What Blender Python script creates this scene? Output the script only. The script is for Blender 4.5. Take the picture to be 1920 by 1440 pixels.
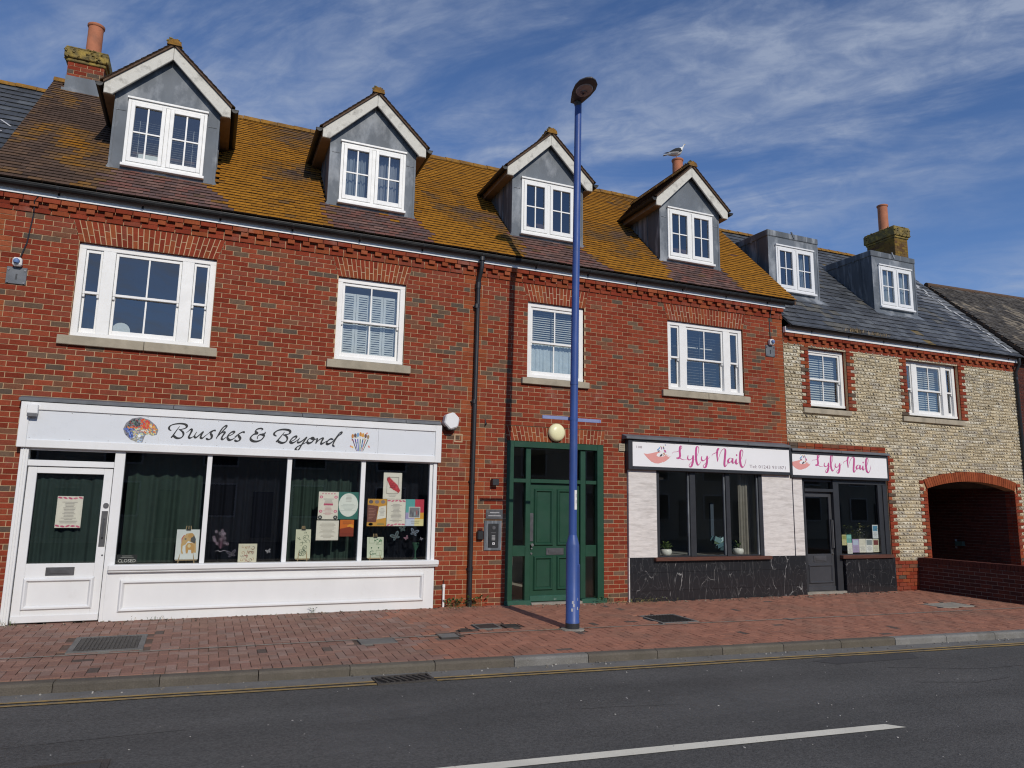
import bpy, math, random
from math import sin, cos, tan, pi, radians, sqrt, atan2, hypot, floor
from mathutils import Vector, Matrix
RND = random.Random(11)
for o in list(bpy.data.objects):
    bpy.data.objects.remove(o)
SC = bpy.context.scene
COL = SC.collection

# ------------------------------------------------------------------ camera
CAM = Vector((0.0, -11.4116, 1.6844))
YAW, PITCH, ROLL = 0.39715, 0.16243, 0.016538
FW = Vector((sin(YAW) * cos(PITCH), cos(YAW) * cos(PITCH), sin(PITCH)))
R0 = Vector((cos(YAW), -sin(YAW), 0.0))
U0 = R0.cross(FW)
RT = R0 * cos(ROLL) + U0 * sin(ROLL)
UP = U0 * cos(ROLL) - R0 * sin(ROLL)
cd = bpy.data.cameras.new('camera')
cd.sensor_width = 36.0
cd.lens = 1359.74 / 1920 * 36.0
cd.clip_start, cd.clip_end = 0.1, 3000.0
cam = bpy.data.objects.new('camera', cd)
COL.objects.link(cam)
mw = Matrix((RT, UP, -FW)).transposed().to_4x4()
mw.translation = CAM
cam.matrix_world = mw
SC.camera = cam

# ------------------------------------------------------------------ sky, sun, exposure
SUN_EL = radians(30.0)
SUN_DIR = Vector((-0.07, cos(SUN_EL), -sin(SUN_EL))).normalized()
W = bpy.data.worlds.new('World')
SC.world = W
W.use_nodes = True
wt = W.node_tree
wt.nodes.clear()
def wn(t): return wt.nodes.new(t)
out = wn('ShaderNodeOutputWorld')
bg = wn('ShaderNodeBackground')
sky = wn('ShaderNodeTexSky')
sky.sky_type = 'NISHITA'
sky.sun_disc = False
sky.sun_elevation = SUN_EL
sky.sun_rotation = pi
sky.air_density, sky.dust_density, sky.ozone_density = 0.85, 0.1, 3.0
tc = wn('ShaderNodeTexCoord')
sep = wn('ShaderNodeSeparateXYZ')
wt.links.new(tc.outputs['Generated'], sep.inputs[0])
def wmath(op, a, b=None):
    n = wn('ShaderNodeMath'); n.operation = op
    for i, v in enumerate((a, b)):
        if v is None: continue
        if isinstance(v, (int, float)): n.inputs[i].default_value = v
        else: wt.links.new(v, n.inputs[i])
    return n.outputs[0]
den = wmath('ADD', wmath('MAXIMUM', sep.outputs['Z'], 0.0), 0.22)
comb = wn('ShaderNodeCombineXYZ')
wt.links.new(wmath('DIVIDE', sep.outputs['X'], den), comb.inputs[0])
wt.links.new(wmath('DIVIDE', sep.outputs['Y'], den), comb.inputs[1])
def wnoise(scale, detail, rough, dist, rot, stretch, loc):
    mp = wn('ShaderNodeMapping')
    mp.vector_type = 'TEXTURE'
    mp.inputs['Rotation'].default_value = (0, 0, rot)
    mp.inputs['Scale'].default_value = tuple(1 / q for q in stretch)
    mp.inputs['Location'].default_value = loc
    wt.links.new(comb.outputs[0], mp.inputs[0])
    n = wn('ShaderNodeTexNoise')
    n.inputs['Scale'].default_value = scale
    n.inputs['Detail'].default_value = detail
    n.inputs['Roughness'].default_value = rough
    n.inputs['Distortion'].default_value = dist
    wt.links.new(mp.outputs[0], n.inputs['Vector'])
    return n.outputs['Fac']
def wramp(x, a, b):
    m = wn('ShaderNodeMapRange'); m.interpolation_type = 'SMOOTHSTEP'
    m.inputs[1].default_value, m.inputs[2].default_value = a, b
    wt.links.new(x, m.inputs[0])
    return m.outputs[0]
CLX, CLY = 7.3, 1.1
big = wramp(wnoise(0.9, 3, 0.5, 0.3, -0.4, (1, 1.2, 1), (CLX, CLY, 0)), 0.33, 0.60)
wisp = wramp(wnoise(2.7, 9, 0.62, 0.5, 2.35, (0.75, 1.9, 1), (9.49, .77, 0)), 0.32, 0.70)
fine = wramp(wnoise(11.0, 7, 0.62, 0.5, -0.6, (0.9, 1.4, 1), (5, 1, 0)), 0.28, 0.74)
cl = wmath('MULTIPLY', wmath('MULTIPLY', wmath('ADD', wmath('MULTIPLY', big, 0.8), 0.2), wisp), wmath('ADD', wmath('MULTIPLY', fine, 0.75), 0.38))
cl = wmath('MINIMUM', wmath('MULTIPLY', cl, 0.86), 0.66)
tint = wn('ShaderNodeMix'); tint.data_type = 'RGBA'; tint.blend_type = 'MULTIPLY'
tint.inputs[0].default_value = 1.0
wt.links.new(sky.outputs[0], tint.inputs[6])
tint.inputs[7].default_value = (0.80, 0.94, 1.16, 1)
mix = wn('ShaderNodeMix'); mix.data_type = 'RGBA'
wt.links.new(cl, mix.inputs[0])
wt.links.new(tint.outputs[2], mix.inputs[6])
mix.inputs[7].default_value = (4.0, 4.6, 5.8, 1)
wt.links.new(mix.outputs[2], bg.inputs[0])
bg.inputs[1].default_value = 0.10
wt.links.new(bg.outputs[0], out.inputs[0])

sl = bpy.data.lights.new('sun', 'SUN')
sl.energy = 2.95
sl.angle = radians(0.53)
sl.color = (1.0, 0.93, 0.83)
sun = bpy.data.objects.new('sun', sl)
sun.rotation_euler = SUN_DIR.to_track_quat('-Z', 'Y').to_euler()
sun.location = (0, -20, 20)
COL.objects.link(sun)
SC.view_settings.view_transform = 'Standard'
SC.view_settings.look = 'None'
SC.view_settings.exposure = 0.0
SC.view_settings.gamma = 1.0
SC.view_settings.use_curve_mapping = False
SC.cycles.pixel_filter_type = 'BLACKMAN_HARRIS'
SC.cycles.filter_width = 1.15
SC.cycles.max_bounces = 7
SC.cycles.transparent_max_bounces = 12
SC.cycles.sample_clamp_indirect = 6.0

# ------------------------------------------------------------------ materials
def nodes_of(m):
    m.use_nodes = True
    return m.node_tree
def pbr(name, base=None, rough=0.7, var=0.18, vs=6.0, bump=0.15, bs=60.0, metal=0.0, spec=0.4,
        stretch=(1, 1, 1), dirt=None, dscale=1.3, dlo=0.5, dhi=0.75, damt=0.6, fine=None, coat=0.0):
    """base None: colour comes from the mesh's own 'col' attribute. dirt: second colour in noise patches."""
    m = bpy.data.materials.new(name)
    t = nodes_of(m)
    b = t.nodes['Principled BSDF']
    geo = t.nodes.new('ShaderNodeNewGeometry')
    mp = t.nodes.new('ShaderNodeMapping'); mp.inputs['Scale'].default_value = stretch
    t.links.new(geo.outputs['Position'], mp.inputs[0])
    def noise(sc, det=5, rg=0.55):
        n = t.nodes.new('ShaderNodeTexNoise')
        n.inputs['Scale'].default_value = sc; n.inputs['Detail'].default_value = det
        n.inputs['Roughness'].default_value = rg
        t.links.new(mp.outputs[0], n.inputs['Vector'])
        return n.outputs['Fac']
    def rng(x, a, b_, c, d):
        r = t.nodes.new('ShaderNodeMapRange')
        r.inputs[1].default_value, r.inputs[2].default_value = a, b_
        r.inputs[3].default_value, r.inputs[4].default_value = c, d
        t.links.new(x, r.inputs[0]); return r.outputs[0]
    if base is None:
        a = t.nodes.new('ShaderNodeAttribute'); a.attribute_name = 'col'
        colr = a.outputs['Color']
    else:
        a = t.nodes.new('ShaderNodeRGB'); a.outputs[0].default_value = (*base, 1); colr = a.outputs[0]
    if dirt is not None:
        mx = t.nodes.new('ShaderNodeMix'); mx.data_type = 'RGBA'
        f = rng(noise(dscale, 7, 0.62), dlo, dhi, 0, damt)
        t.links.new(f, mx.inputs[0]); t.links.new(colr, mx.inputs[6]); mx.inputs[7].default_value = (*dirt, 1)
        colr = mx.outputs[2]
    f = rng(noise(vs), 0.25, 0.75, 1 - var, 1 + var)
    if fine:
        f2 = rng(noise(fine[0], 3, 0.7), 0.3, 0.7, 1 - fine[1], 1 + fine[1])
        mm = t.nodes.new('ShaderNodeMath'); mm.operation = 'MULTIPLY'
        t.links.new(f, mm.inputs[0]); t.links.new(f2, mm.inputs[1]); f = mm.outputs[0]
    vm = t.nodes.new('ShaderNodeVectorMath'); vm.operation = 'SCALE'
    t.links.new(colr, vm.inputs[0]); t.links.new(f, vm.inputs['Scale'])
    t.links.new(vm.outputs[0], b.inputs['Base Color'])
    b.inputs['Metallic'].default_value = metal
    b.inputs['Specular IOR Level'].default_value = spec
    if coat: b.inputs['Coat Weight'].default_value = coat
    rr = rng(noise(vs * 1.7), 0.2, 0.8, max(0.02, rough - 0.08), min(1, rough + 0.1))
    t.links.new(rr, b.inputs['Roughness'])
    if bump:
        bp = t.nodes.new('ShaderNodeBump'); bp.inputs['Strength'].default_value = bump
        bp.inputs['Distance'].default_value = 0.01
        t.links.new(noise(bs, 4, 0.65), bp.inputs['Height'])
        t.links.new(bp.outputs[0], b.inputs['Normal'])
    return m
def glass_mat(name, boost=1.0, rough=0.0, tintc=(0.93, 0.96, 0.95), wob=0.0):
    m = bpy.data.materials.new(name)
    t = nodes_of(m); t.nodes.clear()
    o = t.nodes.new('ShaderNodeOutputMaterial')
    tr = t.nodes.new('ShaderNodeBsdfTransparent'); tr.inputs[0].default_value = (*tintc, 1)
    gl = t.nodes.new('ShaderNodeBsdfGlossy'); gl.inputs['Roughness'].default_value = rough
    fr = t.nodes.new('ShaderNodeFresnel'); fr.inputs['IOR'].default_value = 1.52
    mu = t.nodes.new('ShaderNodeMath'); mu.operation = 'MULTIPLY'; mu.inputs[1].default_value = boost
    mu.use_clamp = True
    mx = t.nodes.new('ShaderNodeMixShader')
    t.links.new(fr.outputs[0], mu.inputs[0]); t.links.new(mu.outputs[0], mx.inputs[0])
    t.links.new(tr.outputs[0], mx.inputs[1]); t.links.new(gl.outputs[0], mx.inputs[2])
    t.links.new(mx.outputs[0], o.inputs[0])
    if wob:
        bp = t.nodes.new('ShaderNodeBump'); bp.inputs['Strength'].default_value = wob; bp.inputs['Distance'].default_value = 0.02
        n = t.nodes.new('ShaderNodeTexNoise'); n.inputs['Scale'].default_value = 2.6; n.inputs['Detail'].default_value = 1
        g = t.nodes.new('ShaderNodeNewGeometry'); t.links.new(g.outputs['Position'], n.inputs['Vector'])
        t.links.new(n.outputs['Fac'], bp.inputs['Height'])
        t.links.new(bp.outputs[0], gl.inputs['Normal'])
    return m
M = {}
M['brick'] = pbr('brick', None, 0.9, 0.16, 7, 0.35, 90, spec=0.12, fine=(45, 0.16), dirt=(0.50, 0.40, 0.35), dscale=1.5, dlo=.62, dhi=.82, damt=.30)
M['mortar'] = pbr('mortar', (0.465, 0.325, 0.195), 0.95, 0.15, 5, 0.3, 120, spec=0.1, dirt=(0.62, 0.55, 0.46), dscale=1.0, dlo=.55, dhi=.8, damt=.6)
M['mortar_dark'] = pbr('dark mortar', (0.24, 0.20, 0.17), 0.95, 0.2, 5, 0.3, 120, spec=0.1)
M['flint_mortar'] = pbr('buff mortar', (0.27, 0.225, 0.15), 0.95, 0.2, 3, 0.6, 60, spec=0.1, dirt=(0.33, 0.29, 0.23), dscale=0.9)  # colour darkened to paint in the shade between flint courses
M['flint'] = pbr('flint', None, 0.6, 0.22, 14, 0.5, 70, spec=0.35, fine=(70, 0.2))
M['tile'] = pbr('roof tile', None, 0.9, 0.2, 9, 0.5, 80, spec=0.15, fine=(60, 0.25))
M['slate'] = pbr('slate', None, 0.5, 0.22, 5, 0.25, 40, spec=0.45, dirt=(0.16, 0.165, 0.17), dscale=1.2, dlo=.5, dhi=.8, damt=.5, fine=(40, .15))
M['lead'] = pbr('lead sheet', (0.125, 0.142, 0.162), 0.6, 0.28, 2.3, 0.25, 9, metal=0.0, spec=0.3, dirt=(0.42, 0.44, 0.46), dscale=2.4, dlo=.50, dhi=.68, damt=.6, stretch=(1, 1, 0.55))
M['lead_dark'] = pbr('dark lead', (0.10, 0.112, 0.125), 0.6, 0.25, 2.5, 0.25, 9, spec=0.3, dirt=(0.36, 0.38, 0.40), dscale=2.6, dlo=.5, dhi=.66, damt=.7, stretch=(2.2, 2.2, 0.35))
M['lead_cap'] = pbr('lead capping', (0.13, 0.14, 0.152), 0.6, 0.2, 5, 0.3, 14, spec=.3, dirt=(0.24, 0.25, 0.26), dscale=4, damt=.4)
M['white'] = pbr('white gloss paint', (0.73, 0.735, 0.73), 0.42, 0.04, 3, 0.10, 18, spec=0.4, dirt=(0.50, 0.48, 0.43), dscale=5, dlo=.60, dhi=.85, damt=.32, stretch=(1, 1, .6))
M['white_frame'] = pbr('white window paint', (0.79, 0.785, 0.755), 0.45, 0.05, 6, 0.06, 20, dirt=(0.6, 0.57, 0.5), dscale=5, dlo=.6, dhi=.85, damt=.3)
M['weathered'] = pbr('weathered white timber', (0.62, 0.60, 0.535), 0.8, 0.12, 5, 0.3, 30, dirt=(0.22, 0.21, 0.185), dscale=5, dlo=.50, dhi=.70, damt=.75, stretch=(1.4, 1, 1.4))
M['soffit'] = pbr('brown soffit board', (0.22, 0.155, 0.10), 0.8, 0.2, 6, 0.2, 30)
M['black'] = pbr('black plastic', (0.018, 0.019, 0.021), 0.4, 0.2, 4, 0.06, 30, spec=0.5)
M['gutter'] = pbr('black gutter', (0.011, 0.012, 0.013), 0.5, 0.25, 4, 0.08, 30, spec=0.35, dirt=(0.045, 0.045, 0.043), dscale=3, damt=.5)
M['stone_sill'] = pbr('stone sill', (0.36, 0.315, 0.235), 0.9, 0.16, 5, 0.3, 50, dirt=(0.16, 0.14, 0.10), dscale=3, dlo=.5, dhi=.75, damt=.6)
M['terracotta'] = pbr('terracotta', (0.42, 0.155, 0.08), 0.8, 0.16, 6, 0.2, 30, dirt=(0.22, 0.10, 0.06), dscale=4)
M['moss'] = pbr('lichen covered cap', (0.15, 0.115, 0.045), 0.95, 0.3, 9, 0.9, 40, dirt=(0.33, 0.23, 0.05), dscale=7, dlo=.45, dhi=.6, damt=.8, fine=(60, .3))
M['ridge'] = pbr('lichen covered ridge', (0.27, 0.132, 0.018), 0.95, 0.3, 8, 0.9, 40, dirt=(0.12, 0.07, 0.03), dscale=6, dlo=.42, dhi=.62, damt=.75, fine=(60, .3))
M['green'] = pbr('green gloss paint', (0.016, 0.060, 0.035), 0.4, 0.10, 4, 0.06, 12, spec=0.3, dirt=(0.026, 0.064, 0.047), dscale=3, damt=.5)
M['green_worn'] = pbr('worn green paint', (0.024, 0.088, 0.058), 0.5, 0.15, 6, 0.15, 30, dirt=(0.42, 0.46, 0.42), dscale=8, dlo=.62, dhi=.74, damt=.7)
M['charcoal'] = pbr('charcoal paint', (0.03, 0.032, 0.036), 0.4, 0.12, 4, 0.06, 20)
M['charcoal_door'] = pbr('charcoal door paint', (0.052, 0.054, 0.060), 0.38, 0.1, 4, 0.06, 20, dirt=(0.12, 0.12, 0.125), dscale=5, dlo=.55, dhi=.85, damt=.35)
M['sign_white'] = pbr('sign panel white', (0.80, 0.80, 0.80), 0.35, 0.02, 3, 0.02, 10)
M['sign_grey'] = pbr('sign panel pale grey', (0.66, 0.685, 0.71), 0.3, 0.02, 3, 0.02, 10)
M['print'] = pbr('print', None, 0.55, 0.04, 20, 0.0)
M['ink'] = pbr('black lettering', (0.012, 0.014, 0.016), 0.4, 0.0, 5, 0)
M['pink'] = pbr('pink lettering', (0.52, 0.085, 0.26), 0.45, 0.12, 9, 0)
M['grey_ink'] = pbr('grey lettering', (0.22, 0.17, 0.19), 0.5, 0, 5, 0)
M['steel'] = pbr('dull steel', (0.16, 0.16, 0.165), 0.35, 0.15, 8, 0.05, 20, metal=0.7)
M['chrome'] = pbr('bright metal', (0.6, 0.6, 0.58), 0.25, 0.1, 8, 0, metal=0.9)
M['bluepole'] = pbr('blue paint', (0.036, 0.080, 0.27), 0.45, 0.14, 5, 0.10, 22, dirt=(0.085, 0.125, 0.27), dscale=4, dlo=.52, dhi=.78, damt=.6, stretch=(1, 1, .5))
M['bluefade'] = pbr('faded blue paint', (0.20, 0.24, 0.42), 0.6, 0.15, 8, 0.1, 30)
M['lamp_body'] = pbr('lamp housing', (0.055, 0.052, 0.055), 0.5, 0.2, 8, 0.1, 30)
M['lamp_lens'] = pbr('dusty lens', (0.30, 0.26, 0.25), 0.3, 0.25, 18, 0.1, 30)
M['cream_globe'] = pbr('cream globe', (0.82, 0.78, 0.47), 0.3, 0.03, 4, 0)
M['asphalt'] = pbr('asphalt', (0.096, 0.095, 0.091), 0.95, 0.10, 0.9, 0.9, 60, spec=0.15, dirt=(0.116, 0.112, 0.106), dscale=0.35, dlo=.42, dhi=.62, damt=.7, fine=(48, 0.34))
M['asphalt_dark'] = pbr('patched asphalt', (0.062, 0.061, 0.060), 0.9, 0.15, 2, 0.5, 160, fine=(120, .3))
M['asphalt_pale'] = pbr('scuffed asphalt', (0.117, 0.115, 0.111), 0.93, 0.2, 3, 0.5, 150, fine=(130, .35))
M['kerb'] = pbr('kerb concrete', None, 0.95, 0.16, 5, 0.5, 90, dirt=(0.10, 0.09, 0.065), dscale=2.4, dlo=.48, dhi=.72, damt=.55, fine=(90, .25))
M['channel'] = pbr('concrete channel', (0.165, 0.16, 0.148), 0.95, 0.2, 4, 0.5, 90, dirt=(0.11, 0.105, 0.095), dscale=3, fine=(100, .25))
M['concrete'] = pbr('concrete', (0.27, 0.25, 0.21), 0.95, 0.2, 5, 0.4, 80, fine=(80, .2))
M['yellow'] = pbr('yellow road paint', (0.33, 0.225, 0.085), 0.9, 0.2, 5, 0.3, 100, dirt=(0.13, 0.12, 0.10), dscale=7, dlo=.46, dhi=.70, damt=.85)
M['roadwhite'] = pbr('white road paint', (0.72, 0.69, 0.58), 0.85, 0.08, 5, 0.4, 100, dirt=(0.12, 0.115, 0.10), dscale=24, dlo=.66, dhi=.72, damt=.85)
M['paver'] = pbr('paver', None, 0.92, 0.18, 3, 0.4, 90, spec=0.2, dirt=(0.19, 0.135, 0.10), dscale=0.9, dlo=.5, dhi=.7, damt=.5, fine=(80, .22))
M['sandjoint'] = pbr('paving joint sand', (0.13, 0.09, 0.07), 1.0, 0.3, 3, 0.5, 90)
M['ground'] = pbr('ground', (0.16, 0.14, 0.11), 1.0, 0.2, 1, 0.3, 50)
M['iron'] = pbr('cast iron', (0.065, 0.06, 0.055), 0.6, 0.2, 6, 0.3, 60, metal=0.4)
M['marble_white'] = pbr('pale striated stone', (0.67, 0.635, 0.60), 0.4, 0.10, 5, 0.12, 20, stretch=(1.0, 1, 7), dirt=(0.42, 0.385, 0.355), dscale=2.2, dlo=.47, dhi=.70, damt=.7, fine=(14, .08))
M['wood'] = pbr('dark stained sill', (0.10, 0.04, 0.026), 0.45, 0.2, 5, 0.15, 30, stretch=(1, 6, 6))
M['room'] = pbr('room lining', None, 0.95, 0.06, 2, 0)
M['cloth'] = pbr('curtain cloth', None, 0.95, 0.12, 8, 0.2, 60, spec=0.1)
M['blind'] = pbr('blind slat', (0.62, 0.66, 0.66), 0.6, 0.06, 6, 0)
M['leaf'] = pbr('leaf', None, 0.7, 0.25, 20, 0.1, 40)
M['ceramic'] = pbr('white ceramic', (0.74, 0.74, 0.71), 0.3, 0.03, 5, 0)
M['feather'] = pbr('feathers', None, 0.85, 0.08, 30, 0.15, 90)
M['render'] = pbr('cream render', (0.50, 0.46, 0.37), 0.95, 0.12, 1, 0.1, 30)
def tracks(m):
    t = m.node_tree; b = t.nodes['Principled BSDF']; src = b.inputs['Base Color'].links[0].from_socket
    g = t.nodes.new('ShaderNodeNewGeometry'); d = t.nodes.new('ShaderNodeVectorMath'); d.operation = 'DOT_PRODUCT'
    d.inputs[1].default_value = (0.08, 1, 0); t.links.new(g.outputs['Position'], d.inputs[0])
    c = t.nodes.new('ShaderNodeCombineXYZ'); t.links.new(d.outputs['Value'], c.inputs[1])
    s = t.nodes.new('ShaderNodeSeparateXYZ'); t.links.new(g.outputs['Position'], s.inputs[0])
    k = t.nodes.new('ShaderNodeMath'); k.operation = 'MULTIPLY'; k.inputs[1].default_value = .10; t.links.new(s.outputs[0], k.inputs[0]); t.links.new(k.outputs[0], c.inputs[0])
    n = t.nodes.new('ShaderNodeTexNoise'); n.inputs['Scale'].default_value = 1.5; n.inputs['Detail'].default_value = 5; t.links.new(c.outputs[0], n.inputs['Vector'])
    r = t.nodes.new('ShaderNodeMapRange'); r.inputs[1].default_value, r.inputs[2].default_value, r.inputs[3].default_value, r.inputs[4].default_value = .3, .7, .86, 1.13
    t.links.new(n.outputs['Fac'], r.inputs[0])
    v = t.nodes.new('ShaderNodeVectorMath'); v.operation = 'SCALE'; t.links.new(src, v.inputs[0]); t.links.new(r.outputs[0], v.inputs['Scale']); t.links.new(v.outputs[0], b.inputs['Base Color'])
tracks(M['asphalt'])
M['glass'] = glass_mat('window glass', 4.3, 0.0, (0.9, 0.93, 0.92), 0.05)
M['shopglass'] = glass_mat('shop window glass', 2.1, 0.0, (0.92, 0.95, 0.94), 0.0)
def black_marble():
    m = bpy.data.materials.new('black veined marble')
    t = nodes_of(m); b = t.nodes['Principled BSDF']
    geo = t.nodes.new('ShaderNodeNewGeometry')
    mp = t.nodes.new('ShaderNodeMapping'); mp.inputs['Scale'].default_value = (1.0, 1.0, 0.34)
    mp.inputs['Rotation'].default_value = (0, 0.35, 0)
    t.links.new(geo.outputs['Position'], mp.inputs[0])
    n = t.nodes.new('ShaderNodeTexNoise'); n.inputs['Scale'].default_value = 2.0; n.inputs['Detail'].default_value = 5
    t.links.new(mp.outputs[0], n.inputs['Vector'])
    ad = t.nodes.new('ShaderNodeVectorMath'); ad.operation = 'MULTIPLY_ADD'
    t.links.new(n.outputs['Color'], ad.inputs[0]); ad.inputs[1].default_value = (0.5, 0.5, 0.5); t.links.new(mp.outputs[0], ad.inputs[2])
    v = t.nodes.new('ShaderNodeTexVoronoi'); v.feature = 'DISTANCE_TO_EDGE'; v.inputs['Scale'].default_value = 3.8
    t.links.new(ad.outputs[0], v.inputs['Vector'])
    n2 = t.nodes.new('ShaderNodeTexNoise'); n2.inputs['Scale'].default_value = 5.0; n2.inputs['Detail'].default_value = 3
    t.links.new(geo.outputs['Position'], n2.inputs['Vector'])
    r = t.nodes.new('ShaderNodeMapRange'); r.inputs[1].default_value, r.inputs[2].default_value, r.inputs[3].default_value, r.inputs[4].default_value = 0.0, 0.014, 1, 0
    t.links.new(v.outputs['Distance'], r.inputs[0])
    r2 = t.nodes.new('ShaderNodeMapRange'); r2.inputs[1].default_value, r2.inputs[2].default_value = 0.46, 0.66
    t.links.new(n2.outputs['Fac'], r2.inputs[0])
    mu = t.nodes.new('ShaderNodeMath'); mu.operation = 'MULTIPLY'
    t.links.new(r.outputs[0], mu.inputs[0]); t.links.new(r2.outputs[0], mu.inputs[1])
    mx = t.nodes.new('ShaderNodeMix'); mx.data_type = 'RGBA'
    t.links.new(mu.outputs[0], mx.inputs[0]); mx.inputs[6].default_value = (0.020, 0.021, 0.024, 1); mx.inputs[7].default_value = (0.42, 0.42, 0.41, 1)
    v2 = t.nodes.new('ShaderNodeTexVoronoi'); v2.feature = 'DISTANCE_TO_EDGE'; v2.inputs['Scale'].default_value = 8.5; t.links.new(ad.outputs[0], v2.inputs['Vector'])
    q = t.nodes.new('ShaderNodeMapRange'); q.inputs[1].default_value, q.inputs[2].default_value, q.inputs[3].default_value, q.inputs[4].default_value = 0, .02, .16, 0; t.links.new(v2.outputs['Distance'], q.inputs[0])
    m2 = t.nodes.new('ShaderNodeMix'); m2.data_type = 'RGBA'; t.links.new(q.outputs[0], m2.inputs[0]); t.links.new(mx.outputs[2], m2.inputs[6]); m2.inputs[7].default_value = (.3, .3, .3, 1)
    t.links.new(m2.outputs[2], b.inputs['Base Color'])
    b.inputs['Roughness'].default_value = 0.16
    return m
M['marble_black'] = black_marble()
def scuff():
    m = bpy.data.materials.new('scuffed road'); t = nodes_of(m); b = t.nodes['Principled BSDF']; o = t.nodes['Material Output']
    b.inputs['Base Color'].default_value = (.17, .167, .16, 1); b.inputs['Roughness'].default_value = .95
    c = t.nodes.new('ShaderNodeTexCoord'); s = t.nodes.new('ShaderNodeSeparateXYZ'); t.links.new(c.outputs['Generated'], s.inputs[0])
    def mth(op, x, y):
        n = t.nodes.new('ShaderNodeMath'); n.operation = op
        for i, v in enumerate((x, y)):
            if isinstance(v, (int, float)): n.inputs[i].default_value = v
            else: t.links.new(v, n.inputs[i])
        return n.outputs[0]
    def edge(x):
        e = mth('MULTIPLY', mth('MULTIPLY', x, mth('SUBTRACT', 1.0, x)), 4.0); r = t.nodes.new('ShaderNodeMapRange'); r.interpolation_type = 'SMOOTHSTEP'; r.inputs[1].default_value, r.inputs[2].default_value = .05, .75; t.links.new(e, r.inputs[0]); return r.outputs[0]
    n = t.nodes.new('ShaderNodeTexNoise'); n.inputs['Scale'].default_value = 5; n.inputs['Detail'].default_value = 8; n.inputs['Roughness'].default_value = .7; t.links.new(c.outputs['Object'], n.inputs['Vector'])
    r = t.nodes.new('ShaderNodeMapRange'); r.inputs[1].default_value, r.inputs[2].default_value = .35, .7; t.links.new(n.outputs['Fac'], r.inputs[0])
    f = mth('MULTIPLY', mth('MULTIPLY', edge(s.outputs[0]), edge(s.outputs[1])), mth('MULTIPLY', r.outputs[0], .55))
    tr = t.nodes.new('ShaderNodeBsdfTransparent'); x = t.nodes.new('ShaderNodeMixShader'); t.links.new(f, x.inputs[0]); t.links.new(tr.outputs[0], x.inputs[1]); t.links.new(b.outputs[0], x.inputs[2]); t.links.new(x.outputs[0], o.inputs[0])
    return m
M['scuff'] = scuff()

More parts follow.
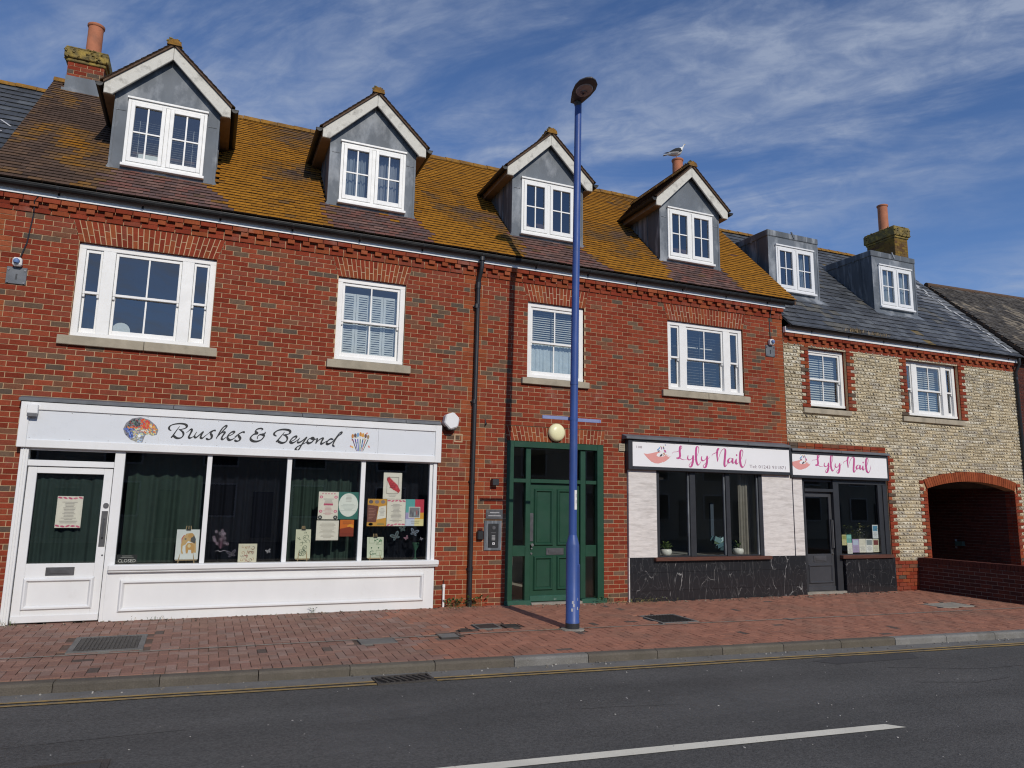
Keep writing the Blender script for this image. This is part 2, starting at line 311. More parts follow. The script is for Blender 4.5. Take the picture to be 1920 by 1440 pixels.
# ------------------------------------------------------------------ mesh builder and scene tree
ORG = {}
def gz(x, y):
    """height of the pavement surface"""
    s = min(1.0, max(0.0, (x - 2.5) / 6.0)); s = s * s * (3 - 2 * s)
    zb = 0.045 - 0.06 * s
    return zb + (y / 3.3) * (zb + 0.055)
def ykerb(x): return -3.209 - 0.08 * x
class MB:
    def __init__(self): self.v = []; self.f = []; self.c = []; self.mi = []
    def add(self, vs, fs, c=(1, 1, 1), mi=0):
        n = len(self.v); self.v.extend(vs)
        for f in fs:
            self.f.append(tuple(i + n for i in f)); self.c.append(c); self.mi.append(mi)
        return self
    def box(self, x0, x1, y0, y1, z0, z1, c=(1, 1, 1), mi=0):
        return self.add([(x0, y0, z0), (x1, y0, z0), (x1, y1, z0), (x0, y1, z0), (x0, y0, z1), (x1, y0, z1), (x1, y1, z1), (x0, y1, z1)],
                 [(0, 3, 2, 1), (4, 5, 6, 7), (0, 1, 5, 4), (1, 2, 6, 5), (2, 3, 7, 6), (3, 0, 4, 7)], c, mi)
    def mbox(self, mat, dx, dy, dz, c=(1, 1, 1), mi=0, edge=None):
        vs = [tuple(mat @ Vector(p)) for p in ((-dx, -dy, -dz), (dx, -dy, -dz), (dx, dy, -dz), (-dx, dy, -dz), (-dx, -dy, dz), (dx, -dy, dz), (dx, dy, dz), (-dx, dy, dz))]
        self.add(vs, [(0, 3, 2, 1), (4, 5, 6, 7), (0, 1, 5, 4), (1, 2, 6, 5), (2, 3, 7, 6), (3, 0, 4, 7)], c, mi)
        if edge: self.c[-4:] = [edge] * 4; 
        return self
    def quad(self, a, b, c_, d, c=(1, 1, 1), mi=0): return self.add([tuple(a), tuple(b), tuple(c_), tuple(d)], [(0, 1, 2, 3)], c, mi)
    def prism(self, pts, y0, y1, c=(1, 1, 1), mi=0, sides=True):
        """polygon in x,z given anticlockwise seen from the street, extruded from y0 (front) to y1"""
        n = len(pts)
        vs = [(x, y0, z) for x, z in pts] + [(x, y1, z) for x, z in pts]
        fs = [tuple(range(n)), tuple(range(2 * n - 1, n - 1, -1))]
        if sides: fs += [(i, i + n, (i + 1) % n + n, (i + 1) % n) for i in range(n)]
        return self.add(vs, fs, c, mi)
    def flat(self, pts, y, c=(1, 1, 1), mi=0):
        return self.add([(x, y, z) for x, z in pts], [tuple(range(len(pts)))], c, mi)
    def tube(self, path, r, n=10, c=(1, 1, 1), mi=0, cap=True):
        P = [Vector(p) for p in path]; rings = []
        for i, p in enumerate(P):
            t = (P[min(i + 1, len(P) - 1)] - P[max(i - 1, 0)]).normalized()
            a = Vector((0, 0, 1)) if abs(t.z) < 0.9 else Vector((1, 0, 0))
            u = t.cross(a).normalized(); w = u.cross(t)
            rr = r[i] if isinstance(r, (list, tuple)) else r
            rings.append([tuple(p + u * rr * cos(2 * pi * k / n) + w * rr * sin(2 * pi * k / n)) for k in range(n)])
        vs = [q for rg in rings for q in rg]; fs = []
        for i in range(len(P) - 1):
            for k in range(n):
                fs.append((i * n + k, i * n + (k + 1) % n, (i + 1) * n + (k + 1) % n, (i + 1) * n + k))
        if cap: fs += [tuple(range(n - 1, -1, -1)), tuple(range(len(vs) - n, len(vs)))]
        return self.add(vs, fs, c, mi)
    def lathe(self, prof, cx, cy, n=20, c=(1, 1, 1), mi=0):
        """prof: list of (radius, z)"""
        vs = [(cx + r * cos(2 * pi * k / n), cy + r * sin(2 * pi * k / n), z) for r, z in prof for k in range(n)]
        fs = [(i * n + k, i * n + (k + 1) % n, (i + 1) * n + (k + 1) % n, (i + 1) * n + k) for i in range(len(prof) - 1) for k in range(n)]
        fs += [tuple(range(n - 1, -1, -1)), tuple(range(len(vs) - n, len(vs)))]
        return self.add(vs, fs, c, mi)
    def frame(self, x0, x1, z0, z1, y0, y1, w, wt=None, wb=None, c=(1, 1, 1), mi=0):
        wt = w if wt is None else wt; wb = w if wb is None else wb
        self.box(x0, x0 + w, y0, y1, z0, z1, c, mi); self.box(x1 - w, x1, y0, y1, z0, z1, c, mi)
        self.box(x0 + w, x1 - w, y0, y1, z1 - wt, z1, c, mi); self.box(x0 + w, x1 - w, y0, y1, z0, z0 + wb, c, mi)
        return self
    def moulding(self, x0, x1, z0, z1, yb, w=0.05, h=0.022, c=(1, 1, 1), mi=0):
        """mitred raised moulding: outer rectangle at yb, ridge proud by h, inner rectangle back at yb"""
        rs = [(0, 0), (w * 0.35, h), (w * 0.65, h), (w, 0.002)]
        vs = []
        for d, p in rs:
            vs += [(x0 + d, yb - p, z0 + d), (x1 - d, yb - p, z0 + d), (x1 - d, yb - p, z1 - d), (x0 + d, yb - p, z1 - d)]
        fs = [(i * 4 + k, i * 4 + (k + 1) % 4, i * 4 + 4 + (k + 1) % 4, i * 4 + 4 + k) for i in range(3) for k in range(4)]
        return self.add(vs, fs, c, mi)
    def mesh(self, name, mats, org=Vector((0, 0, 0)), smooth=False):
        df = {'tile': (.11, .072, .05), 'slate': (.065, .07, .078), 'brick': (.25, .055, .03)}.get(mats if isinstance(mats, str) else '')
        if df: self.c = [df if c == (1, 1, 1) else c for c in self.c]
        me = bpy.data.meshes.new(name)
        me.from_pydata([(x - org.x, y - org.y, z - org.z) for x, y, z in self.v], [], self.f)
        for m in (mats if isinstance(mats, (list, tuple)) else [mats]): me.materials.append(M[m] if isinstance(m, str) else m)
        at = me.attributes.new('col', 'FLOAT_COLOR', 'FACE')
        at.data.foreach_set('color', [q for c in self.c for q in (c[0], c[1], c[2], 1.0)])
        me.polygons.foreach_set('material_index', self.mi)
        if smooth or getattr(self, 'soft', False): me.polygons.foreach_set('use_smooth', [True] * len(self.f))
        me.update()
        return me
def link(o, parent, org):
    COL.objects.link(o)
    ORG[o.name] = Vector(org)
    if parent is not None:
        o.parent = parent; o.location = Vector(org) - ORG[parent.name]
    else: o.location = org
    return o
def tag(o, label=None, cat=None, group=None, kind=None):
    if label: o['label'] = label
    if cat: o['category'] = cat
    if group: o['group'] = group
    if kind: o['kind'] = kind
    return o
def thing(name, label, cat, loc, group=None, kind=None):
    o = bpy.data.objects.new(name, None); o.empty_display_size = 0.2
    link(o, None, Vector(loc)); return tag(o, label, cat, group, kind)
def part(name, mb, mats, parent, org=None, smooth=False, bevel=0.0, kind=None, label=None):
    org = Vector(org) if org is not None else (ORG[parent.name] if parent is not None else Vector((0, 0, 0)))
    o = bpy.data.objects.new(name, mb.mesh(name, mats, org, smooth))
    link(o, parent, org)
    if smooth:
        try:
            md = o.modifiers.new('edges', 'EDGE_SPLIT'); md.split_angle = radians(38)
        except Exception: pass
    if bevel:
        b = o.modifiers.new('bevel', 'BEVEL'); b.width = bevel; b.segments = 1; b.limit_method = 'ANGLE'; b.angle_limit = radians(50)
    if kind: o['kind'] = kind
    if label: o['label'] = label
    return o
def solo(name, mb, mats, label, cat, org, group=None, **k):
    """a thing that is one mesh"""
    return tag(part(name, mb, mats, None, org, **k), label, cat, group)
def in_view(p, m=1.02):
    d = p - CAM; z = d.dot(FW)
    if z < 0.3: return False
    return abs(d.dot(RT)) / z < 960 / 1359.74 * m and abs(d.dot(UP)) / z < 720 / 1359.74 * m
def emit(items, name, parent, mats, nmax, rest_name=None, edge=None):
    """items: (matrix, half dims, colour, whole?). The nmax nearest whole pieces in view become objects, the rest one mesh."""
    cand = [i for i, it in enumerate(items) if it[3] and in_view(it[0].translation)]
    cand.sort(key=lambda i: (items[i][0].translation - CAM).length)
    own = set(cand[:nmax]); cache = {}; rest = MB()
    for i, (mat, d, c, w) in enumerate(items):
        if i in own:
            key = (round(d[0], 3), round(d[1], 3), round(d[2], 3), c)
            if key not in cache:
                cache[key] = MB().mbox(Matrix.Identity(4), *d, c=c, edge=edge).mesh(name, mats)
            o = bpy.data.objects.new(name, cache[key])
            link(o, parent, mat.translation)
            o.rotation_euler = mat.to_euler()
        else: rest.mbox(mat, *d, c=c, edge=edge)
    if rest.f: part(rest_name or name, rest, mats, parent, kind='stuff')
T4 = Matrix.Translation
def jit(c, a, r=RND):
    k = 1 + r.uniform(-a, a)
    return (c[0] * k, c[1] * k, c[2] * k)
def pal(cols, wts, n=14, a=0.16, seed=3):
    r = random.Random(seed)
    return [tuple(round(q, 4) for q in jit(r.choices(cols, wts)[0], a, r)) for _ in range(n)]
RED = pal([(0.225, 0.041, 0.020), (0.19, 0.033, 0.017), (0.255, 0.055, 0.027), (0.21, 0.052, 0.030)], [4, 3, 2, 2], 14, .12)
GREYB = pal([(0.125, 0.080, 0.053), (0.145, 0.090, 0.060), (0.110, 0.080, 0.060), (0.170, 0.072, 0.042)], [3, 3, 1.5, 4], 8, .14)
ORANGE = pal([(0.265, 0.068, 0.027), (0.24, 0.058, 0.024), (0.28, 0.077, 0.034)], [1, 1, 1], 6, .1)
def brickcol(r=RND): return r.choice(GREYB) if r.random() < 0.17 else r.choice(RED)

# ---- bricklaying on a facade: openings are (xl_bottom, xr_bottom, xl_top, xr_top, z0, z1)
def rect(x0, x1, z0, z1): return (x0, x1, x0, x1, z0, z1)
def strips(z0, n, xl, xr, ops, h=0.075):
    for k in range(n):
        a, b = z0 + k * h, z0 + (k + 1) * h
        for s, e in ((a, b),):
            m = (s + e) / 2; bl = []
            for o in ops:       # openings are taken to the nearest whole course
                if o[4] < m < o[5]:
                    t = (m - o[4]) / (o[5] - o[4]); bl.append((o[0] + (o[2] - o[0]) * t, o[1] + (o[3] - o[1]) * t))
            bl.sort(); x = xl; free = []
            for p, q in bl:
                if p > x + 0.01: free.append((x, min(p, xr)))
                x = max(x, q)
            if x < xr - 0.01: free.append((x, xr))
            yield k, s, e, a, b, free
def lay(z0, n, xl, xr, ops, colf, y0=-0.004, y1=0.06, phase=0.0, items=None, h=0.075, jo=0.010):
    items = [] if items is None else items
    for k, s, e, a, b, free in strips(z0, n, xl, xr, ops, h):
        full_h = e - s > h - 0.003
        zz0 = s + (jo / 2 if abs(s - a) < 1e-4 else 0.004); zz1 = e - (jo / 2 if abs(e - b) < 1e-4 else 0.004)
        if zz1 - zz0 < 0.012: continue
        off = phase + (0.1125 if k % 2 else 0.0)
        for fa, fb in free:
            i = int(floor((fa - off) / 0.225))
            while off + i * 0.225 < fb:
                p, q = off + i * 0.225 + jo / 2, off + (i + 1) * 0.225 - jo / 2
                whole = p >= fa and q <= fb and full_h
                p, q = max(p, fa + 0.004), min(q, fb - 0.004)
                if q - p > 0.018:
                    d = RND.uniform(-0.0012, 0.0012)
                    items.append((T4(((p + q) / 2, (y0 + y1) / 2 + d, (zz0 + zz1) / 2)), ((q - p) / 2, (y1 - y0) / 2, (zz1 - zz0) / 2), colf(), whole))
                i += 1
    return items
def mortar_sheet(mb, z0, n, xl, xr, ops, y=0.002, h=0.075):
    for k, s, e, a, b, free in strips(z0, n, xl, xr, ops, h):
        for p, q in free: mb.quad((p, y, s), (q, y, s), (q, y, e), (p, y, e))
BRUSH= [[(-0.368,2.68),(-0.387,2.647),(-0.417,2.594),(-0.443,2.545),(-0.462,2.52),(-0.45,2.526),(-0.434,2.541),(-0.415,2.523),(-0.38,2.509),(-0.333,2.521),(-0.311,2.561),(-0.32,2.599),(-0.351,2.624),(-0.377,2.636)],[(-0.47,2.612),(-0.497,2.627),(-0.502,2.655),(-0.484,2.684),(-0.435,2.706),(-0.367,2.718),(-0.306,2.713),(-0.277,2.691),(-0.289,2.659),(-0.335,2.64),(-0.377,2.632)],[(-0.275,2.592),(-0.246,2.62),(-0.216,2.65),(-0.207,2.626),(-0.222,2.58),(-0.238,2.539),(-0.225,2.521),(-0.196,2.531),(-0.163,2.561)],[(-0.14,2.613),(-0.16,2.569),(-0.162,2.539),(-0.139,2.534),(-0.095,2.577),(-0.056,2.62),(-0.075,2.574),(-0.083,2.537),(-0.06,2.527),(-0.023,2.562),(0.014,2.597)],[(0.014,2.597),(0.051,2.63),(0.09,2.647),(0.109,2.637)],[(0.09,2.645),(0.061,2.621),(0.045,2.601),(0.062,2.569),(0.057,2.53),(0.025,2.512),(-0.004,2.522),(0.005,2.535)],[(0.124,2.545),(0.194,2.631),(0.245,2.696),(0.248,2.72),(0.224,2.713),(0.191,2.674),(0.152,2.595),(0.123,2.524)],[(0.137,2.554),(0.178,2.606),(0.219,2.631),(0.231,2.618),(0.211,2.579),(0.197,2.539),(0.215,2.523),(0.262,2.562)],[(0.271,2.567),(0.323,2.594),(0.361,2.627),(0.354,2.642),(0.32,2.631),(0.283,2.587),(0.277,2.543),(0.306,2.518),(0.354,2.537),(0.405,2.584)],[(0.37,2.566),(0.415,2.603),(0.461,2.637),(0.49,2.644),(0.499,2.629)],[(0.456,2.633),(0.421,2.6),(0.436,2.57),(0.448,2.548),(0.437,2.519),(0.406,2.506),(0.379,2.516),(0.384,2.528)],[(0.732,2.682),(0.754,2.699),(0.72,2.71),(0.672,2.695),(0.652,2.662),(0.678,2.633),(0.634,2.62),(0.598,2.584),(0.591,2.547),(0.625,2.519),(0.684,2.517),(0.742,2.545),(0.776,2.598),(0.755,2.617),(0.715,2.617),(0.686,2.588),(0.684,2.554)],[(0.736,2.625),(0.776,2.632),(0.794,2.66)],[(1.061,2.674),(1.028,2.626),(0.987,2.568),(0.951,2.524),(0.972,2.538),(0.995,2.523),(1.041,2.511),(1.089,2.532),(1.108,2.58),(1.086,2.617),(1.044,2.634)],[(0.951,2.607),(0.917,2.628),(0.921,2.658),(0.968,2.695),(1.044,2.713),(1.123,2.705),(1.143,2.675),(1.115,2.646),(1.049,2.632)],[(1.151,2.532),(1.21,2.568),(1.238,2.604),(1.227,2.618),(1.191,2.602),(1.157,2.559),(1.152,2.53),(1.185,2.518),(1.234,2.546),(1.282,2.592)],[(1.289,2.601),(1.262,2.553),(1.263,2.529),(1.297,2.537),(1.351,2.58),(1.385,2.614),(1.357,2.561),(1.316,2.491),(1.281,2.422),(1.25,2.409),(1.236,2.429),(1.261,2.465),(1.327,2.503),(1.398,2.544)],[(1.455,2.609),(1.413,2.583),(1.399,2.544),(1.422,2.525),(1.467,2.545),(1.493,2.587),(1.475,2.608),(1.452,2.601),(1.499,2.586),(1.54,2.601)],[(1.547,2.608),(1.536,2.56),(1.525,2.524)],[(1.53,2.534),(1.573,2.585),(1.618,2.611),(1.626,2.597),(1.604,2.551),(1.608,2.526),(1.645,2.542),(1.69,2.573)],[(1.784,2.6),(1.74,2.605),(1.696,2.568),(1.687,2.534),(1.716,2.527),(1.772,2.565),(1.826,2.639)],[(1.815,2.627),(1.87,2.701),(1.9,2.716),(1.896,2.694),(1.849,2.652),(1.806,2.585),(1.779,2.515),(1.808,2.492)]]
LYLY= [[(7.983,2.635),(8.014,2.665),(8.096,2.676),(8.169,2.715),(8.205,2.762),(8.185,2.789),(8.162,2.76),(8.154,2.688),(8.16,2.603),(8.134,2.559),(8.093,2.546),(8.083,2.563),(8.134,2.571),(8.215,2.534),(8.309,2.537)],[(8.342,2.619),(8.33,2.558),(8.371,2.534),(8.428,2.566),(8.454,2.622),(8.447,2.511),(8.415,2.425),(8.373,2.403),(8.36,2.436),(8.411,2.493),(8.518,2.562)],[(8.507,2.548),(8.573,2.671),(8.589,2.759),(8.562,2.796),(8.532,2.756),(8.52,2.635),(8.527,2.514),(8.562,2.447),(8.61,2.48),(8.654,2.554)],[(8.656,2.614),(8.644,2.557),(8.685,2.529),(8.745,2.568),(8.777,2.624),(8.769,2.506),(8.738,2.419),(8.696,2.403),(8.684,2.441),(8.737,2.488),(8.836,2.613)],[(8.901,2.624),(8.913,2.658),(9.0,2.698),(9.058,2.751),(9.072,2.78),(9.037,2.761),(9.02,2.655),(9.029,2.529)],[(9.029,2.533),(9.104,2.702),(9.172,2.774),(9.219,2.758),(9.206,2.627),(9.187,2.486),(9.207,2.442),(9.252,2.485),(9.294,2.552)],[(9.393,2.596),(9.334,2.604),(9.288,2.551),(9.31,2.515),(9.364,2.545),(9.402,2.603),(9.39,2.538),(9.42,2.512),(9.466,2.567)],[(9.474,2.599),(9.456,2.531),(9.484,2.5),(9.523,2.537)],[(9.523,2.534),(9.591,2.678),(9.601,2.746),(9.571,2.775),(9.54,2.729),(9.526,2.604),(9.542,2.481),(9.592,2.441),(9.641,2.499),(9.677,2.607)]]
HAND= [(7.362, 2.616), (7.441, 2.608), (7.53, 2.625), (7.63, 2.649), (7.741, 2.667), (7.69, 2.642), (7.654, 2.62), (7.645, 2.586), (7.673, 2.567), (7.793, 2.575), (7.834, 2.604), (7.875, 2.622), (7.854, 2.587), (7.907, 2.6), (7.947, 2.601), (7.89, 2.569), (7.955, 2.578), (7.899, 2.539), (7.807, 2.484), (7.716, 2.447), (7.616, 2.441), (7.524, 2.471), (7.45, 2.528), (7.401, 2.573)]

# ------------------------------------------------------------------ ground, road, kerb, pavement
g = MB().quad((-600, -600, -0.30), (600, -600, -0.30), (600, 600, -0.30), (-600, 600, -0.30))
tag(part('ground', g, 'ground', None), kind='structure')
ZR = -0.155
rd = MB()
xs = [-60 + 4 * i for i in range(46)]
for a, b in zip(xs, xs[1:]):
    rd.quad((a, ykerb(a) - 6.4, ZR), (b, ykerb(b) - 6.4, ZR), (b, ykerb(b) + .02, ZR), (a, ykerb(a) + .02, ZR))
road = tag(part('road', rd, 'asphalt', None), kind='structure')
ch = MB()
for a, b in zip(xs, xs[1:]):
    ch.quad((a, ykerb(a) - 0.27, ZR + .004), (b, ykerb(b) - 0.27, ZR + .004), (b, ykerb(b) + .01, ZR + .004), (a, ykerb(a) + .01, ZR + .004))
part('drainage_channel', ch, 'channel', road)
for dy in (-0.30, -0.405):
    yl = MB(); x = -8.0
    while x < 40:
        if not (1.78 < x + .1 < 2.36):
            w = .026 + .003 * sin(x * 5); o = .006 * sin(x * 1.7 + dy * 9)
            yl.quad((x, ykerb(x) + dy - w + o, ZR + .008), (x + .2, ykerb(x + .2) + dy - w + o, ZR + .008), (x + .2, ykerb(x + .2) + dy + w + o, ZR + .008), (x, ykerb(x) + dy + w + o, ZR + .008))
        x += .2
    part('yellow_line', yl, 'yellow', road)
wl = MB()
def wline(x0, x1, w=.063):
    f = lambda x: -6.16 - 0.0815 * x + 0.013
    N = 24
    for i in range(N):
        a = x0 + (x1 - x0) * i / N; b = x0 + (x1 - x0) * (i + 1) / N
        sk = .05 if i == N - 1 else 0
        wl.quad((a, f(a) - w, ZR + .006), (b + sk, f(b) - w, ZR + .006), (b - sk, f(b) + w, ZR + .006), (a, f(a) + w, ZR + .006))
wline(1.64, 5.64); wline(-4.4, -.4); wline(13.6, 17.6); wline(-10.4, -6.4)
part('centre_line', wl, 'roadwhite', road)
def rpatch(pts, mat, z, name='road_patch'):
    part(name, MB().add([(x, y, ZR + z) for x, y in pts], [tuple(range(len(pts)))]), mat, road)
rpatch([(7.0, -4.33), (7.15, -4.55), (8.45, -4.62), (8.6, -4.40), (8.25, -4.2), (7.6, -4.22)], 'asphalt_dark', .003)
rpatch([(1.0, -4.40), (2.3, -4.50), (2.3, -5.05), (1.0, -4.95)], 'scuff', .003, 'road_scuff')
rpatch([(.8, -5.1), (2.3, -5.2), (2.3, -5.85), (.8, -5.7)], 'scuff', .003, 'road_scuff')
rpatch([(3.6, -5.0), (6.2, -5.2), (6.2, -6.0), (3.6, -5.8)], 'scuff', .0032, 'road_scuff')
rpatch([(-2.8, -4.5), (-.9, -4.65), (-.9, -5.1), (-2.8, -4.95)], 'scuff', .0032, 'road_scuff')
def crack(P, w=.006):
    mb = MB(); r = random.Random(int(abs(P[0][0]) * 100)); Q = []
    for (a, b), (c, d) in zip(P, P[1:]):
        for k in range(10): Q.append((a + (c - a) * k / 10 + r.uniform(-.012, .012), b + (d - b) * k / 10 + r.uniform(-.012, .012)))
    for (a, b), (c, d) in zip(Q, Q[1:]):
        l = hypot(c - a, d - b) or 1; nx, ny = -(d - b) / l * w, (c - a) / l * w
        mb.quad((a - nx, b - ny, ZR + .0025), (c - nx, d - ny, ZR + .0025), (c + nx, d + ny, ZR + .0025), (a + nx, b + ny, ZR + .0025))
    part('road_crack', mb, 'asphalt_dark', road)
crack([(7.6, -4.9), (8.6, -5.3), (9.4, -5.35)]); crack([(7.2, -5.5), (7.9, -5.75), (8.6, -5.7)]); crack([(7.0, -4.33), (7.15, -4.56), (8.45, -4.62)], .009); crack([(-3, -4.6), (-1.4, -4.75), (.2, -4.7)], .004); crack([(3.2, -5.2), (4.4, -5.42)], .004)
# manhole cover at the lower left of the road
mh = thing('manhole_cover', 'worn road manhole cover half sunk in the asphalt', 'manhole cover', (-0.66, -5.62, ZR))
part('cover', MB().box(-1.06, -.5, -5.95, -5.32, ZR - .02, ZR + .010), 'asphalt_dark', mh)
part('cover_rim', MB().box(-1.11, -1.065, -6.0, -5.27, ZR - .02, ZR + .013).box(-.495, -.45, -6.0, -5.27, ZR - .02, ZR + .013).box(-1.065, -.495, -5.315, -5.27, ZR - .02, ZR + .013).box(-1.065, -.495, -6.0, -5.955, ZR - .02, ZR + .013), 'iron', mh)
# gully grate
gl = thing('gully_grate', 'iron gully grate with slanting bars against the kerb', 'drain', (2.08, ykerb(2.08) - .24, ZR))
gm = MB()
yk = ykerb(2.08) - .14
gm.box(1.80, 2.36, yk - .27, yk, ZR - .05, ZR + .006, c=(.2, .2, .2))
part('well', gm, 'black', gl)
for i in range(8):
    x = 1.86 + i * .066
    part('grate_bar', MB().mbox(T4((x, yk - .135, ZR + .010)) @ Matrix.Rotation(.35, 4, 'Z'), .013, .115, .012), 'iron', gl)
part('grate_frame', MB().box(1.78, 1.80, yk - .29, yk + .02, ZR - .04, ZR + .018).box(2.36, 2.38, yk - .29, yk + .02, ZR - .04, ZR + .018).box(1.80, 2.36, yk, yk + .02, ZR - .04, ZR + .018).box(1.80, 2.36, yk - .29, yk - .27, ZR - .04, ZR + .018), 'iron', gl)

kerb = bpy.data.objects.new('kerb', None); link(kerb, None, Vector((4, ykerb(4), ZR))); kerb['kind'] = 'structure'
KX = [-1.156 + .9137 * (i - 8) for i in range(34)]
ang = atan2(-.08, 1)
kp = [(0.115, 0.10, 0.08), (0.10, 0.088, 0.072), (0.13, 0.115, 0.09), (0.11, 0.095, 0.073), (0.15, 0.14, 0.12)]
for i, (a, b) in enumerate(zip(KX, KX[1:])):
    c = (.20, .195, .182) if i in (13, 19, 20, 21, 22, 23) else RND.choice(kp)
    mb = MB(); L = (b - a) * 1.0032 / 2 - .004
    prof = [(0, 0), (0.0, .072), (.012, .094), (.035, .1), (.125, .1), (.125, 0)]
    vs = [(s * L, p, q) for s in (-1, 1) for p, q in prof]
    n = len(prof)
    mb.add(vs, [tuple(range(n)), tuple(range(2 * n - 1, n - 1, -1))] + [(k, (k + 1) % n, (k + 1) % n + n, k + n) for k in range(n)], c=c)
    x = (a + b) / 2
    o = bpy.data.objects.new('kerb_stone', mb.mesh('kerb_stone', 'kerb'))
    link(o, kerb, Vector((x, ykerb(x), ZR + RND.uniform(-.002, .003))))
    o.rotation_euler = (RND.uniform(-.01, .01), 0, ang + RND.uniform(-.002, .002))

pv = MB()
gx = [-60, -40, -20, -8, -5] + [-4 + i for i in range(32)] + [30, 40, 60, 100]
for a, b in zip(gx, gx[1:]):
    ys = [0.5, 0, -1, -2, None]
    for y1, y0 in zip(ys, ys[1:]):
        ya, yb = (ykerb(a) + .1, ykerb(b) + .1) if y0 is None else (y0, y0)
        if a < -5 or b > 28: pass
        pv.quad((a, ya, gz(a, ya) - .012), (b, yb, gz(b, yb) - .012), (b, y1, gz(b, y1) - .012), (a, y1, gz(a, y1) - .012))
pave = tag(part('pavement', pv, 'sandjoint', None), kind='structure')
COVERS = [(-1.24, -.48, -1.93, -1.1), (6.40, 7.05, -2.05, -1.38), (12.35, 13.2, -2.06, -1.6), (3.60, 3.93, -1.83, -1.50), (4.0, 4.22, -1.84, -1.6), (2.93, 3.2, -2.26, -1.99), (1.9, 2.35, -2.35, -2.08), (3.30, 3.47, -1.93, -1.80)]
def line_y(x): return -2.05 - 0.012 * x if x < 6 else -2.12 - .045 * (x - 6)
items = []
PL = pal([(0.265, 0.152, 0.115), (0.285, 0.170, 0.134), (0.245, 0.138, 0.106), (0.275, 0.182, 0.148), (0.24, 0.152, 0.122)], [4, 3, 3, 2, 1], 14, .08, 5)
PR = pal([(0.325, 0.150, 0.100), (0.315, 0.144, 0.096), (0.34, 0.160, 0.107), (0.315, 0.156, 0.108)], [4, 3, 3, 2], 14, .06, 6)
DARKP = pal([(0.11, 0.085, 0.072), (0.13, 0.10, 0.085)], [1, 1], 4, .1, 7)
CW = 0.102
for i in range(-48, 240):
    for j in range(-60, 2):
        r = (i - j) % 4
        if r == 0: cx, cy, hx, hy = (i + 1) * CW, (j + .5) * CW, CW, CW / 2
        elif r == 3: cx, cy, hx, hy = (i + .5) * CW, (j + 1) * CW, CW / 2, CW
        else: continue
        lim = ykerb(cx) + .131; cut = False
        if cy > -.02 or cy + hy < lim + .03: continue
        if cy - hy < lim: top = cy + hy; cy = (top + lim) / 2; hy = (top - lim) / 2; cut = True
        if any(a - hx * .7 < cx < b + hx * .7 and c - hy * .7 < cy < d + hy * .7 for a, b, c, d in COVERS): continue
        if hypot(cx - 4.866, cy + 2.113) < .16: continue
        t = min(1, max(0, (cx - 2.55 - .25 * sin(cy * 3)) / .5))
        c = RND.choice(PR if RND.random() < t else PL)
        if RND.random() < .012: c = RND.choice(DARKP)
        z = gz(cx, cy)
        tl = atan2(gz(cx, cy + .1) - gz(cx, cy - .1), .2)
        m = T4((cx, cy, z - .0245 + RND.uniform(-.0025, .0015))) @ Matrix.Rotation(tl + RND.uniform(-.008, .008), 4, 'X') @ Matrix.Rotation(RND.uniform(-.012, .012), 4, 'Z')
        items.append((m, (hx - .0038, hy - .0038, .025), c, not cut))
emit(items, 'paver', pave, 'paver', 300)
cl = MB(); x = -6.0
while x < 26:
    if not any(a - .02 < x + .1 < b + .02 and c < line_y(x) < d for a, b, c, d in COVERS):
        cl.quad((x, line_y(x) - .019, gz(x, line_y(x)) + .006), (x + .2, line_y(x + .2) - .019, gz(x, line_y(x)) + .006), (x + .2, line_y(x + .2) + .019, gz(x, line_y(x)) + .006), (x, line_y(x) + .019, gz(x, line_y(x)) + .006))
    x += .2
part('joint_strip', cl, 'concrete', pave)
def cover(name, lab, cat, b, fr, mat, fmat, ribs=0):
    x0, x1, y0, y1 = b; cx, cy = (x0 + x1) / 2, (y0 + y1) / 2; z = gz(cx, cy)
    t = thing(name, lab, cat, (cx, cy, z), 'covers set in the brick pavement')
    tl = atan2(gz(cx, cy + .1) - gz(cx, cy - .1), .2)
    Rm = T4((cx, cy, z)) @ Matrix.Rotation(tl, 4, 'X')
    mb = MB(); hx, hy = (x1 - x0) / 2, (y1 - y0) / 2
    if fr:
        for q, (a, bb, c, d) in enumerate([(-hx, -hx + fr, -hy, hy), (hx - fr, hx, -hy, hy), (-hx + fr, hx - fr, -hy, -hy + fr), (-hx + fr, hx - fr, hy - fr, hy)]):
            mb.mbox(Rm @ T4(((a + bb) / 2, (c + d) / 2, -.012)), (bb - a) / 2, (d - c) / 2, .02)
        part('cover_frame', mb, fmat, t)
    part('cover_plate', MB().mbox(Rm @ T4((0, 0, -.015)), hx - fr - .004, hy - fr - .004, .02), mat, t)
    if ribs:
        for i in range(ribs):
            xx = -hx + fr + .03 + (2 * hx - 2 * fr - .06) * (i + .5) / ribs
            part('cover_rib', MB().mbox(Rm @ T4((xx, 0, .008)), .010, hy - fr - .02, .004), mat, t)
    return t
cover('manhole_cover', 'large ribbed metal manhole cover in front of the white shopfront', 'manhole cover', COVERS[0], .06, 'iron', 'channel', 14)
cover('manhole_cover', 'square dark manhole cover with a pale frame before the nail salon window', 'manhole cover', COVERS[1], .04, 'iron', 'channel', 10)
cover('concrete_slab', 'bare pale concrete slab in the pavement near the low dark wall', 'paving slab', COVERS[2], 0, 'concrete', 'concrete')
cover('utility_cover', 'small framed utility cover left of the blue lamp post', 'utility cover', COVERS[3], .022, 'iron', 'channel')
cover('utility_cover', 'smaller unframed utility cover nearest the blue lamp post', 'utility cover', COVERS[4], .012, 'iron', 'iron')
cover('utility_cover', 'dark utility plate on the pavement joint before the downpipe', 'utility cover', COVERS[5], .012, 'channel', 'iron')
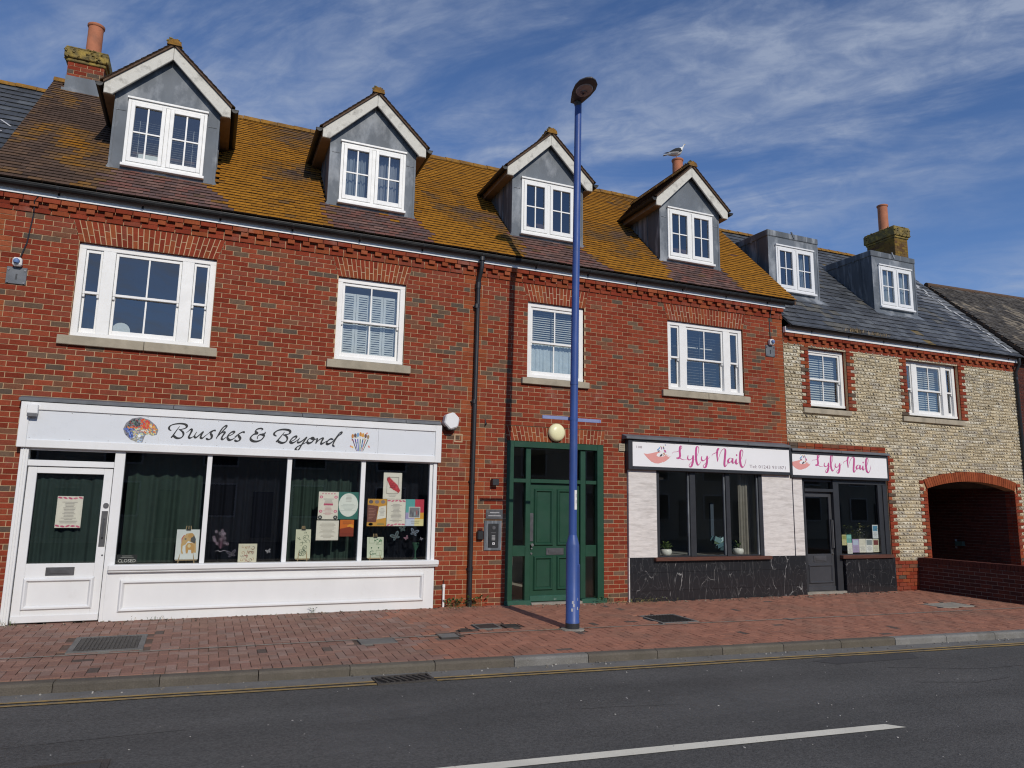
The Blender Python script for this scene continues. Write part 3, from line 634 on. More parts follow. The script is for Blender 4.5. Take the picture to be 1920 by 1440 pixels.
cover('utility_cover', 'flush grey plate in pavers before the poster window', 'utility cover', COVERS[6], .01, 'channel', 'channel')
cover('utility_cover', 'tiny stop tap lid left of the small framed utility cover', 'utility cover', COVERS[7], .01, 'iron', 'iron')

# ------------------------------------------------------------------ red brick building
red = thing('brick_building', 'long red brick building with four gabled dormers on a lichen covered tile roof', 'building', (4, 0, 0))
XL, XR = -5.4, 10.872
W1 = (-1.87, -.067, 3.88, 5.225); W2 = (1.745, 2.855, 3.88, 5.225); W3 = (5.07, 6.2, 3.865, 5.225); W4 = (8.02, 9.84, 3.875, 5.225)
ARCH = [(-1.87, -.06, -1.975, .035, 5.225, 5.55), (1.74, 2.86, 1.635, 2.95, 5.225, 5.55), (5.065, 6.205, 4.965, 6.285, 5.225, 5.55), (8.015, 9.845, 7.925, 9.92, 5.225, 5.55)]
SILLS = [(-2.0, .035, 3.75, 3.825), (1.63, 2.97, 3.75, 3.825), (4.96, 6.28, 3.75, 3.825), (7.86, 9.93, 3.75, 3.825)]
GARCH = (4.715, 6.59, 4.643, 6.63, 2.735, 2.993)
OPEN = [rect(w[0], w[1], 3.80, 5.23) for w in (W1, W2, W3, W4)] + ARCH + [rect(*s) for s in SILLS]
OPEN += [rect(-2.2, 3.44, -1, 2.32), rect(4.715, 6.59, -1, 2.735), GARCH, rect(7.075, 10.9, -1, 2.4)]
QZ = []
def quoin(cx, hw, hn, xr=None):
    k = 0
    while k * .225 < 5.55:
        h = hw if (k + 1) % 2 else hn
        z1 = min(5.55, (k + 1) * .225)
        QZ.append((cx - h, min(cx + h, XR) if xr else cx + h, k * .225, z1)); k += 1
quoin(-2.886, .225, .1125); quoin(4.0885, .225, .1125)
k = 0
while k * .225 < 5.55:
    QZ.append((10.6135 if k % 2 == 0 else 10.726, 10.872, k * .225, min(5.55, (k + 1) * .225))); k += 1
OPENQ = OPEN + [rect(*q) for q in QZ]
wall = MB(); mortar_sheet(wall, -.15, 76, XL, XR, OPEN)
wallp = part('wall', wall, 'mortar', red)
items = lay(-.15, 76, XL, XR, OPENQ, brickcol, phase=.0385)
emit(items, 'brick', wallp, 'brick', 300)
# stacked (not staggered) orange bricks in the joints: merge the half pieces left by the bond
qi = MB()
for x0, x1, z0, z1 in QZ:
    n = max(1, round((x1 - x0) / .225))
    for j in range(n):
        a, b = x0 + (x1 - x0) * j / n, x0 + (x1 - x0) * (j + 1) / n
        for s in range(3):
            za, zb = z0 + s * .075, z0 + (s + 1) * .075
            if zb > z1 + .001: continue
            m = ((a + b) / 2, (za + zb) / 2)
            if any(o[0] < m[0] < o[1] and o[4] < m[1] < o[5] for o in OPEN): continue
            qi.box(a + .005, b - .005, -.005 + RND.uniform(-.001, .001), .06, za + .005, zb - .005, c=RND.choice(ORANGE))
part('quoin_bricks', qi, 'brick', wallp, kind='stuff')
rv = MB()   # reveals of the openings, in brick colour
for w in (W1, W2, W3, W4):
    rv.box(w[0] - .07, w[0] - .002, .061, .14, w[2], w[3], c=RED[1]); rv.box(w[1] + .002, w[1] + .07, .061, .14, w[2], w[3], c=RED[1])
    rv.box(w[0] - .07, w[1] + .07, .004, .16, w[3] + .001, w[3] + .07, c=RED[2])
part('window_reveals', rv, 'brick', wallp)
# splayed flat arches, each voussoir an object of its own
def flat_arch(o, parent, n, name='brick_arch'):
    xb0, xb1, xt0, xt1, z0, z1 = o
    ar = part(name, MB().prism([(xb0 + .003, z0 + .003), (xb1 - .003, z0 + .003), (xt1 - .003, z1 - .003), (xt0 + .003, z1 - .003)], -.001, .06), 'mortar', parent)
    for i in range(n):
        def X(t, s): return (xb0 + (xt0 - xb0) * s) + ((xb1 + (xt1 - xb1) * s) - (xb0 + (xt0 - xb0) * s)) * t
        cut = .62 if i % 2 else .36
        for s0, s1 in ((0, cut), (cut, 1)):
            g_ = .006; gs = .006 / (z1 - z0)
            a, b = s0 + gs, s1 - gs
            pts = [(X(i / n, a) + g_, z0 + (z1 - z0) * a), (X((i + 1) / n, a) - g_, z0 + (z1 - z0) * a), (X((i + 1) / n, b) - g_, z0 + (z1 - z0) * b), (X(i / n, b) + g_, z0 + (z1 - z0) * b)]
            part('brick', MB().prism(pts, -.005 + RND.uniform(-.0012, .0012), .05, c=RND.choice(ORANGE[:3] + RED[:6])), 'brick', ar)
    return ar
flat_arch(ARCH[0], red, 27); flat_arch(ARCH[1], red, 18); flat_arch(ARCH[2], red, 18); flat_arch(ARCH[3], red, 27)
flat_arch(GARCH, red, 27)
# cornice: two oversailing courses with dentils between
def cornice(parent, xl, xr, z, n_name='cornice'):
    co = part(n_name, MB().box(xl, xr, -.004, .10, z + .002, z + .223), 'mortar', parent)
    lo = []; up = []
    lay(z, 1, xl, xr, [], lambda: RND.choice(RED + ORANGE), y0=-.024, y1=.03, items=lo)
    lay(z + .15, 1, xl, xr, [], lambda: RND.choice(RED + ORANGE), y0=-.066, y1=.03, items=up, phase=.11)
    mid = lay(z + .075, 1, xl, xr, [], lambda: RND.choice(RED), y0=-.010, y1=.03)
    emit(lo + up + mid, 'brick', co, 'brick', 40)
    x = xl + .12 - ((xl + .12 + 2.738) % .229)
    base = {}
    while x < xr - .1:
        if x > xl - .02:
            c = RND.choice(ORANGE)
            if c not in base: base[c] = MB().box(0, .103, 0, .09, 0, .063, c=c).mesh('dentil', 'brick')
            o = bpy.data.objects.new('dentil', base[c]); link(o, co, Vector((x, -.062, z + .081)))
        x += .229
    return co
cornice(red, XL, XR, 5.55)
ev = MB().box(XL, XR + .03, -.085, -.012, 5.776, 5.90)
part('eaves_board', ev, 'white', red)
def gutter(parent, xl, xr, yc, z, r=.058, step=1.05, x_b=-2.17):
    mb = MB(); n = 9
    def half(x, rr): return [(x, yc - rr * cos(pi * k / (n - 1)), z - rr * sin(pi * k / (n - 1))) for k in range(n)]
    A = half(xl, r) + half(xr, r)
    mb.add(A, [(i, i + 1, n + i + 1, n + i) for i in range(n - 1)])
    B = half(xl, r - .005) + half(xr, r - .005)
    mb.add(B, [(i, i + 1, n + i + 1, n + i) for i in range(n - 1)])
    mb.add(half(xl, r), [tuple(range(n))]); mb.add(half(xr, r), [tuple(range(n))])
    mb.box(xl, xr, yc - r - .004, yc - r + .004, z - .004, z + .006)
    gt = part('gutter', mb, 'gutter', parent)
    x = x_b
    while x < xr:
        if x > xl:
            bm = MB(); a = half(x - .016, r + .007) + half(x + .016, r + .007)
            bm.add(a, [(i, i + 1, n + i + 1, n + i) for i in range(n - 1)])
            bm.box(x - .014, x + .014, yc + r - .002, -.086 if yc < -.1 else yc + r + .02, z - .09, z - .02)
            part('gutter_bracket', bm, 'black', gt)
        x += step
    return gt
gutter(red, XL, XR + .17, -.150, 5.905, r=.064)
# downpipe
dp = MB().tube([(4.13, -.150, 5.86), (4.13, -.145, 5.70), (4.125, -.12, 5.60), (4.11, -.075, 5.48), (4.105, -.055, 5.38), (4.10, -.055, 4.2), (4.085, -.055, 2.0), (4.085, -.055, .03)], .037, 12)
dpo = part('downpipe', dp, 'black', red, smooth=True)
part('hopper_socket', MB().tube([(4.13, -.150, 5.87), (4.13, -.150, 5.79)], .05, 12).tube([(4.106, -.060, 5.42), (4.104, -.055, 5.32)], .047, 12), 'black', dpo)
for z in (5.0, 3.35, 2.02, .62, .10):
    part('pipe_collar', MB().tube([(4.085, -.055, z + .035), (4.085, -.055, z - .035)], .043, 12).box(4.03, 4.14, -.03, 0, z - .012, z + .012), 'black', dpo)

# ---- roof of the red building: plane z = ZE + y
ZE, YE, YR = 6.13, -.215, 2.93
RX0, RX1 = -3.03, 11.08
D_C = [-.945, 2.283, 5.628, 8.885]
roof = part('roof', MB().quad((RX0, YE + .02, ZE + YE - .005), (RX1, YE + .02, ZE + YE - .005), (RX1, YR, ZE + YR - .025), (RX0, YR, ZE + YR - .025)).quad((RX1, YR, ZE + YR - .03), (RX0, YR, ZE + YR - .03), (RX0, 2 * YR + .3, ZE - .3), (RX1, 2 * YR + .3, ZE - .3)), 'tile', red)
TB = pal([(0.125, 0.075, 0.045), (0.15, 0.085, 0.055), (0.105, 0.066, 0.046), (0.14, 0.068, 0.052)], [3, 3, 3, 2], 10, .14, 21)      # bare brown tile
TP = pal([(0.135, 0.078, 0.066), (0.165, 0.095, 0.078), (0.115, 0.074, 0.068), (0.185, 0.085, 0.068)], [3, 3, 2, 1], 10, .12, 22)     # clean tile below dormers
TO = pal([(0.34, 0.165, 0.022), (0.30, 0.150, 0.040), (0.36, 0.190, 0.032), (0.25, 0.128, 0.04), (0.31, 0.13, 0.02)], [4, 4, 2, 3, 2], 16, .14, 23)
TY = pal([(0.20, 0.118, 0.022), (0.17, 0.096, 0.024), (0.145, 0.085, 0.03), (0.24, 0.13, 0.02)], [3, 3, 3, 2], 12, .12, 24)              # half grown lichen
TK = pal([(0.085, 0.055, 0.035), (0.10, 0.07, 0.04)], [1, 1], 6, .15, 25)
rn = random.Random(5)
LV = [(.078, .051, .038), (.098, .062, .044), (.115, .070, .045), (.138, .080, .042), (.165, .090, .035), (.200, .100, .027), (.235, .108, .020), (.268, .116, .015), (.300, .126, .012), (.325, .140, .014)]
LVJ = [[tuple(round(q, 4) for q in jit(c, .09, rn)) for _ in range(3)] for c in LV]
LAT = {}
def vnoise(x, y):
    xi, yi = floor(x), floor(y); fx, fy = x - xi, y - yi
    def h(a, b):
        if (a, b) not in LAT: LAT[(a, b)] = random.Random(a * 7919 + b * 104729 + 17).random()
        return LAT[(a, b)]
    fx = fx * fx * (3 - 2 * fx); fy = fy * fy * (3 - 2 * fy)
    return (h(xi, yi) * (1 - fx) + h(xi + 1, yi) * fx) * (1 - fy) + (h(xi, yi + 1) * (1 - fx) + h(xi + 1, yi + 1) * fx) * fy
def fb(x, y): return .55 * vnoise(x, y) + .3 * vnoise(2.1 * x + 9, 2.1 * y) + .15 * vnoise(4.3 * x, 4.3 * y + 5)
def tilecol(x, y):
    clean = 0.0
    for c in D_C:     # run-off from the lead keeps the strip below each dormer clean, with a ragged edge
        fl = .78 + max(0, (.35 - y)) * (.42 if x > c else .12) + .30 * (fb(x * 3, y * 7) - .5)
        fr = .80 + .25 * (fb(x * 4 + 5, y * 6) - .5)
        if y < .46: clean = max(clean, min(1, max(0, (fl - (x - c)) / .14)) * min(1, max(0, ((x - c) + fr) / .14)))
    if rn.random() < clean * .97: return rn.choice(TP)
    l = fb(x * .9, y * 1.1) + .34 * (fb(x * 5, y * 5 + 3) - .5)
    left = max(0.0, min(1.0, (-.1 - x) / .8))       # the left end carries much less lichen
    l += .20 - left * .36 + rn.uniform(-.07, .07)
    if x < -.9: l += .22 * max(0, min(1, (y - 1.5) / 1.1)) * (1 if x > -2.75 else .4) + (.10 if x > -2.3 and y < .5 else 0)
    if 3.5 < x < 4.9 and y < 1.0: l -= .15
    if .55 < x < 1.1 and y < 1.2: l -= .12
    k = int(max(0, min(9.99, (l - .24) * 19 - 3 * clean)))
    if rn.random() < .03: k = max(0, k - 3)
    return rn.choice(LVJ[k])
RS = Matrix.Rotation(pi / 4, 4, 'X')
def drz(x, c): return 8.62 - abs(x - c) * .93
def tiles(x0, x1, ze, ye, yr, skip, colf, w=.165, gauge=.1, ln=.17, th=.006, lift=.014, tilt=.085):
    items = []; L = (yr - ye) * sqrt(2); k = 0
    while k * gauge < L:
        s0 = k * gauge; s1 = min(s0 + ln, L + .03)
        x = x0 + (w / 2 if k % 2 else 0) - (w if k % 2 else 0)
        while x < x1:
            a, b = max(x, x0), min(x + w, x1)
            if b - a > .03:
                s = (s0 + s1) / 2; y = ye + s / sqrt(2); z = ze + y
                cx = (a + b) / 2
                if not skip(cx, ye + (s0 + .05) / sqrt(2), ze + ye + (s0 + .05) / sqrt(2)):
                    slip = 0
                    m = T4((cx, y, z)) @ RS @ T4((0, slip, lift + rn.uniform(-.002, .003))) @ Matrix.Rotation(-tilt + rn.uniform(-.012, .012), 4, 'X') @ Matrix.Rotation(rn.uniform(-.006, .006), 4, 'Y')
                    items.append((m, ((b - a) / 2 - .0014, (s1 - s0) / 2, th), colf(cx, ye + s0 / sqrt(2)), b - a > w - .002 and s1 - s0 > ln - .002))
            x += w
        k += 1
    return items
def skip_red(x, y, z):
    for c in D_C:
        if abs(x - c) < .735 and y > .40 and z < drz(x, c) - .05: return True
    if -2.80 < x < -2.23 and y > 2.62: return True
    return False
emit(tiles(RX0, RX1, ZE, YE, YR, skip_red, tilecol, th=.0095, lift=.022, tilt=.125), 'roof_tile', roof, 'tile', 300, edge=(.022, .014, .009))  # edge: bare tile sides, blackened in colour for the shade between rows
SP = [(-2.45, 1.02), (4.15, .72), (4.6, .92), (10.6, 1.1)]
for i, (x, y) in enumerate(SP):       # a few slipped tiles
    part('slipped_tile', MB().mbox(T4((x, y, ZE + y)) @ RS @ T4((0, 0, .028)) @ Matrix.Rotation(-.05, 4, 'X'), .16, .045, .008, c=(.10, .05, .045)), 'tile', roof)
def ridge(parent, xl, xr, y, z, mat='ridge', r=.115, L=.32):
    x = xl; first = None
    while x < xr - .02:
        e = min(x + L, xr)
        if first is None or e - x < L - .001:
            mb = MB(); n = 8
            vs = [(q, y - (r + o) * cos(pi * k / n), z - .06 + (r + o) * sin(pi * k / n)) for q, o in ((0, .006), (e - x - .006, 0)) for k in range(n + 1)]
            mb.add(vs, [(k, k + 1, n + 2 + k, n + 1 + k) for k in range(n)]); mb.add(vs[:n + 1], [tuple(range(n + 1))]); mb.add(vs[n + 1:], [tuple(range(n + 1))])
            me = mb.mesh('ridge_tile', mat)
            if first is None: first = me
        o = bpy.data.objects.new('ridge_tile', me if e - x < L - .001 else first); link(o, parent, Vector((x, 0, RND.uniform(-.006, .006))))
        x = e
ridge(roof, RX0, RX1, YR, ZE + YR + .015)
gbl = MB()
for gx_ in (RX0 + .06, XR):
    gbl.add([(gx_, 0, 5.5), (gx_, 2 * YR, 5.5), (gx_, 2 * YR, 6.0), (gx_, YR, ZE + YR - .08), (gx_, 0, ZE - .06)], [(0, 1, 2, 3, 4)], c=RED[0])
    gbl.quad((gx_, .1, -.2), (gx_, 2 * YR, -.2), (gx_, 2 * YR, 5.5), (gx_, .1, 5.5), c=RED[0])
gbl.quad((XL, 2 * YR, -.2), (XR, 2 * YR, -.2), (XR, 2 * YR, 6), (XL, 2 * YR, 6), c=RED[0])
part('gable_wall', gbl, 'brick', red)
# verge on the right edge
part('verge', MB().add([(RX1 - .04, YE, ZE + YE - .07), (RX1, YE, ZE + YE - .07), (RX1, YR, ZE + YR - .07), (RX1 - .04, YR, ZE + YR - .07), (RX1 - .04, YE, ZE + YE - .004), (RX1, YE, ZE + YE - .004), (RX1, YR, ZE + YR - .004), (RX1 - .04, YR, ZE + YR - .004)], [(0, 3, 2, 1), (4, 5, 6, 7), (0, 1, 5, 4), (1, 2, 6, 5), (2, 3, 7, 6), (3, 0, 4, 7)]), 'tile', roof)

# ---- casement window used in the dormers
def casement(parent, x0, x1, z0, z1, yf, room=True, fm='white_frame', org=None):
    """drip, outer frame, two casements with a cross of bars each"""
    wf = part('window_frame', MB().frame(x0, x1, z0 + .045, z1 - .03, yf - .03, yf + .05, .045).box(x0 + (x1 - x0) / 2 - .03, x0 + (x1 - x0) / 2 + .03, yf - .028, yf + .048, z0 + .09, z1 - .075), fm, parent, bevel=.004)
    part('window_drip', MB().box(x0 - .012, x1 + .012, yf - .055, yf + .04, z1 - .029, z1), fm, parent)
    part('window_sill', MB().box(x0 - .022, x1 + .022, yf - .075, yf + .04, z0, z0 + .044), fm, parent, bevel=.005)
    m = (x0 + x1) / 2
    for a, b in ((x0 + .045, m - .03), (m + .03, x1 - .045)):
        part('casement', MB().frame(a + .002, b - .002, z0 + .092, z1 - .077, yf - .040, yf + .012, .055, .06, .075), fm, parent, bevel=.004)
        ga, gb, gc, gd = a + .057, b - .057, z0 + .167, z1 - .137
        part('window_pane', MB().quad((ga, yf - .006, gc), (gb, yf - .006, gc), (gb, yf - .006, gd), (ga, yf - .006, gd)), 'glass', parent)
        mx = (ga + gb) / 2; mz = (gc + gd) / 2
        part('glazing_bar', MB().box(mx - .011, mx + .011, yf - .022, yf - .008, gc, gd).box(ga, mx - .011, yf - .021, yf - .008, mz - .011, mz + .011).box(mx + .011, gb, yf - .021, yf - .008, mz - .011, mz + .011), fm, parent)
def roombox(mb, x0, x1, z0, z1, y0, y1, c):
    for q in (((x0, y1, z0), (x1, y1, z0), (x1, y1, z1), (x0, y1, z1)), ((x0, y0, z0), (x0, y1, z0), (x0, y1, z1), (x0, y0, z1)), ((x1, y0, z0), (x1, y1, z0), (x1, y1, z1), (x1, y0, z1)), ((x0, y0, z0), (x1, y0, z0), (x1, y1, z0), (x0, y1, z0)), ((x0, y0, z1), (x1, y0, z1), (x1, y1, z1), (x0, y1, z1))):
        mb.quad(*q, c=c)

# ---- gabled dormer (built once, copied three times)
def make_dormer(c):
    YF, HW = .38, .742
    zb = ZE + YF - .03
    org = Vector((c, YF, 6.5))
    # lead gable front with a window hole, cheeks
    x0, x1, z0, z1 = c - .56, c + .56, 6.60, 7.735
    mb = MB()
    L, Rr = c - HW, c + HW; se = drz(Rr, c) - .10; ap = 8.62 - .08
    mb.prism([(L, zb), (x0 + .01, zb), (x0 + .01, z1 + .0), (x0 + .01, 8.0), (x0, drz(x0, c) - .1), (L, se)], YF, YF + .05)
    mb.prism([(x1 - .01, zb), (Rr, zb), (Rr, se), (x1, drz(x1, c) - .1), (x1 - .01, 8.0), (x1 - .01, z1)], YF, YF + .05)
    mb.prism([(x0 + .01, zb), (x1 - .01, zb), (x1 - .01, z0 + .02), (x0 + .01, z0 + .02)], YF, YF + .05)
    mb.prism([(x0 + .01, z1 - .012), (x1 - .01, z1 - .012), (x1 - .01, 8.0), (x1, drz(x1, c) - .1), (c, ap), (x0, drz(x0, c) - .1), (x0 + .01, 8.0)], YF + .0005, YF + .05)
    d = part('dormer', mb, 'lead', red, org=org)
    for s in (-1, 1):
        ch = MB(); X = c + s * (HW + .001)
        yb = se - ZE
        ch.add([(X, YF + .0, zb), (X, YF, se), (X, yb + .1, se), (X, YF + .15, zb + .1)], [(0, 1, 2, 3)])
        for q in (.45, .85):
            zz = ZE + YF + q
            if zz < se - .05: ch.box(X - .012, X + .012, YF + q - .012, YF + q + .012, zz - .05, se - .01)
        part('cheek', ch, 'lead_dark', d)
    # corner rolls and lap joints of the lead
    for a_, b_ in ((L - .004, L + .03), (Rr - .03, Rr + .004)): part('lead_roll', MB().box(a_, b_, YF - .008, YF - .001, zb + .02, se - .01), 'lead', d)
    for a_, b_ in ((L + .03, x0 - .02), (x1 + .02, Rr - .03)): part('lead_lap', MB().box(a_, b_, YF - .006, YF - .001, 7.50, 7.515), 'lead_dark', d)
    # apron flashing on the tiles below
    apx = MB(); y0, y1 = YF - .13, YF + .01
    apx.add([(L - .06, y0, ZE + y0 + .035), (Rr + .07, y0, ZE + y0 + .035), (Rr + .03, y1, ZE + y1 + .04), (L - .03, y1, ZE + y1 + .04)], [(0, 1, 2, 3)])
    apx.add([(L - .03, YF - .004, ZE + y1 + .04), (Rr + .03, YF - .004, ZE + y1 + .04), (Rr, YF - .004, ZE + y1 + .11), (L, YF - .004, ZE + y1 + .11)], [(0, 1, 2, 3)])
    part('apron_flashing', apx, 'lead', d)
    casement(d, x0, x1, z0, z1, YF)
    # bargeboards
    yb0, yb1 = .255, .295
    for s in (-1, 1):
        pts = [(c, 8.445), (c + s * .76, 7.69), (c + s * .772, 7.672), (c + s * .893, 7.672), (c + s * .893, 7.84), (c, 8.667)]
        if s < 0: pts = pts[::-1]
        part('bargeboard', MB().prism([(x + (.0015 if s > 0 else -.0015) * (x == c), z) for x, z in pts], yb0, yb1), 'weathered', d, bevel=.006)
    # roof slopes
    YV = .225
    for s in (-1, 1):
        rb = MB(); e = .905; ze = 8.70 - e * .93
        for off, nm in ((0.0, 'a'),):
            P = lambda x, y, dz: (c + s * x, y, 8.70 - x * .93 + dz)
            yr0 = 8.70 - ZE; yr1 = ze - ZE
            rb.add([P(0, YV, 0), P(e, YV, 0), P(e, yr1 + .12, 0), P(0, yr0 + .12, 0), P(0, YV, -.035), P(e, YV, -.035), P(e, yr1 + .05, -.035), P(0, yr0 + .05, -.035)],
                   [(0, 1, 2, 3), (7, 6, 5, 4), (0, 4, 5, 1), (1, 5, 6, 2), (3, 7, 4, 0)])
        part('dormer_roof', rb, 'tile', d)
        sl = atan2(.93, 1); its = MB(); Ls = .93 / cos(sl); k = 0
        while k * .1 < Ls - .04:
            s0 = Ls - k * .1       # distance from the ridge of the lower edge
            y = YV - .012 + (.0825 if k % 2 else 0) - (.165 if k % 2 else 0)
            while y < 2.75:
                a, b = max(y, YV - .012), y + .165
                mid = s0 - .075; xx = mid * cos(sl); zz = 8.70 - mid * sin(sl)
                if (a + b) / 2 < zz - ZE + .03 and b - a > .04:
                    m = T4((c + s * xx, (a + b) / 2, zz)) @ Matrix.Rotation(s * sl, 4, 'Y') @ T4((0, 0, .012)) @ Matrix.Rotation(-s * .085, 4, 'Y')
                    l = fb(a * 2 + c, k * .35 + s)
                    cc = rn.choice(TO if l > .62 else TY if l > .52 and rn.random() < .6 else TP if a < .5 else TB)
                    its.mbox(m, .085, (b - a) / 2 - .002, .007, c=cc, edge=(.03, .02, .014))  # sides coloured near black, painting in the shade under each row
                y += .165
            k += 1
        part('dormer_tiles', its, 'tile', d, kind='stuff')
        # gutter, soffit and fascia along the eaves
        X = c + s * .955; n = 7; zg = 7.80; r = .052
        gm = MB(); yend = zg - ZE + .02
        def half(y, rr): return [(X + rr * cos(pi * q / (n - 1)), y, zg - rr * sin(pi * q / (n - 1))) for q in range(n)]
        gm.add(half(YV, r) + half(yend, r), [(q, q + 1, n + q + 1, n + q) for q in range(n - 1)])
        gm.add(half(YV, r), [tuple(range(n))]); gm.box(X - r - .003, X + r + .003, YV - .004, YV + .03, zg - .004, zg + .008)
        part('dormer_gutter', gm, 'gutter', d)
        so = MB(); xa, xb = sorted((c + s * (HW + .004), c + s * .90)); zs = 7.675
        so.add([(xa, YV + .075, zs), (xb, YV + .075, zs), (xb, zs - ZE + .05, zs), (xa, zs - ZE + .05, zs), (xa, YV + .075, zs + .012), (xb, YV + .075, zs + .012), (xb, zs - ZE + .06, zs + .012), (xa, zs - ZE + .06, zs + .012)], [(0, 3, 2, 1), (4, 5, 6, 7), (0, 1, 5, 4), (1, 2, 6, 5), (2, 3, 7, 6), (3, 0, 4, 7)])
        xa, xb = sorted((c + s * .872, c + s * .893))
        so.box(xa, xb, YV + .075, 1.72, 7.69, 7.84)
        part('dormer_soffit', so, 'soffit', d)
    # ridge tiles, heavier lichen at the front
    rm = MB(); n = 8; yy = YV - .02
    while yy < 2.72:
        e = min(yy + .3, 2.74); r = .10
        vs = [(c - (r + o) * cos(pi * q / n), t, 8.665 + (r + o) * sin(pi * q / n) * .95) for t, o in ((yy, .006), (e - .005, 0)) for q in range(n + 1)]
        rm.add(vs, [(q, q + 1, n + 2 + q, n + 1 + q) for q in range(n)]); rm.add(vs[:n + 1], [tuple(range(n + 1))])
        yy = e
    part('dormer_ridge', rm, 'ridge', d)
    mm = MB(); rr = random.Random(3)
    for _ in range(26):
        px, py = rr.uniform(-.10, .10), rr.uniform(YV - .03, YV + .3)
        mm.mbox(T4((c + px, py, 8.665 + sqrt(max(0, .0121 - px * px)) + rr.uniform(-.01, .012))) @ Matrix.Rotation(rr.uniform(0, 3), 4, (rr.random(), rr.random(), .4)), rr.uniform(.012, .026), rr.uniform(.012, .024), rr.uniform(.008, .016))
    part('moss_tuft', mm, 'moss', d)
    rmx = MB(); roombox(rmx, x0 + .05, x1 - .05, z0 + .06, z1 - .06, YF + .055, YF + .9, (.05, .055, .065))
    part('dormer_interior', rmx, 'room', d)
    return d
d0 = make_dormer(D_C[0])
def copy_part(src, parent, dx):
    o = src.copy(); COL.objects.link(o)
    org = ORG[src.name] + Vector((dx, 0, 0)); ORG[o.name] = org
    o.parent = parent; o.location = org - ORG[parent.name]
    for chd in list(src.children): copy_part(chd, o, dx)
    return o
DORM = [d0] + [copy_part(d0, red, c - D_C[0]) for c in D_C[1:]]
def blind(parent, x0, x1, z0, z1, y, pitch=.05, tiltz=.02, name='blind', mat='blind', c=(1, 1, 1)):
    mb = MB(); z = z0
    while z < z1:
        mb.add([(x0, y, z), (x1, y, z), (x1, y + .022, z + tiltz), (x0, y + .022, z + tiltz)], [(0, 1, 2, 3)], c=c); z += pitch
    for x in (x0 + .12, (x0 + x1) / 2, x1 - .12): mb.box(x - .002, x + .002, y - .001, y + .001, z0, z1)
    return part(name, mb, mat, parent)
def drape(parent, x0, x1, z0, z1, y, amp=.018, folds=16, c=(.5, .5, .5), name='curtain', seed=1, mat='cloth'):
    mb = MB(); N = max(30, folds * 12); mb.soft = True; r = random.Random(seed); ph = [r.uniform(0, 6) for _ in range(4)]
    def yy(t, s): return y + amp * (sin(2 * pi * folds * t + ph[0] + 1.6 * sin(4.1 * t + ph[1]) + .25 * s) + .7 * sin(2 * pi * folds * .43 * t + ph[2] + .4 * s) + .35 * sin(2 * pi * folds * 1.73 * t + ph[3])) * (.6 + .4 * s)
    M_ = 6
    vs = [(x0 + (x1 - x0) * (i / N), yy(i / N, j / M_), z1 + (z0 - z1) * j / M_) for j in range(M_ + 1) for i in range(N + 1)]
    mb.add(vs, [(j * (N + 1) + i, j * (N + 1) + i + 1, (j + 1) * (N + 1) + i + 1, (j + 1) * (N + 1) + i) for j in range(M_) for i in range(N)], c=c)
    return part(name, mb, mat, parent, smooth=False) if parent is not None else mb
c = D_C[0]; blind(DORM[0], c - .5, c + .5, 6.76, 7.42, .46, .036, .012)
part('paper_card', MB().box(c - .36, c - .06, .42, .425, 6.77, 6.87, c=(.7, .75, .75)), 'print', DORM[0])
c = D_C[1]; drape(DORM[1], c - .5, c - .1, 6.65, 7.7, .52, .02, 7, (.26, .30, .34), seed=4); drape(DORM[1], c + .1, c + .5, 6.65, 7.7, .52, .02, 7, (.30, .32, .36), seed=5)

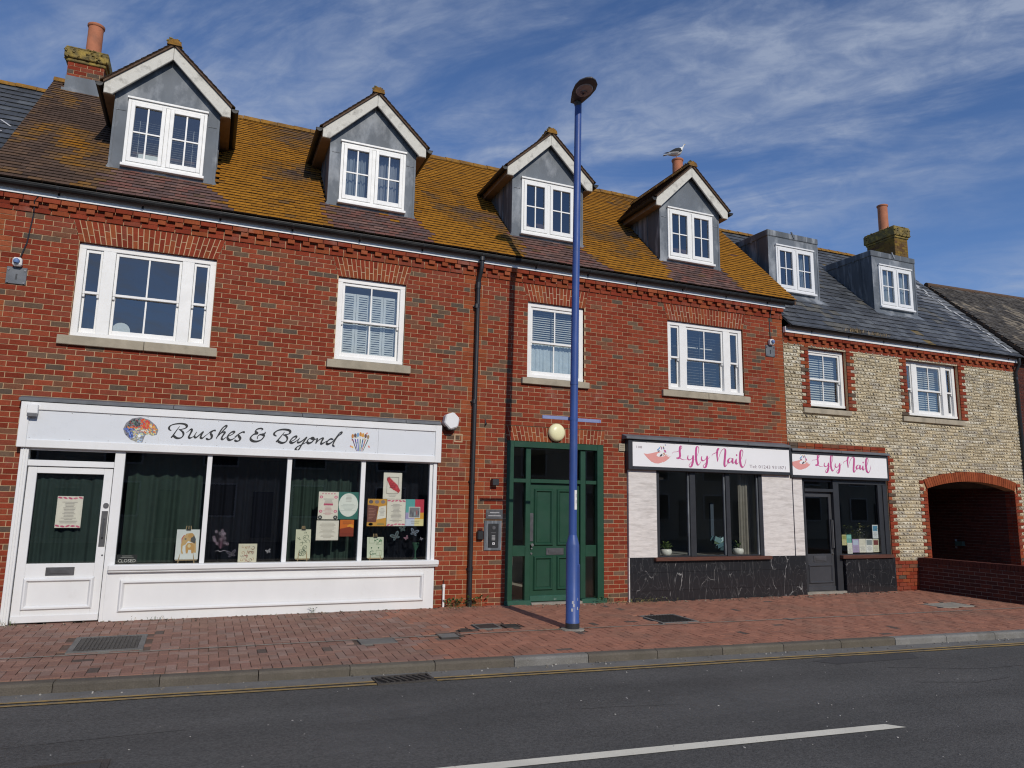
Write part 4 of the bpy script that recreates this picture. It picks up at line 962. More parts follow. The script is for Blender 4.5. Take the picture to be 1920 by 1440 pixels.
# ---- chimneys of the red building
def chimney(parent, x0, x1, y0, y1, zbase, zbrick, ztop, pot, lead=True, mossy=False, name='chimney'):
    st = MB().box(x0 + .002, x1 - .002, y0 + .002, y1 - .002, zbase, zbrick)
    ch = part(name, st, 'mortar' if not mossy else 'moss', parent)
    bk = MB(); r = random.Random(8); z = zbase; k = 0
    while z < zbrick - .03:
        for face in range(4):
            a, b = (x0, x1) if face % 2 == 0 else (y0, y1)
            L = b - a; n = 3 if k % 2 else 2.5; p = a; 
            cuts = [a + L * q for q in ((0, .36, .72, 1) if k % 2 else (0, .18, .54, .9, 1))]
            for u, v in zip(cuts, cuts[1:]):
                if v - u < .03: continue
                cc = r.choice(RED + GREYB) if not mossy else r.choice([(.14, .085, .035), (.17, .10, .03), (.11, .06, .03), (.19, .12, .03)])
                u2, v2 = u + .004, v - .004
                if face == 0: bk.box(u2, v2, y0 - .004, y0 + .01, z + .005, z + .07, c=cc)
                elif face == 2: bk.box(u2, v2, y1 - .01, y1 + .004, z + .005, z + .07, c=cc)
                elif face == 3: bk.box(x0 - .004, x0 + .01, u2, v2, z + .005, z + .07, c=cc)
                else: bk.box(x1 - .01, x1 + .004, u2, v2, z + .005, z + .07, c=cc)
        z += .075; k += 1
    part('chimney_bricks', bk, 'brick', ch, kind='stuff')
    cap = MB().box(x0 - .03, x1 + .03, y0 - .03, y1 + .03, zbrick, zbrick + .06).box(x0 - .065, x1 + .065, y0 - .065, y1 + .065, zbrick + .0601, ztop - .05).box(x0 - .05, x1 + .05, y0 - .05, y1 + .05, ztop - .0499, ztop - .012)
    part('chimney_cap', cap, 'moss', ch, bevel=.012)
    lm = MB(); r = random.Random(2)
    for _ in range(60):
        q = r.random(); X = r.uniform(x0 - .06, x1 + .06); Z = r.uniform(zbrick + .07, ztop - .02)
        if q < .5: P = (X, y0 - .066, Z)
        elif q < .75: P = (X, r.uniform(y0, y1), ztop - .012)
        else: P = (x0 - .066, r.uniform(y0, y1), Z)
        lm.mbox(T4(P) @ Matrix.Rotation(r.uniform(0, 3), 4, (r.random(), r.random(), .4)), r.uniform(.01, .03), r.uniform(.006, .012), r.uniform(.008, .02))
    part('moss_tuft', lm, 'moss', ch)
    if lead:
        part('lead_flashing', MB().box(x0 - .012, x1 + .012, y0 - .014, y0 - .005, zbase, zbrick - .27).box(x0 - .014, x0 - .005, y0 - .004, y1, zbase, zbrick - .27).box(x0 - .05, x1 + .05, y0 - .05, y0 - .015, zbase - .02, zbase + .14), 'lead', ch)
    px, py, pz, pr = pot
    mb = MB().lathe([(pr * .95, ztop - .1), (pr * .93, pz - .06), (pr * 1.0, pz - .055), (pr * 1.08, pz - .035), (pr * 1.08, pz - .008), (pr * 1.0, pz), (pr * .82, pz), (pr * .80, pz - .2)], px, py, 20)
    part('chimney_pot', mb, 'terracotta', ch, smooth=True)
    return ch
chimney(red, -2.80, -2.235, 2.62, 3.3, 8.66, 9.33, 9.62, (-2.49, 2.95, 10.32, .135))
chimney(red, 10.25, 10.82, 2.62, 3.3, 8.66, 9.33, 9.62, (10.53, 3.0, 10.41, .14))

# ------------------------------------------------------------------ first floor windows
def sash_window(parent, x0, x1, z0, z1, yf, lights, sill=None, fm='white_frame'):
    """box sash window; lights: list of (xa, xb, bar?) glazed openings inside the frame"""
    F = MB(); h = .075; zt, zb = z1 - h, z0 + .055
    F.box(x0, x1, yf, yf + .10, zt, z1); F.box(x0, x1, yf - .012, yf + .10, z0, zb)
    x = x0
    for xa, xb, _ in lights:
        F.box(x, xa, yf, yf + .10, zb, zt); x = xb
    F.box(x, x1, yf, yf + .10, zb, zt)
    w = part('sash_window', F, fm, parent, bevel=.004)
    zm = (zt + zb) / 2 - .02
    for xa, xb, bar in lights:
        for up in (1, 0):
            a, b = (zm - .018, zt - .002) if up else (zb + .002, zm + .018)
            y = yf + (.022 if up else .058)
            t, bt = (.045, .036) if up else (.036, .075)
            part('sash', MB().frame(xa + .003, xb - .003, a, b, y, y + .034, .036 if bar else .028, t, bt), fm, w, bevel=.003)
            s = .039 if bar else .031
            ga, gb, gc, gd = xa + s, xb - s, a + bt, b - t
            part('window_pane', MB().quad((ga, y + .016, gc), (gb, y + .016, gc), (gb, y + .016, gd), (ga, y + .016, gd)), 'glass', w)
            if bar:
                m = (ga + gb) / 2
                part('glazing_bar', MB().box(m - .011, m + .011, y + .004, y + .0155, gc, gd), fm, w)
            if up: # sash horns
                for q in (xa + .004, xb - .034): part('sash_horn', MB().box(q, q + .03, y + .002, y + .03, a - .05, a - .001), fm, w, bevel=.006)
    if sill:
        sx0, sx1, sz0, sz1, split = sill
        parts_ = [(sx0, sx1)] if not split else [(sx0, split - .003), (split + .003, sx1)]
        for a, b in parts_:
            mb = MB(); y0, y1 = -.062, yf + .06
            mb.add([(a, y0, sz0), (b, y0, sz0), (b, y1, sz0), (a, y1, sz0), (a, y0, sz1 - .012), (b, y0, sz1 - .012), (b, y1, sz1 + .006), (a, y1, sz1 + .006)], [(0, 3, 2, 1), (4, 5, 6, 7), (0, 1, 5, 4), (1, 2, 6, 5), (2, 3, 7, 6), (3, 0, 4, 7)])
            part('window_sill', mb, 'stone_sill', w, bevel=.006)
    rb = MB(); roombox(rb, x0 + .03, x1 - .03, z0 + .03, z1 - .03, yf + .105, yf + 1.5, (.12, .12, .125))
    part('room_interior', rb, 'room', w)
    return w
YW = .045
def tri(x0, x1, sw=.215):
    a = x0 + .088; b = a + sw; d = x1 - .088; c = d - sw
    return [(a, b, False), (b + .162, c - .162, True), (c, d, False)]
w1 = sash_window(red, *W1, YW, tri(W1[0], W1[1]), (-2.0, .035, 3.735, 3.875, -.93))
w2 = sash_window(red, *W2, YW, [(W2[0] + .085, W2[1] - .085, True)], (1.63, 2.97, 3.73, 3.87, None))
w3 = sash_window(red, *W3, YW, [(W3[0] + .085, W3[1] - .085, True)], (4.96, 6.28, 3.735, 3.855, None))
w4 = sash_window(red, *W4, YW, tri(W4[0], W4[1]), (7.86, 9.93, 3.725, 3.86, 8.91))
# what hangs inside: plate on the first sill, louvred shutters, net and blinds
part('white_plate', MB().tube([(-1.27, .24, 4.05), (-1.27, .252, 4.05)], .12, 20, c=(.66, .72, .74)), 'print', w1)
for i, (a, b) in enumerate([(1.86, 2.08), (2.085, 2.305), (2.31, 2.53), (2.535, 2.755)]):
    sh = MB().frame(a, b, 3.94, 5.02, .20, .225, .04, c=(.62, .66, .68))
    z = 3.99
    while z < 4.98:
        sh.add([(a + .04, .20, z), (b - .04, .20, z), (b - .04, .218, z + .03), (a + .04, .218, z + .03)], [(0, 1, 2, 3)], c=(.56, .61, .63)); z += .038
    part('louvre_shutter', sh, 'print', w2)
drape(w3, 5.16, 6.11, 3.95, 4.52, .20, .012, 14, (.55, .62, .66), 'net_curtain', 3)
blind(w3, 5.16, 6.11, 4.56, 5.15, .20, .04, .022)
blind(w4, 8.1, 9.76, 3.95, 5.15, .22, .055, .008)
part('strip_light', MB().box(8.36, 8.95, .3, .34, 4.80, 4.82, c=(.8, .8, .78)).box(9.0, 9.3, .3, .34, 4.80, 4.82, c=(.8, .8, .78)), 'print', w4)

# ------------------------------------------------------------------ white shopfront (left)
yB = -.08
sf = MB()
sf.box(-2.245, -2.15, -.10, .05, .0, 2.31)                       # left pilaster
sf.box(-1.14, -1.015, yB, .05, 0.03, 2.31)                       # upright between door and window
for a, b in ((.033, .098), (1.138, 1.205), (2.243, 2.312)): sf.box(a, b, yB, .02, .775, 2.31)
sf.box(3.345, 3.395, yB, .02, .775, 2.31); sf.box(3.40, 3.46, -.10, .05, .66, 2.31)
sf.box(-2.149, -1.141, yB + .002, .02, 2.275, 2.31); sf.box(-1.014, 3.345, yB + .004, .02, 2.288, 2.31)
sf.box(-2.149, -1.141, yB - .012, .02, 2.065, 2.145)              # transom over the door
shopf = part('shopfront_frame', sf, 'white', red, bevel=.004)
part('pilaster_bead', MB().box(-2.215, -2.205, -.112, -.101, .02, 2.3).box(-2.185, -2.175, -.112, -.101, .02, 2.3), 'white', shopf)
for a, b in ((-1.014, .032), (.099, 1.137), (1.206, 2.242), (2.313, 3.344)):
    part('window_pane', MB().quad((a, -.042, .79), (b, -.042, .79), (b, -.042, 2.288), (a, -.042, 2.288)), 'shopglass', shopf)
part('transom_pane', MB().quad((-2.149, -.03, 2.145), (-1.141, -.03, 2.145), (-1.141, -.03, 2.275), (-2.149, -.03, 2.275)), 'shopglass', shopf)
sr = part('stall_riser', MB().box(-1.095, 3.465, -.098, .05, .03, .70), 'white', red, bevel=.004)
part('panel_moulding', MB().moulding(-.93, 3.30, .15, .58, -.099, .062, .04), 'white', sr)
part('shop_window_sill', MB().box(-1.085, 3.52, -.175, .03, .70, .775).box(-1.085, 3.515, -.155, -.099, .672, .699), 'white', red, bevel=.012)
db = MB()
db.frame(-2.14, -1.148, .065, 2.058, -.065, -.02, .105, .085, .04)
db.box(-2.035, -1.253, -.064, -.022, .105, .80)
door = part('shop_door', db, 'white', red, bevel=.004)
part('door_pane', MB().quad((-2.035, -.035, .80), (-1.253, -.035, .80), (-1.253, -.035, 1.973), (-2.035, -.035, 1.973)), 'shopglass', door)
part('panel_moulding', MB().moulding(-2.045, -1.235, .21, .625, -.065, .06, .036), 'white', door)
part('kickboard', MB().box(-2.138, -1.15, -.085, -.066, .06, .15), 'white', door, bevel=.006)
part('letterbox', MB().box(-1.806, -1.479, -.078, -.066, .648, .752).box(-1.76, -1.525, -.088, -.0785, .675, .725), 'steel', door, bevel=.003)
part('door_handle', MB().box(-1.232, -1.158, -.074, -.066, 1.015, 1.485).tube([(-1.195, -.074, 1.12), (-1.195, -.11, 1.14), (-1.195, -.11, 1.36), (-1.195, -.074, 1.38)], .011, 8), 'steel', door)
part('door_lock', MB().tube([(-1.19, -.066, 1.56), (-1.19, -.084, 1.56)], .034, 14).tube([(-1.175, -.066, .90), (-1.175, -.07, .90)], .012, 8), 'steel', door)
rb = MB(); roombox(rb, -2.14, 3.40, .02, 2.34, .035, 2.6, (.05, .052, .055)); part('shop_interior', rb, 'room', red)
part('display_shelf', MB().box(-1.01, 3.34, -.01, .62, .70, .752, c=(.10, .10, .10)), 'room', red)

def curtain(label, x0, x1, z0, z1, y, c, seed, folds=9, amp=.034):
    mb = drape(None, x0, x1, z0, z1, y, amp, folds, c, seed=seed)
    return solo('curtain', mb, 'cloth', label, 'curtain', ((x0 + x1) / 2, y, z0), 'curtains behind the white shopfront')
DG = (.030, .050, .042); NV = (.007, .008, .013)
curtain('dark green curtain hanging behind the glass of the white shop door', -2.1, -1.18, .78, 1.96, .06, (.028, .045, .042), 2, 7, .02)
curtain('dark green curtain behind the elephant picture in the leftmost big pane', -1.0, .06, .76, 2.26, .40, DG, 3, 6)
curtain('near black navy curtain in the second big pane', .07, 1.17, .76, 2.27, .42, NV, 4, 9)
curtain('dark green curtain behind the teal circle poster in the third pane', 1.18, 2.27, .76, 2.27, .40, DG, 5, 9)
curtain('near black curtain behind the butterflies in the rightmost pane', 2.28, 3.37, .76, 2.27, .42, NV, 6, 8)

# ------------------------------------------------------------------ lettering by pen strokes
def catmull(P, n=7):
    if len(P) < 3: return P
    Q = [(2 * P[0][0] - P[1][0], 2 * P[0][1] - P[1][1])] + list(P) + [(2 * P[-1][0] - P[-2][0], 2 * P[-1][1] - P[-2][1])]
    o = []
    for i in range(1, len(Q) - 2):
        p0, p1, p2, p3 = Q[i - 1:i + 3]
        for k in range(n):
            t = k / n
            o.append(tuple(.5 * (2 * p1[j] + (p2[j] - p0[j]) * t + (2 * p0[j] - 5 * p1[j] + 4 * p2[j] - p3[j]) * t * t + (3 * p1[j] - p0[j] - 3 * p2[j] + p3[j]) * t ** 3) for j in (0, 1)))
    o.append(P[-1]); return o
def pen(mb, strokes, y, wmin, wmax, nib, down=False, c=(1, 1, 1)):
    d = 0
    for S in strokes:
        P = catmull(S); L = []; Rr = []; pw = None
        for i, p in enumerate(P):
            a, b = P[max(0, i - 1)], P[min(len(P) - 1, i + 1)]
            tx, tz = b[0] - a[0], b[1] - a[1]; l = hypot(tx, tz) or 1; tx /= l; tz /= l
            w = wmin + (wmax - wmin) * (max(0, -tz) ** 1.2 if down else abs(sin(atan2(tz, tx) - nib)) ** 1.5)
            if pw is not None: w = pw + (w - pw) * .4
            pw = w
            e = min(1, .35 + 3 * min(i, len(P) - 1 - i) / len(P))
            w *= e
            L.append((p[0] - tz * w / 2, p[1] + tx * w / 2)); Rr.append((p[0] + tz * w / 2, p[1] - tx * w / 2))
        n = len(P)
        vs = [(q[0], y - d - .0006 * i / n, q[1]) for i, q in enumerate(L)] + [(q[0], y - d - .0006 * i / n, q[1]) for i, q in enumerate(Rr)]
        mb.add(vs, [(i + n, i + n + 1, i + 1, i) for i in range(n - 1)], c); d += .0007
    return mb
def text_mesh(mb, s, x, z, size, y, align='LEFT', c=(1, 1, 1), width=None):
    cu = bpy.data.curves.new('lettering', 'FONT'); cu.body = s; cu.size = size; cu.align_x = align; cu.resolution_u = 2
    o = bpy.data.objects.new('lettering', cu); COL.objects.link(o)
    bpy.context.view_layer.update()
    me = bpy.data.meshes.new_from_object(o.evaluated_get(bpy.context.evaluated_depsgraph_get()))
    k = 1.0
    if width:
        xs_ = [v.co.x for v in me.vertices]; k = width / max(1e-5, max(xs_) - min(xs_))
    mb.add([(x + v.co.x * k, y, z + v.co.y) for v in me.vertices], [tuple(p.vertices) for p in me.polygons], c)
    bpy.data.objects.remove(o); bpy.data.meshes.remove(me); bpy.data.curves.remove(cu)
    return mb
def blob(mb, x, z, rx, rz, a, y, c, n=10):
    mb.flat([(x + rx * cos(t) * cos(a) - rz * sin(t) * sin(a), z + rx * cos(t) * sin(a) + rz * sin(t) * cos(a)) for t in [2 * pi * k / n for k in range(n)]], y, c)

# ------------------------------------------------------------------ sign over the white shopfront
sg = thing('shop_sign', 'white fascia sign with black script Brushes & Beyond, paint palette and paintbrushes', 'shop sign', (.6, -.14, 2.305))
part('sign_box', MB().box(-2.29, 3.505, -.118, -.012, 2.31, 2.90), 'white', sg)
part('sign_frame', MB().frame(-2.292, 3.507, 2.303, 2.907, -.150, -.119, .105), 'white', sg, bevel=.006)
for a, b in ((-2.187, -.625), (-.622, 2.475), (2.478, 3.402)):
    part('sign_panel', MB().box(a, b, -.128, -.1185, 2.408, 2.802), 'sign_grey', sg)
sm = MB()
for i in range(13):
    x = -2.16 + i * .46
    for z in (2.43, 2.78): sm.tube([(x, -.1285, z), (x, -.131, z)], .006, 6, c=(.4, .4, .4))
part('fixing_screws', sm, 'print', sg, kind='stuff')
for a, b in ((-2.325, -.47), (-.466, 1.3), (1.304, 2.9), (2.904, 3.49)):
    mb = MB(); zt = 2.985
    mb.add([(a, -.165, 2.91), (b, -.165, 2.91), (b, -.0045, 2.93), (a, -.0045, 2.93), (a, -.165, 2.955), (b, -.165, 2.955), (b, -.0045, zt + .01), (a, -.0045, zt + .01)], [(0, 3, 2, 1), (4, 5, 6, 7), (0, 1, 5, 4), (1, 2, 6, 5), (2, 3, 7, 6), (3, 0, 4, 7)])
    part('lead_capping', mb, 'lead_cap', sg, bevel=.006)
lt = MB(); pen(lt, BRUSH, -.1295, .0125, .036, radians(38))
part('lettering', lt, 'ink', sg)
lg = MB(); r = random.Random(4)
PALETTE = [(-1.074, 2.605), (-1.045, 2.69), (-.977, 2.755), (-.872, 2.779), (-.76, 2.748), (-.67, 2.674), (-.635, 2.61), (-.65, 2.544), (-.708, 2.527), (-.768, 2.552), (-.795, 2.527), (-.811, 2.471), (-.823, 2.424), (-.882, 2.426), (-.975, 2.463), (-1.047, 2.533)]
lg.flat(PALETTE[::-1][::-1], -.1290, (.20, .20, .22))
def inside(x, z, P):
    k = False
    for (a, b), (c, d) in zip(P, P[1:] + P[:1]):
        if (b > z) != (d > z) and x < (c - a) * (z - b) / (d - b) + a: k = not k
    return k
i = 0
while i < 330:
    x, z = r.uniform(-1.06, -.64), r.uniform(2.43, 2.775)
    if not inside(x, z, PALETTE) or not inside(x + .022, z, PALETTE) or not inside(x - .022, z, PALETTE) or not inside(x, z + .015, PALETTE): continue
    t = (x + 1.07) / .43; u = (z - 2.42) / .36
    if t < .45 and u > .6: c = r.choice([(.02, .03, .04), (.03, .05, .05), (.25, .03, .03), (.10, .2, .16), (.02, .02, .03)])
    elif u > .55 and t < .75: c = r.choice([(.55, .03, .02), (.6, .08, .03), (.62, .2, .03)])
    elif t > .5 and u > .4: c = r.choice([(.65, .3, .03), (.6, .12, .04), (.7, .45, .12), (.6, .62, .58)])
    elif t < .3: c = r.choice([(.02, .04, .22), (.05, .12, .45), (.2, .3, .6), (.03, .04, .1)])
    elif u < .3: c = r.choice([(.25, .4, .65), (.5, .55, .6), (.25, .25, .22), (.45, .42, .3)])
    else: c = r.choice([(.5, .55, .35), (.6, .55, .2), (.5, .3, .3), (.3, .45, .5)])
    blob(lg, x, z, r.uniform(.010, .022), r.uniform(.005, .010), r.uniform(0, 3), -.1292 - i * .000004, c, 7); i += 1
blob(lg, -.867, 2.519, .019, .022, 0, -.1312, (.75, .75, .75))
part('palette_logo', lg, 'print', sg)
bl = MB()
for k in range(26):
    blob(bl, 2.19 + r.uniform(-.14, .15), 2.60 + r.uniform(-.12, .14), r.uniform(.01, .025), r.uniform(.01, .02), r.uniform(0, 3), -.1285 - k * .00001, r.choice([(.3, .5, .65), (.7, .4, .1), (.6, .55, .35), (.35, .5, .35), (.6, .25, .2)]), 7)
cols = [(.10, .03, .09), (.04, .05, .28), (.05, .06, .35), (.12, .25, .12), (.03, .09, .25), (.35, .09, .06), (.06, .12, .10)]
heads = [(.45, .18, .04), (.10, .05, .05), (.15, .3, .5), (.5, .2, .03), (.6, .3, .05), (.12, .05, .04), (.3, .2, .1)]
for k in range(7):
    bx = 2.145 + k * .016; txx = 2.075 + k * .040; tz = 2.70 - abs(k - 3) * .012
    w = .0085
    bl.flat([(bx - w * .5, 2.435), (bx + w * .5, 2.435), (txx + w, 2.62), (txx - w, 2.62)], -.1296 - k * .00005, cols[k])
    bl.flat([(txx - w, 2.62), (txx + w, 2.62), (txx + w * 1.25, tz - .03), (txx - w * 1.25, tz - .03)], -.1299 - k * .00005, (.62, .6, .58))
    blob(bl, txx, tz - .002, .019, .034, 0, -.1303 - k * .00005, heads[k])
part('paintbrush_logo', bl, 'print', sg)

# ------------------------------------------------------------------ posters and pictures in the white shopfront
def lines(mb, x0, x1, z0, z1, n, y, c, r, centre=True):
    for k in range(n):
        z = z1 - (z1 - z0) * (k + .5) / n; w = (x1 - x0) * r.uniform(.45, 1.0); m = (x0 + x1) / 2 if centre else x0 + w / 2
        h = (z1 - z0) / n * .14
        mb.flat([(m - w / 2, z - h), (m + w / 2, z - h), (m + w / 2, z + h), (m - w / 2, z + h)], y, c)
def poster(label, x0, x1, z0, z1, base, fn, y=-.034, name='poster', cat='poster', group='posters in the white shopfront'):
    t = thing(name, label, cat, ((x0 + x1) / 2, y, z0), group)
    part('sheet', MB().box(x0, x1, y, y + .003, z0, z1, c=base), 'print', t)
    mb = MB(); fn(mb, x0, x1, z0, z1, y - .0012, random.Random(int(x0 * 1000) + 99))
    part('print', mb, 'print', t)
    return t
PK = (.55, .13, .22); GI = (.30, .27, .27)
def p_menu(mb, x0, x1, z0, z1, y, r):
    for z, s in ((z1 - .012, -1), (z0 + .012, 1)):
        for k in range(5):
            x = x0 + (x1 - x0) * (k + .5) / 5; blob(mb, x, z + s * r.uniform(0, .018), .028, .012, r.uniform(-.4, .4), y - .0001 * k, r.choice([PK, (.6, .2, .28), (.5, .1, .2)]), 8)
    lines(mb, x0 + .06, x1 - .06, z0 + .10, z1 - .07, 13, y - .001, GI, r); lines(mb, x0 + .03, x1 - .03, z0 + .055, z0 + .10, 2, y - .001, GI, r)
def p_van(mb, x0, x1, z0, z1, y, r):
    for k in range(5): 
        x = x0 + .06 + k * (x1 - x0 - .12) / 4; mb.flat([(x - .012, z1 - .02), (x, z1 - .045), (x + .012, z1 - .02)], y, PK)
    for x, z in ((x0 + .04, z1 - .08), (x1 - .04, z1 - .08), (x0 + .04, z0 + .12), (x1 - .04, z0 + .12)): blob(mb, x, z, .026, .022, 0, y, PK); blob(mb, x, z, .015, .012, 0, y - .0005, (.7, .45, .5))
    mb.flat([(x0 + .08, z1 - .205), (x1 - .08, z1 - .205), (x1 - .08, z1 - .175), (x0 + .08, z1 - .175)], y, (.45, .07, .15))
    lines(mb, x0 + .07, x1 - .07, z1 - .17, z1 - .10, 5, y, GI, r); lines(mb, x0 + .07, x1 - .07, z0 + .06, z1 - .22, 7, y, (.5, .2, .25), r)
    for x in (x0 + .035, x1 - .035): blob(mb, x, z0 + .03, .032, .03, 0, y - .0006, (.03, .03, .03), 14); blob(mb, x, z0 + .03, .013, .012, 0, y - .001, (.4, .4, .4))
def p_teal(mb, x0, x1, z0, z1, y, r):
    blob(mb, (x0 + x1) / 2, (z0 + z1) / 2 + .01, .148, .178, 0, y, (.66, .68, .66), 30)
    lines(mb, x0 + .09, x1 - .09, z1 - .15, z1 - .05, 5, y - .0006, GI, r); lines(mb, x0 + .03, x1 - .03, z0 + .12, z1 - .18, 6, y - .0006, (.42, .46, .45), r)
def p_text(mb, x0, x1, z0, z1, y, r): lines(mb, x0 + .04, x1 - .04, z0 + .03, z1 - .03, 13, y, (.36, .33, .29), r)
def p_sunset(mb, x0, x1, z0, z1, y, r):
    H = z1 - z0
    mb.flat([(x0, z0 + .45 * H), (x1, z0 + .45 * H), (x1, z1), (x0, z1)], y, (.56, .15, .015)); blob(mb, x0 + .16, z0 + .62 * H, .05, .03, 0, y - .0004, (.66, .30, .03))
    mb.flat([(x0, z0 + .2 * H), (x1, z0 + .2 * H), (x1, z0 + .48 * H), (x0 + .15, z0 + .58 * H), (x0 + .06, z0 + .50 * H), (x0, z0 + .46 * H)], y - .0006, (.25, .035, .012))
    lines(mb, x0 + .03, x1 - .03, z1 - .075, z1 - .02, 2, y - .001, (.2, .06, .02), r)
def p_wash(mb, x0, x1, z0, z1, y, r):
    m = (x0 + x1) / 2
    for k in range(9):
        t = k / 8; a = x0 + .05 + t * .13; b = a + .055 + .02 * r.random()
        mb.flat([(a, z1 - .10 - t * .14), (a + .04, z1 - .06 - t * .12), (b + .03, z0 + .13 + (1 - t) * .03), (b, z0 + .09 + (1 - t) * .08)], y - .0002 * k, r.choice([(.46, .03, .05), (.52, .05, .07), (.42, .02, .04)]))
    for a, b, c, d in ((x0 + .055, x1 - .055, z1 - .073, z1 - .069), (x0 + .055, x1 - .055, z0 + .08, z0 + .084), (x0 + .055, x0 + .059, z0 + .084, z1 - .073), (x1 - .059, x1 - .055, z0 + .084, z1 - .073)): mb.flat([(a, c), (b, c), (b, d), (a, d)], y - .003, (.05, .02, .02))
    lines(mb, x0 + .08, x1 - .08, z0 + .03, z0 + .07, 2, y, GI, r)
    lines(mb, x0 + .09, x1 - .09, z0 + .16, z1 - .16, 3, y - .0035, (.2, .01, .02), r)
def p_yellow(mb, x0, x1, z0, z1, y, r):
    mb.flat([(x0, z0 + .06), (x0 + .14, z0 + .06), (x0 + .17, z1 - .11), (x0, z1 - .09)], y, (.17, .06, .045)); mb.flat([(x0 + .15, z0 + .10), (x1 - .005, z0 + .13), (x1 - .005, z1 - .10), (x0 + .18, z1 - .12)], y - .0004, (.68, .66, .62))
    for k in range(3): blob(mb, x0 + .05 + k * .095, z1 - .045, .035, .028, 0, y - .0003, r.choice([(.12, .10, .11), (.25, .2, .2)])); blob(mb, x0 + .06, z0 + .03, .035, .022, 0, y - .0003, (.14, .15, .18))
    lines(mb, x0 + .02, x0 + .13, z0 + .10, z1 - .14, 8, y - .0008, (.4, .2, .16), r, False); lines(mb, x0 + .18, x1 - .02, z0 + .16, z1 - .14, 6, y - .0012, GI, r)
    lines(mb, x0 + .15, x1 - .02, z0 + .015, z0 + .055, 2, y - .0008, (.1, .2, .12), r)
def p_party(mb, x0, x1, z0, z1, y, r):
    m, n = (x0 + x1) / 2, (z0 + z1) / 2
    for a, b, c, d, q in ((x0, m, n, z1, (.10, .36, .36)), (m, x1, n, z1, (.48, .035, .07)), (m, x1, n - .10, n, (.62, .33, .04)), (x0, m, n - .10, n, (.34, .30, .5)), (x0, m, z0, n - .10, (.5, .55, .66)), (m, x1, z0, n - .10, (.66, .6, .33))): mb.flat([(a, c), (b, c), (b, d), (a, d)], y, q)
    mb.flat([(x0 + .05, n - .085), (x1 - .06, n - .085), (x1 - .06, n + .09), (x0 + .05, n + .09)], y - .0006, (.66, .66, .64)); mb.flat([(x0 + .06, n - .075), (x1 - .07, n - .075), (x1 - .07, n + .08), (x0 + .06, n + .08)], y - .001, (.2, .2, .22))
    for k in range(5): blob(mb, x0 + .085 + k * .032, n - .02 + r.uniform(-.02, .03), .012, .04, 0, y - .0014 - k * .0001, r.choice([(.5, .4, .36), (.12, .12, .15), (.3, .36, .4), (.35, .12, .12)]))
    lines(mb, x0 + .06, x1 - .04, z0 + .03, z0 + .09, 2, y - .0006, (.2, .18, .14), r)
CRM = (.66, .63, .58)
poster('pink flower bordered notice in the white shop door', -1.771, -1.472, 1.258, 1.677, CRM, p_menu, y=-.030)
poster('pink and white poster with two dark corner discs, third pane', 1.63, 1.928, 1.392, 1.806, CRM, p_van)
poster('teal poster with a large pale circle, top right of the third pane', 1.931, 2.233, 1.395, 1.808, (.03, .16, .14), p_teal)
poster('plain cream text sheet below the two posters of the third pane', 1.62, 1.952, 1.082, 1.375, CRM, p_text)
poster('orange sunset poster beside the plain cream text sheet', 1.969, 2.18, 1.138, 1.388, (.22, .03, .012), p_sunset)
poster('white poster with a red paint smear, topmost in the rightmost pane', 2.61, 2.905, 1.715, 2.124, CRM, p_wash)
poster('yellow and maroon poster with photos, left of the three in the rightmost pane', 2.378, 2.677, 1.293, 1.711, (.56, .30, .05), p_yellow)
poster('pink flower bordered notice below the red smear poster', 2.684, 2.981, 1.295, 1.711, CRM, p_menu)
poster('multicoloured block poster with a photo, right of the three in the rightmost pane', 2.985, 3.281, 1.298, 1.715, (.5, .5, .5), p_party)
def easel_picture(label, x0, x1, z0, z1, y, base, fn, easel=True):
    t = thing('easel_picture', label, 'picture', ((x0 + x1) / 2, y, .752), 'pictures on the shop window shelf')
    cv = MB(); tl = .05
    cv.add([(x0, y, z0), (x1, y, z0), (x1, y + .015, z0), (x0, y + .015, z0), (x0, y + tl, z1), (x1, y + tl, z1), (x1, y + tl + .015, z1), (x0, y + tl + .015, z1)], [(0, 3, 2, 1), (4, 5, 6, 7), (0, 1, 5, 4), (1, 2, 6, 5), (2, 3, 7, 6), (3, 0, 4, 7)], c=base)
    part('canvas', cv, 'print', t)
    mb = MB(); fn(mb, x0, x1, z0, z1, 0, random.Random(int(abs(x0) * 100)))
    mb.v = [(a, y - .002 + tl * (c_ - z0) / (z1 - z0) + b, c_) for a, b, c_ in mb.v]
    part('drawing', mb, 'print', t)
    if easel:
        e = MB(); m = (x0 + x1) / 2
        for sx in (x0 + .04, x1 - .04): e.tube([(sx, y - .01, .752), (m + (sx - m) * .25, y + tl + .03, z1 + .05)], .007, 6, c=(.36, .26, .15))
        e.tube([(m, y + .16, .752), (m, y + tl + .03, z1 + .05)], .007, 6, c=(.36, .26, .15)); e.box(x0 + .01, x1 - .01, y - .015, y + .02, z0 - .014, z0 - .002, c=(.36, .26, .15))
        part('easel', e, 'print', t)
        part('clip', MB().box(m - .03, m + .03, y + tl - .012, y + tl - .003, z1 - .012, z1 + .006, c=(.03, .03, .03)), 'print', t)
    return t
OCH = (.48, .27, .08)
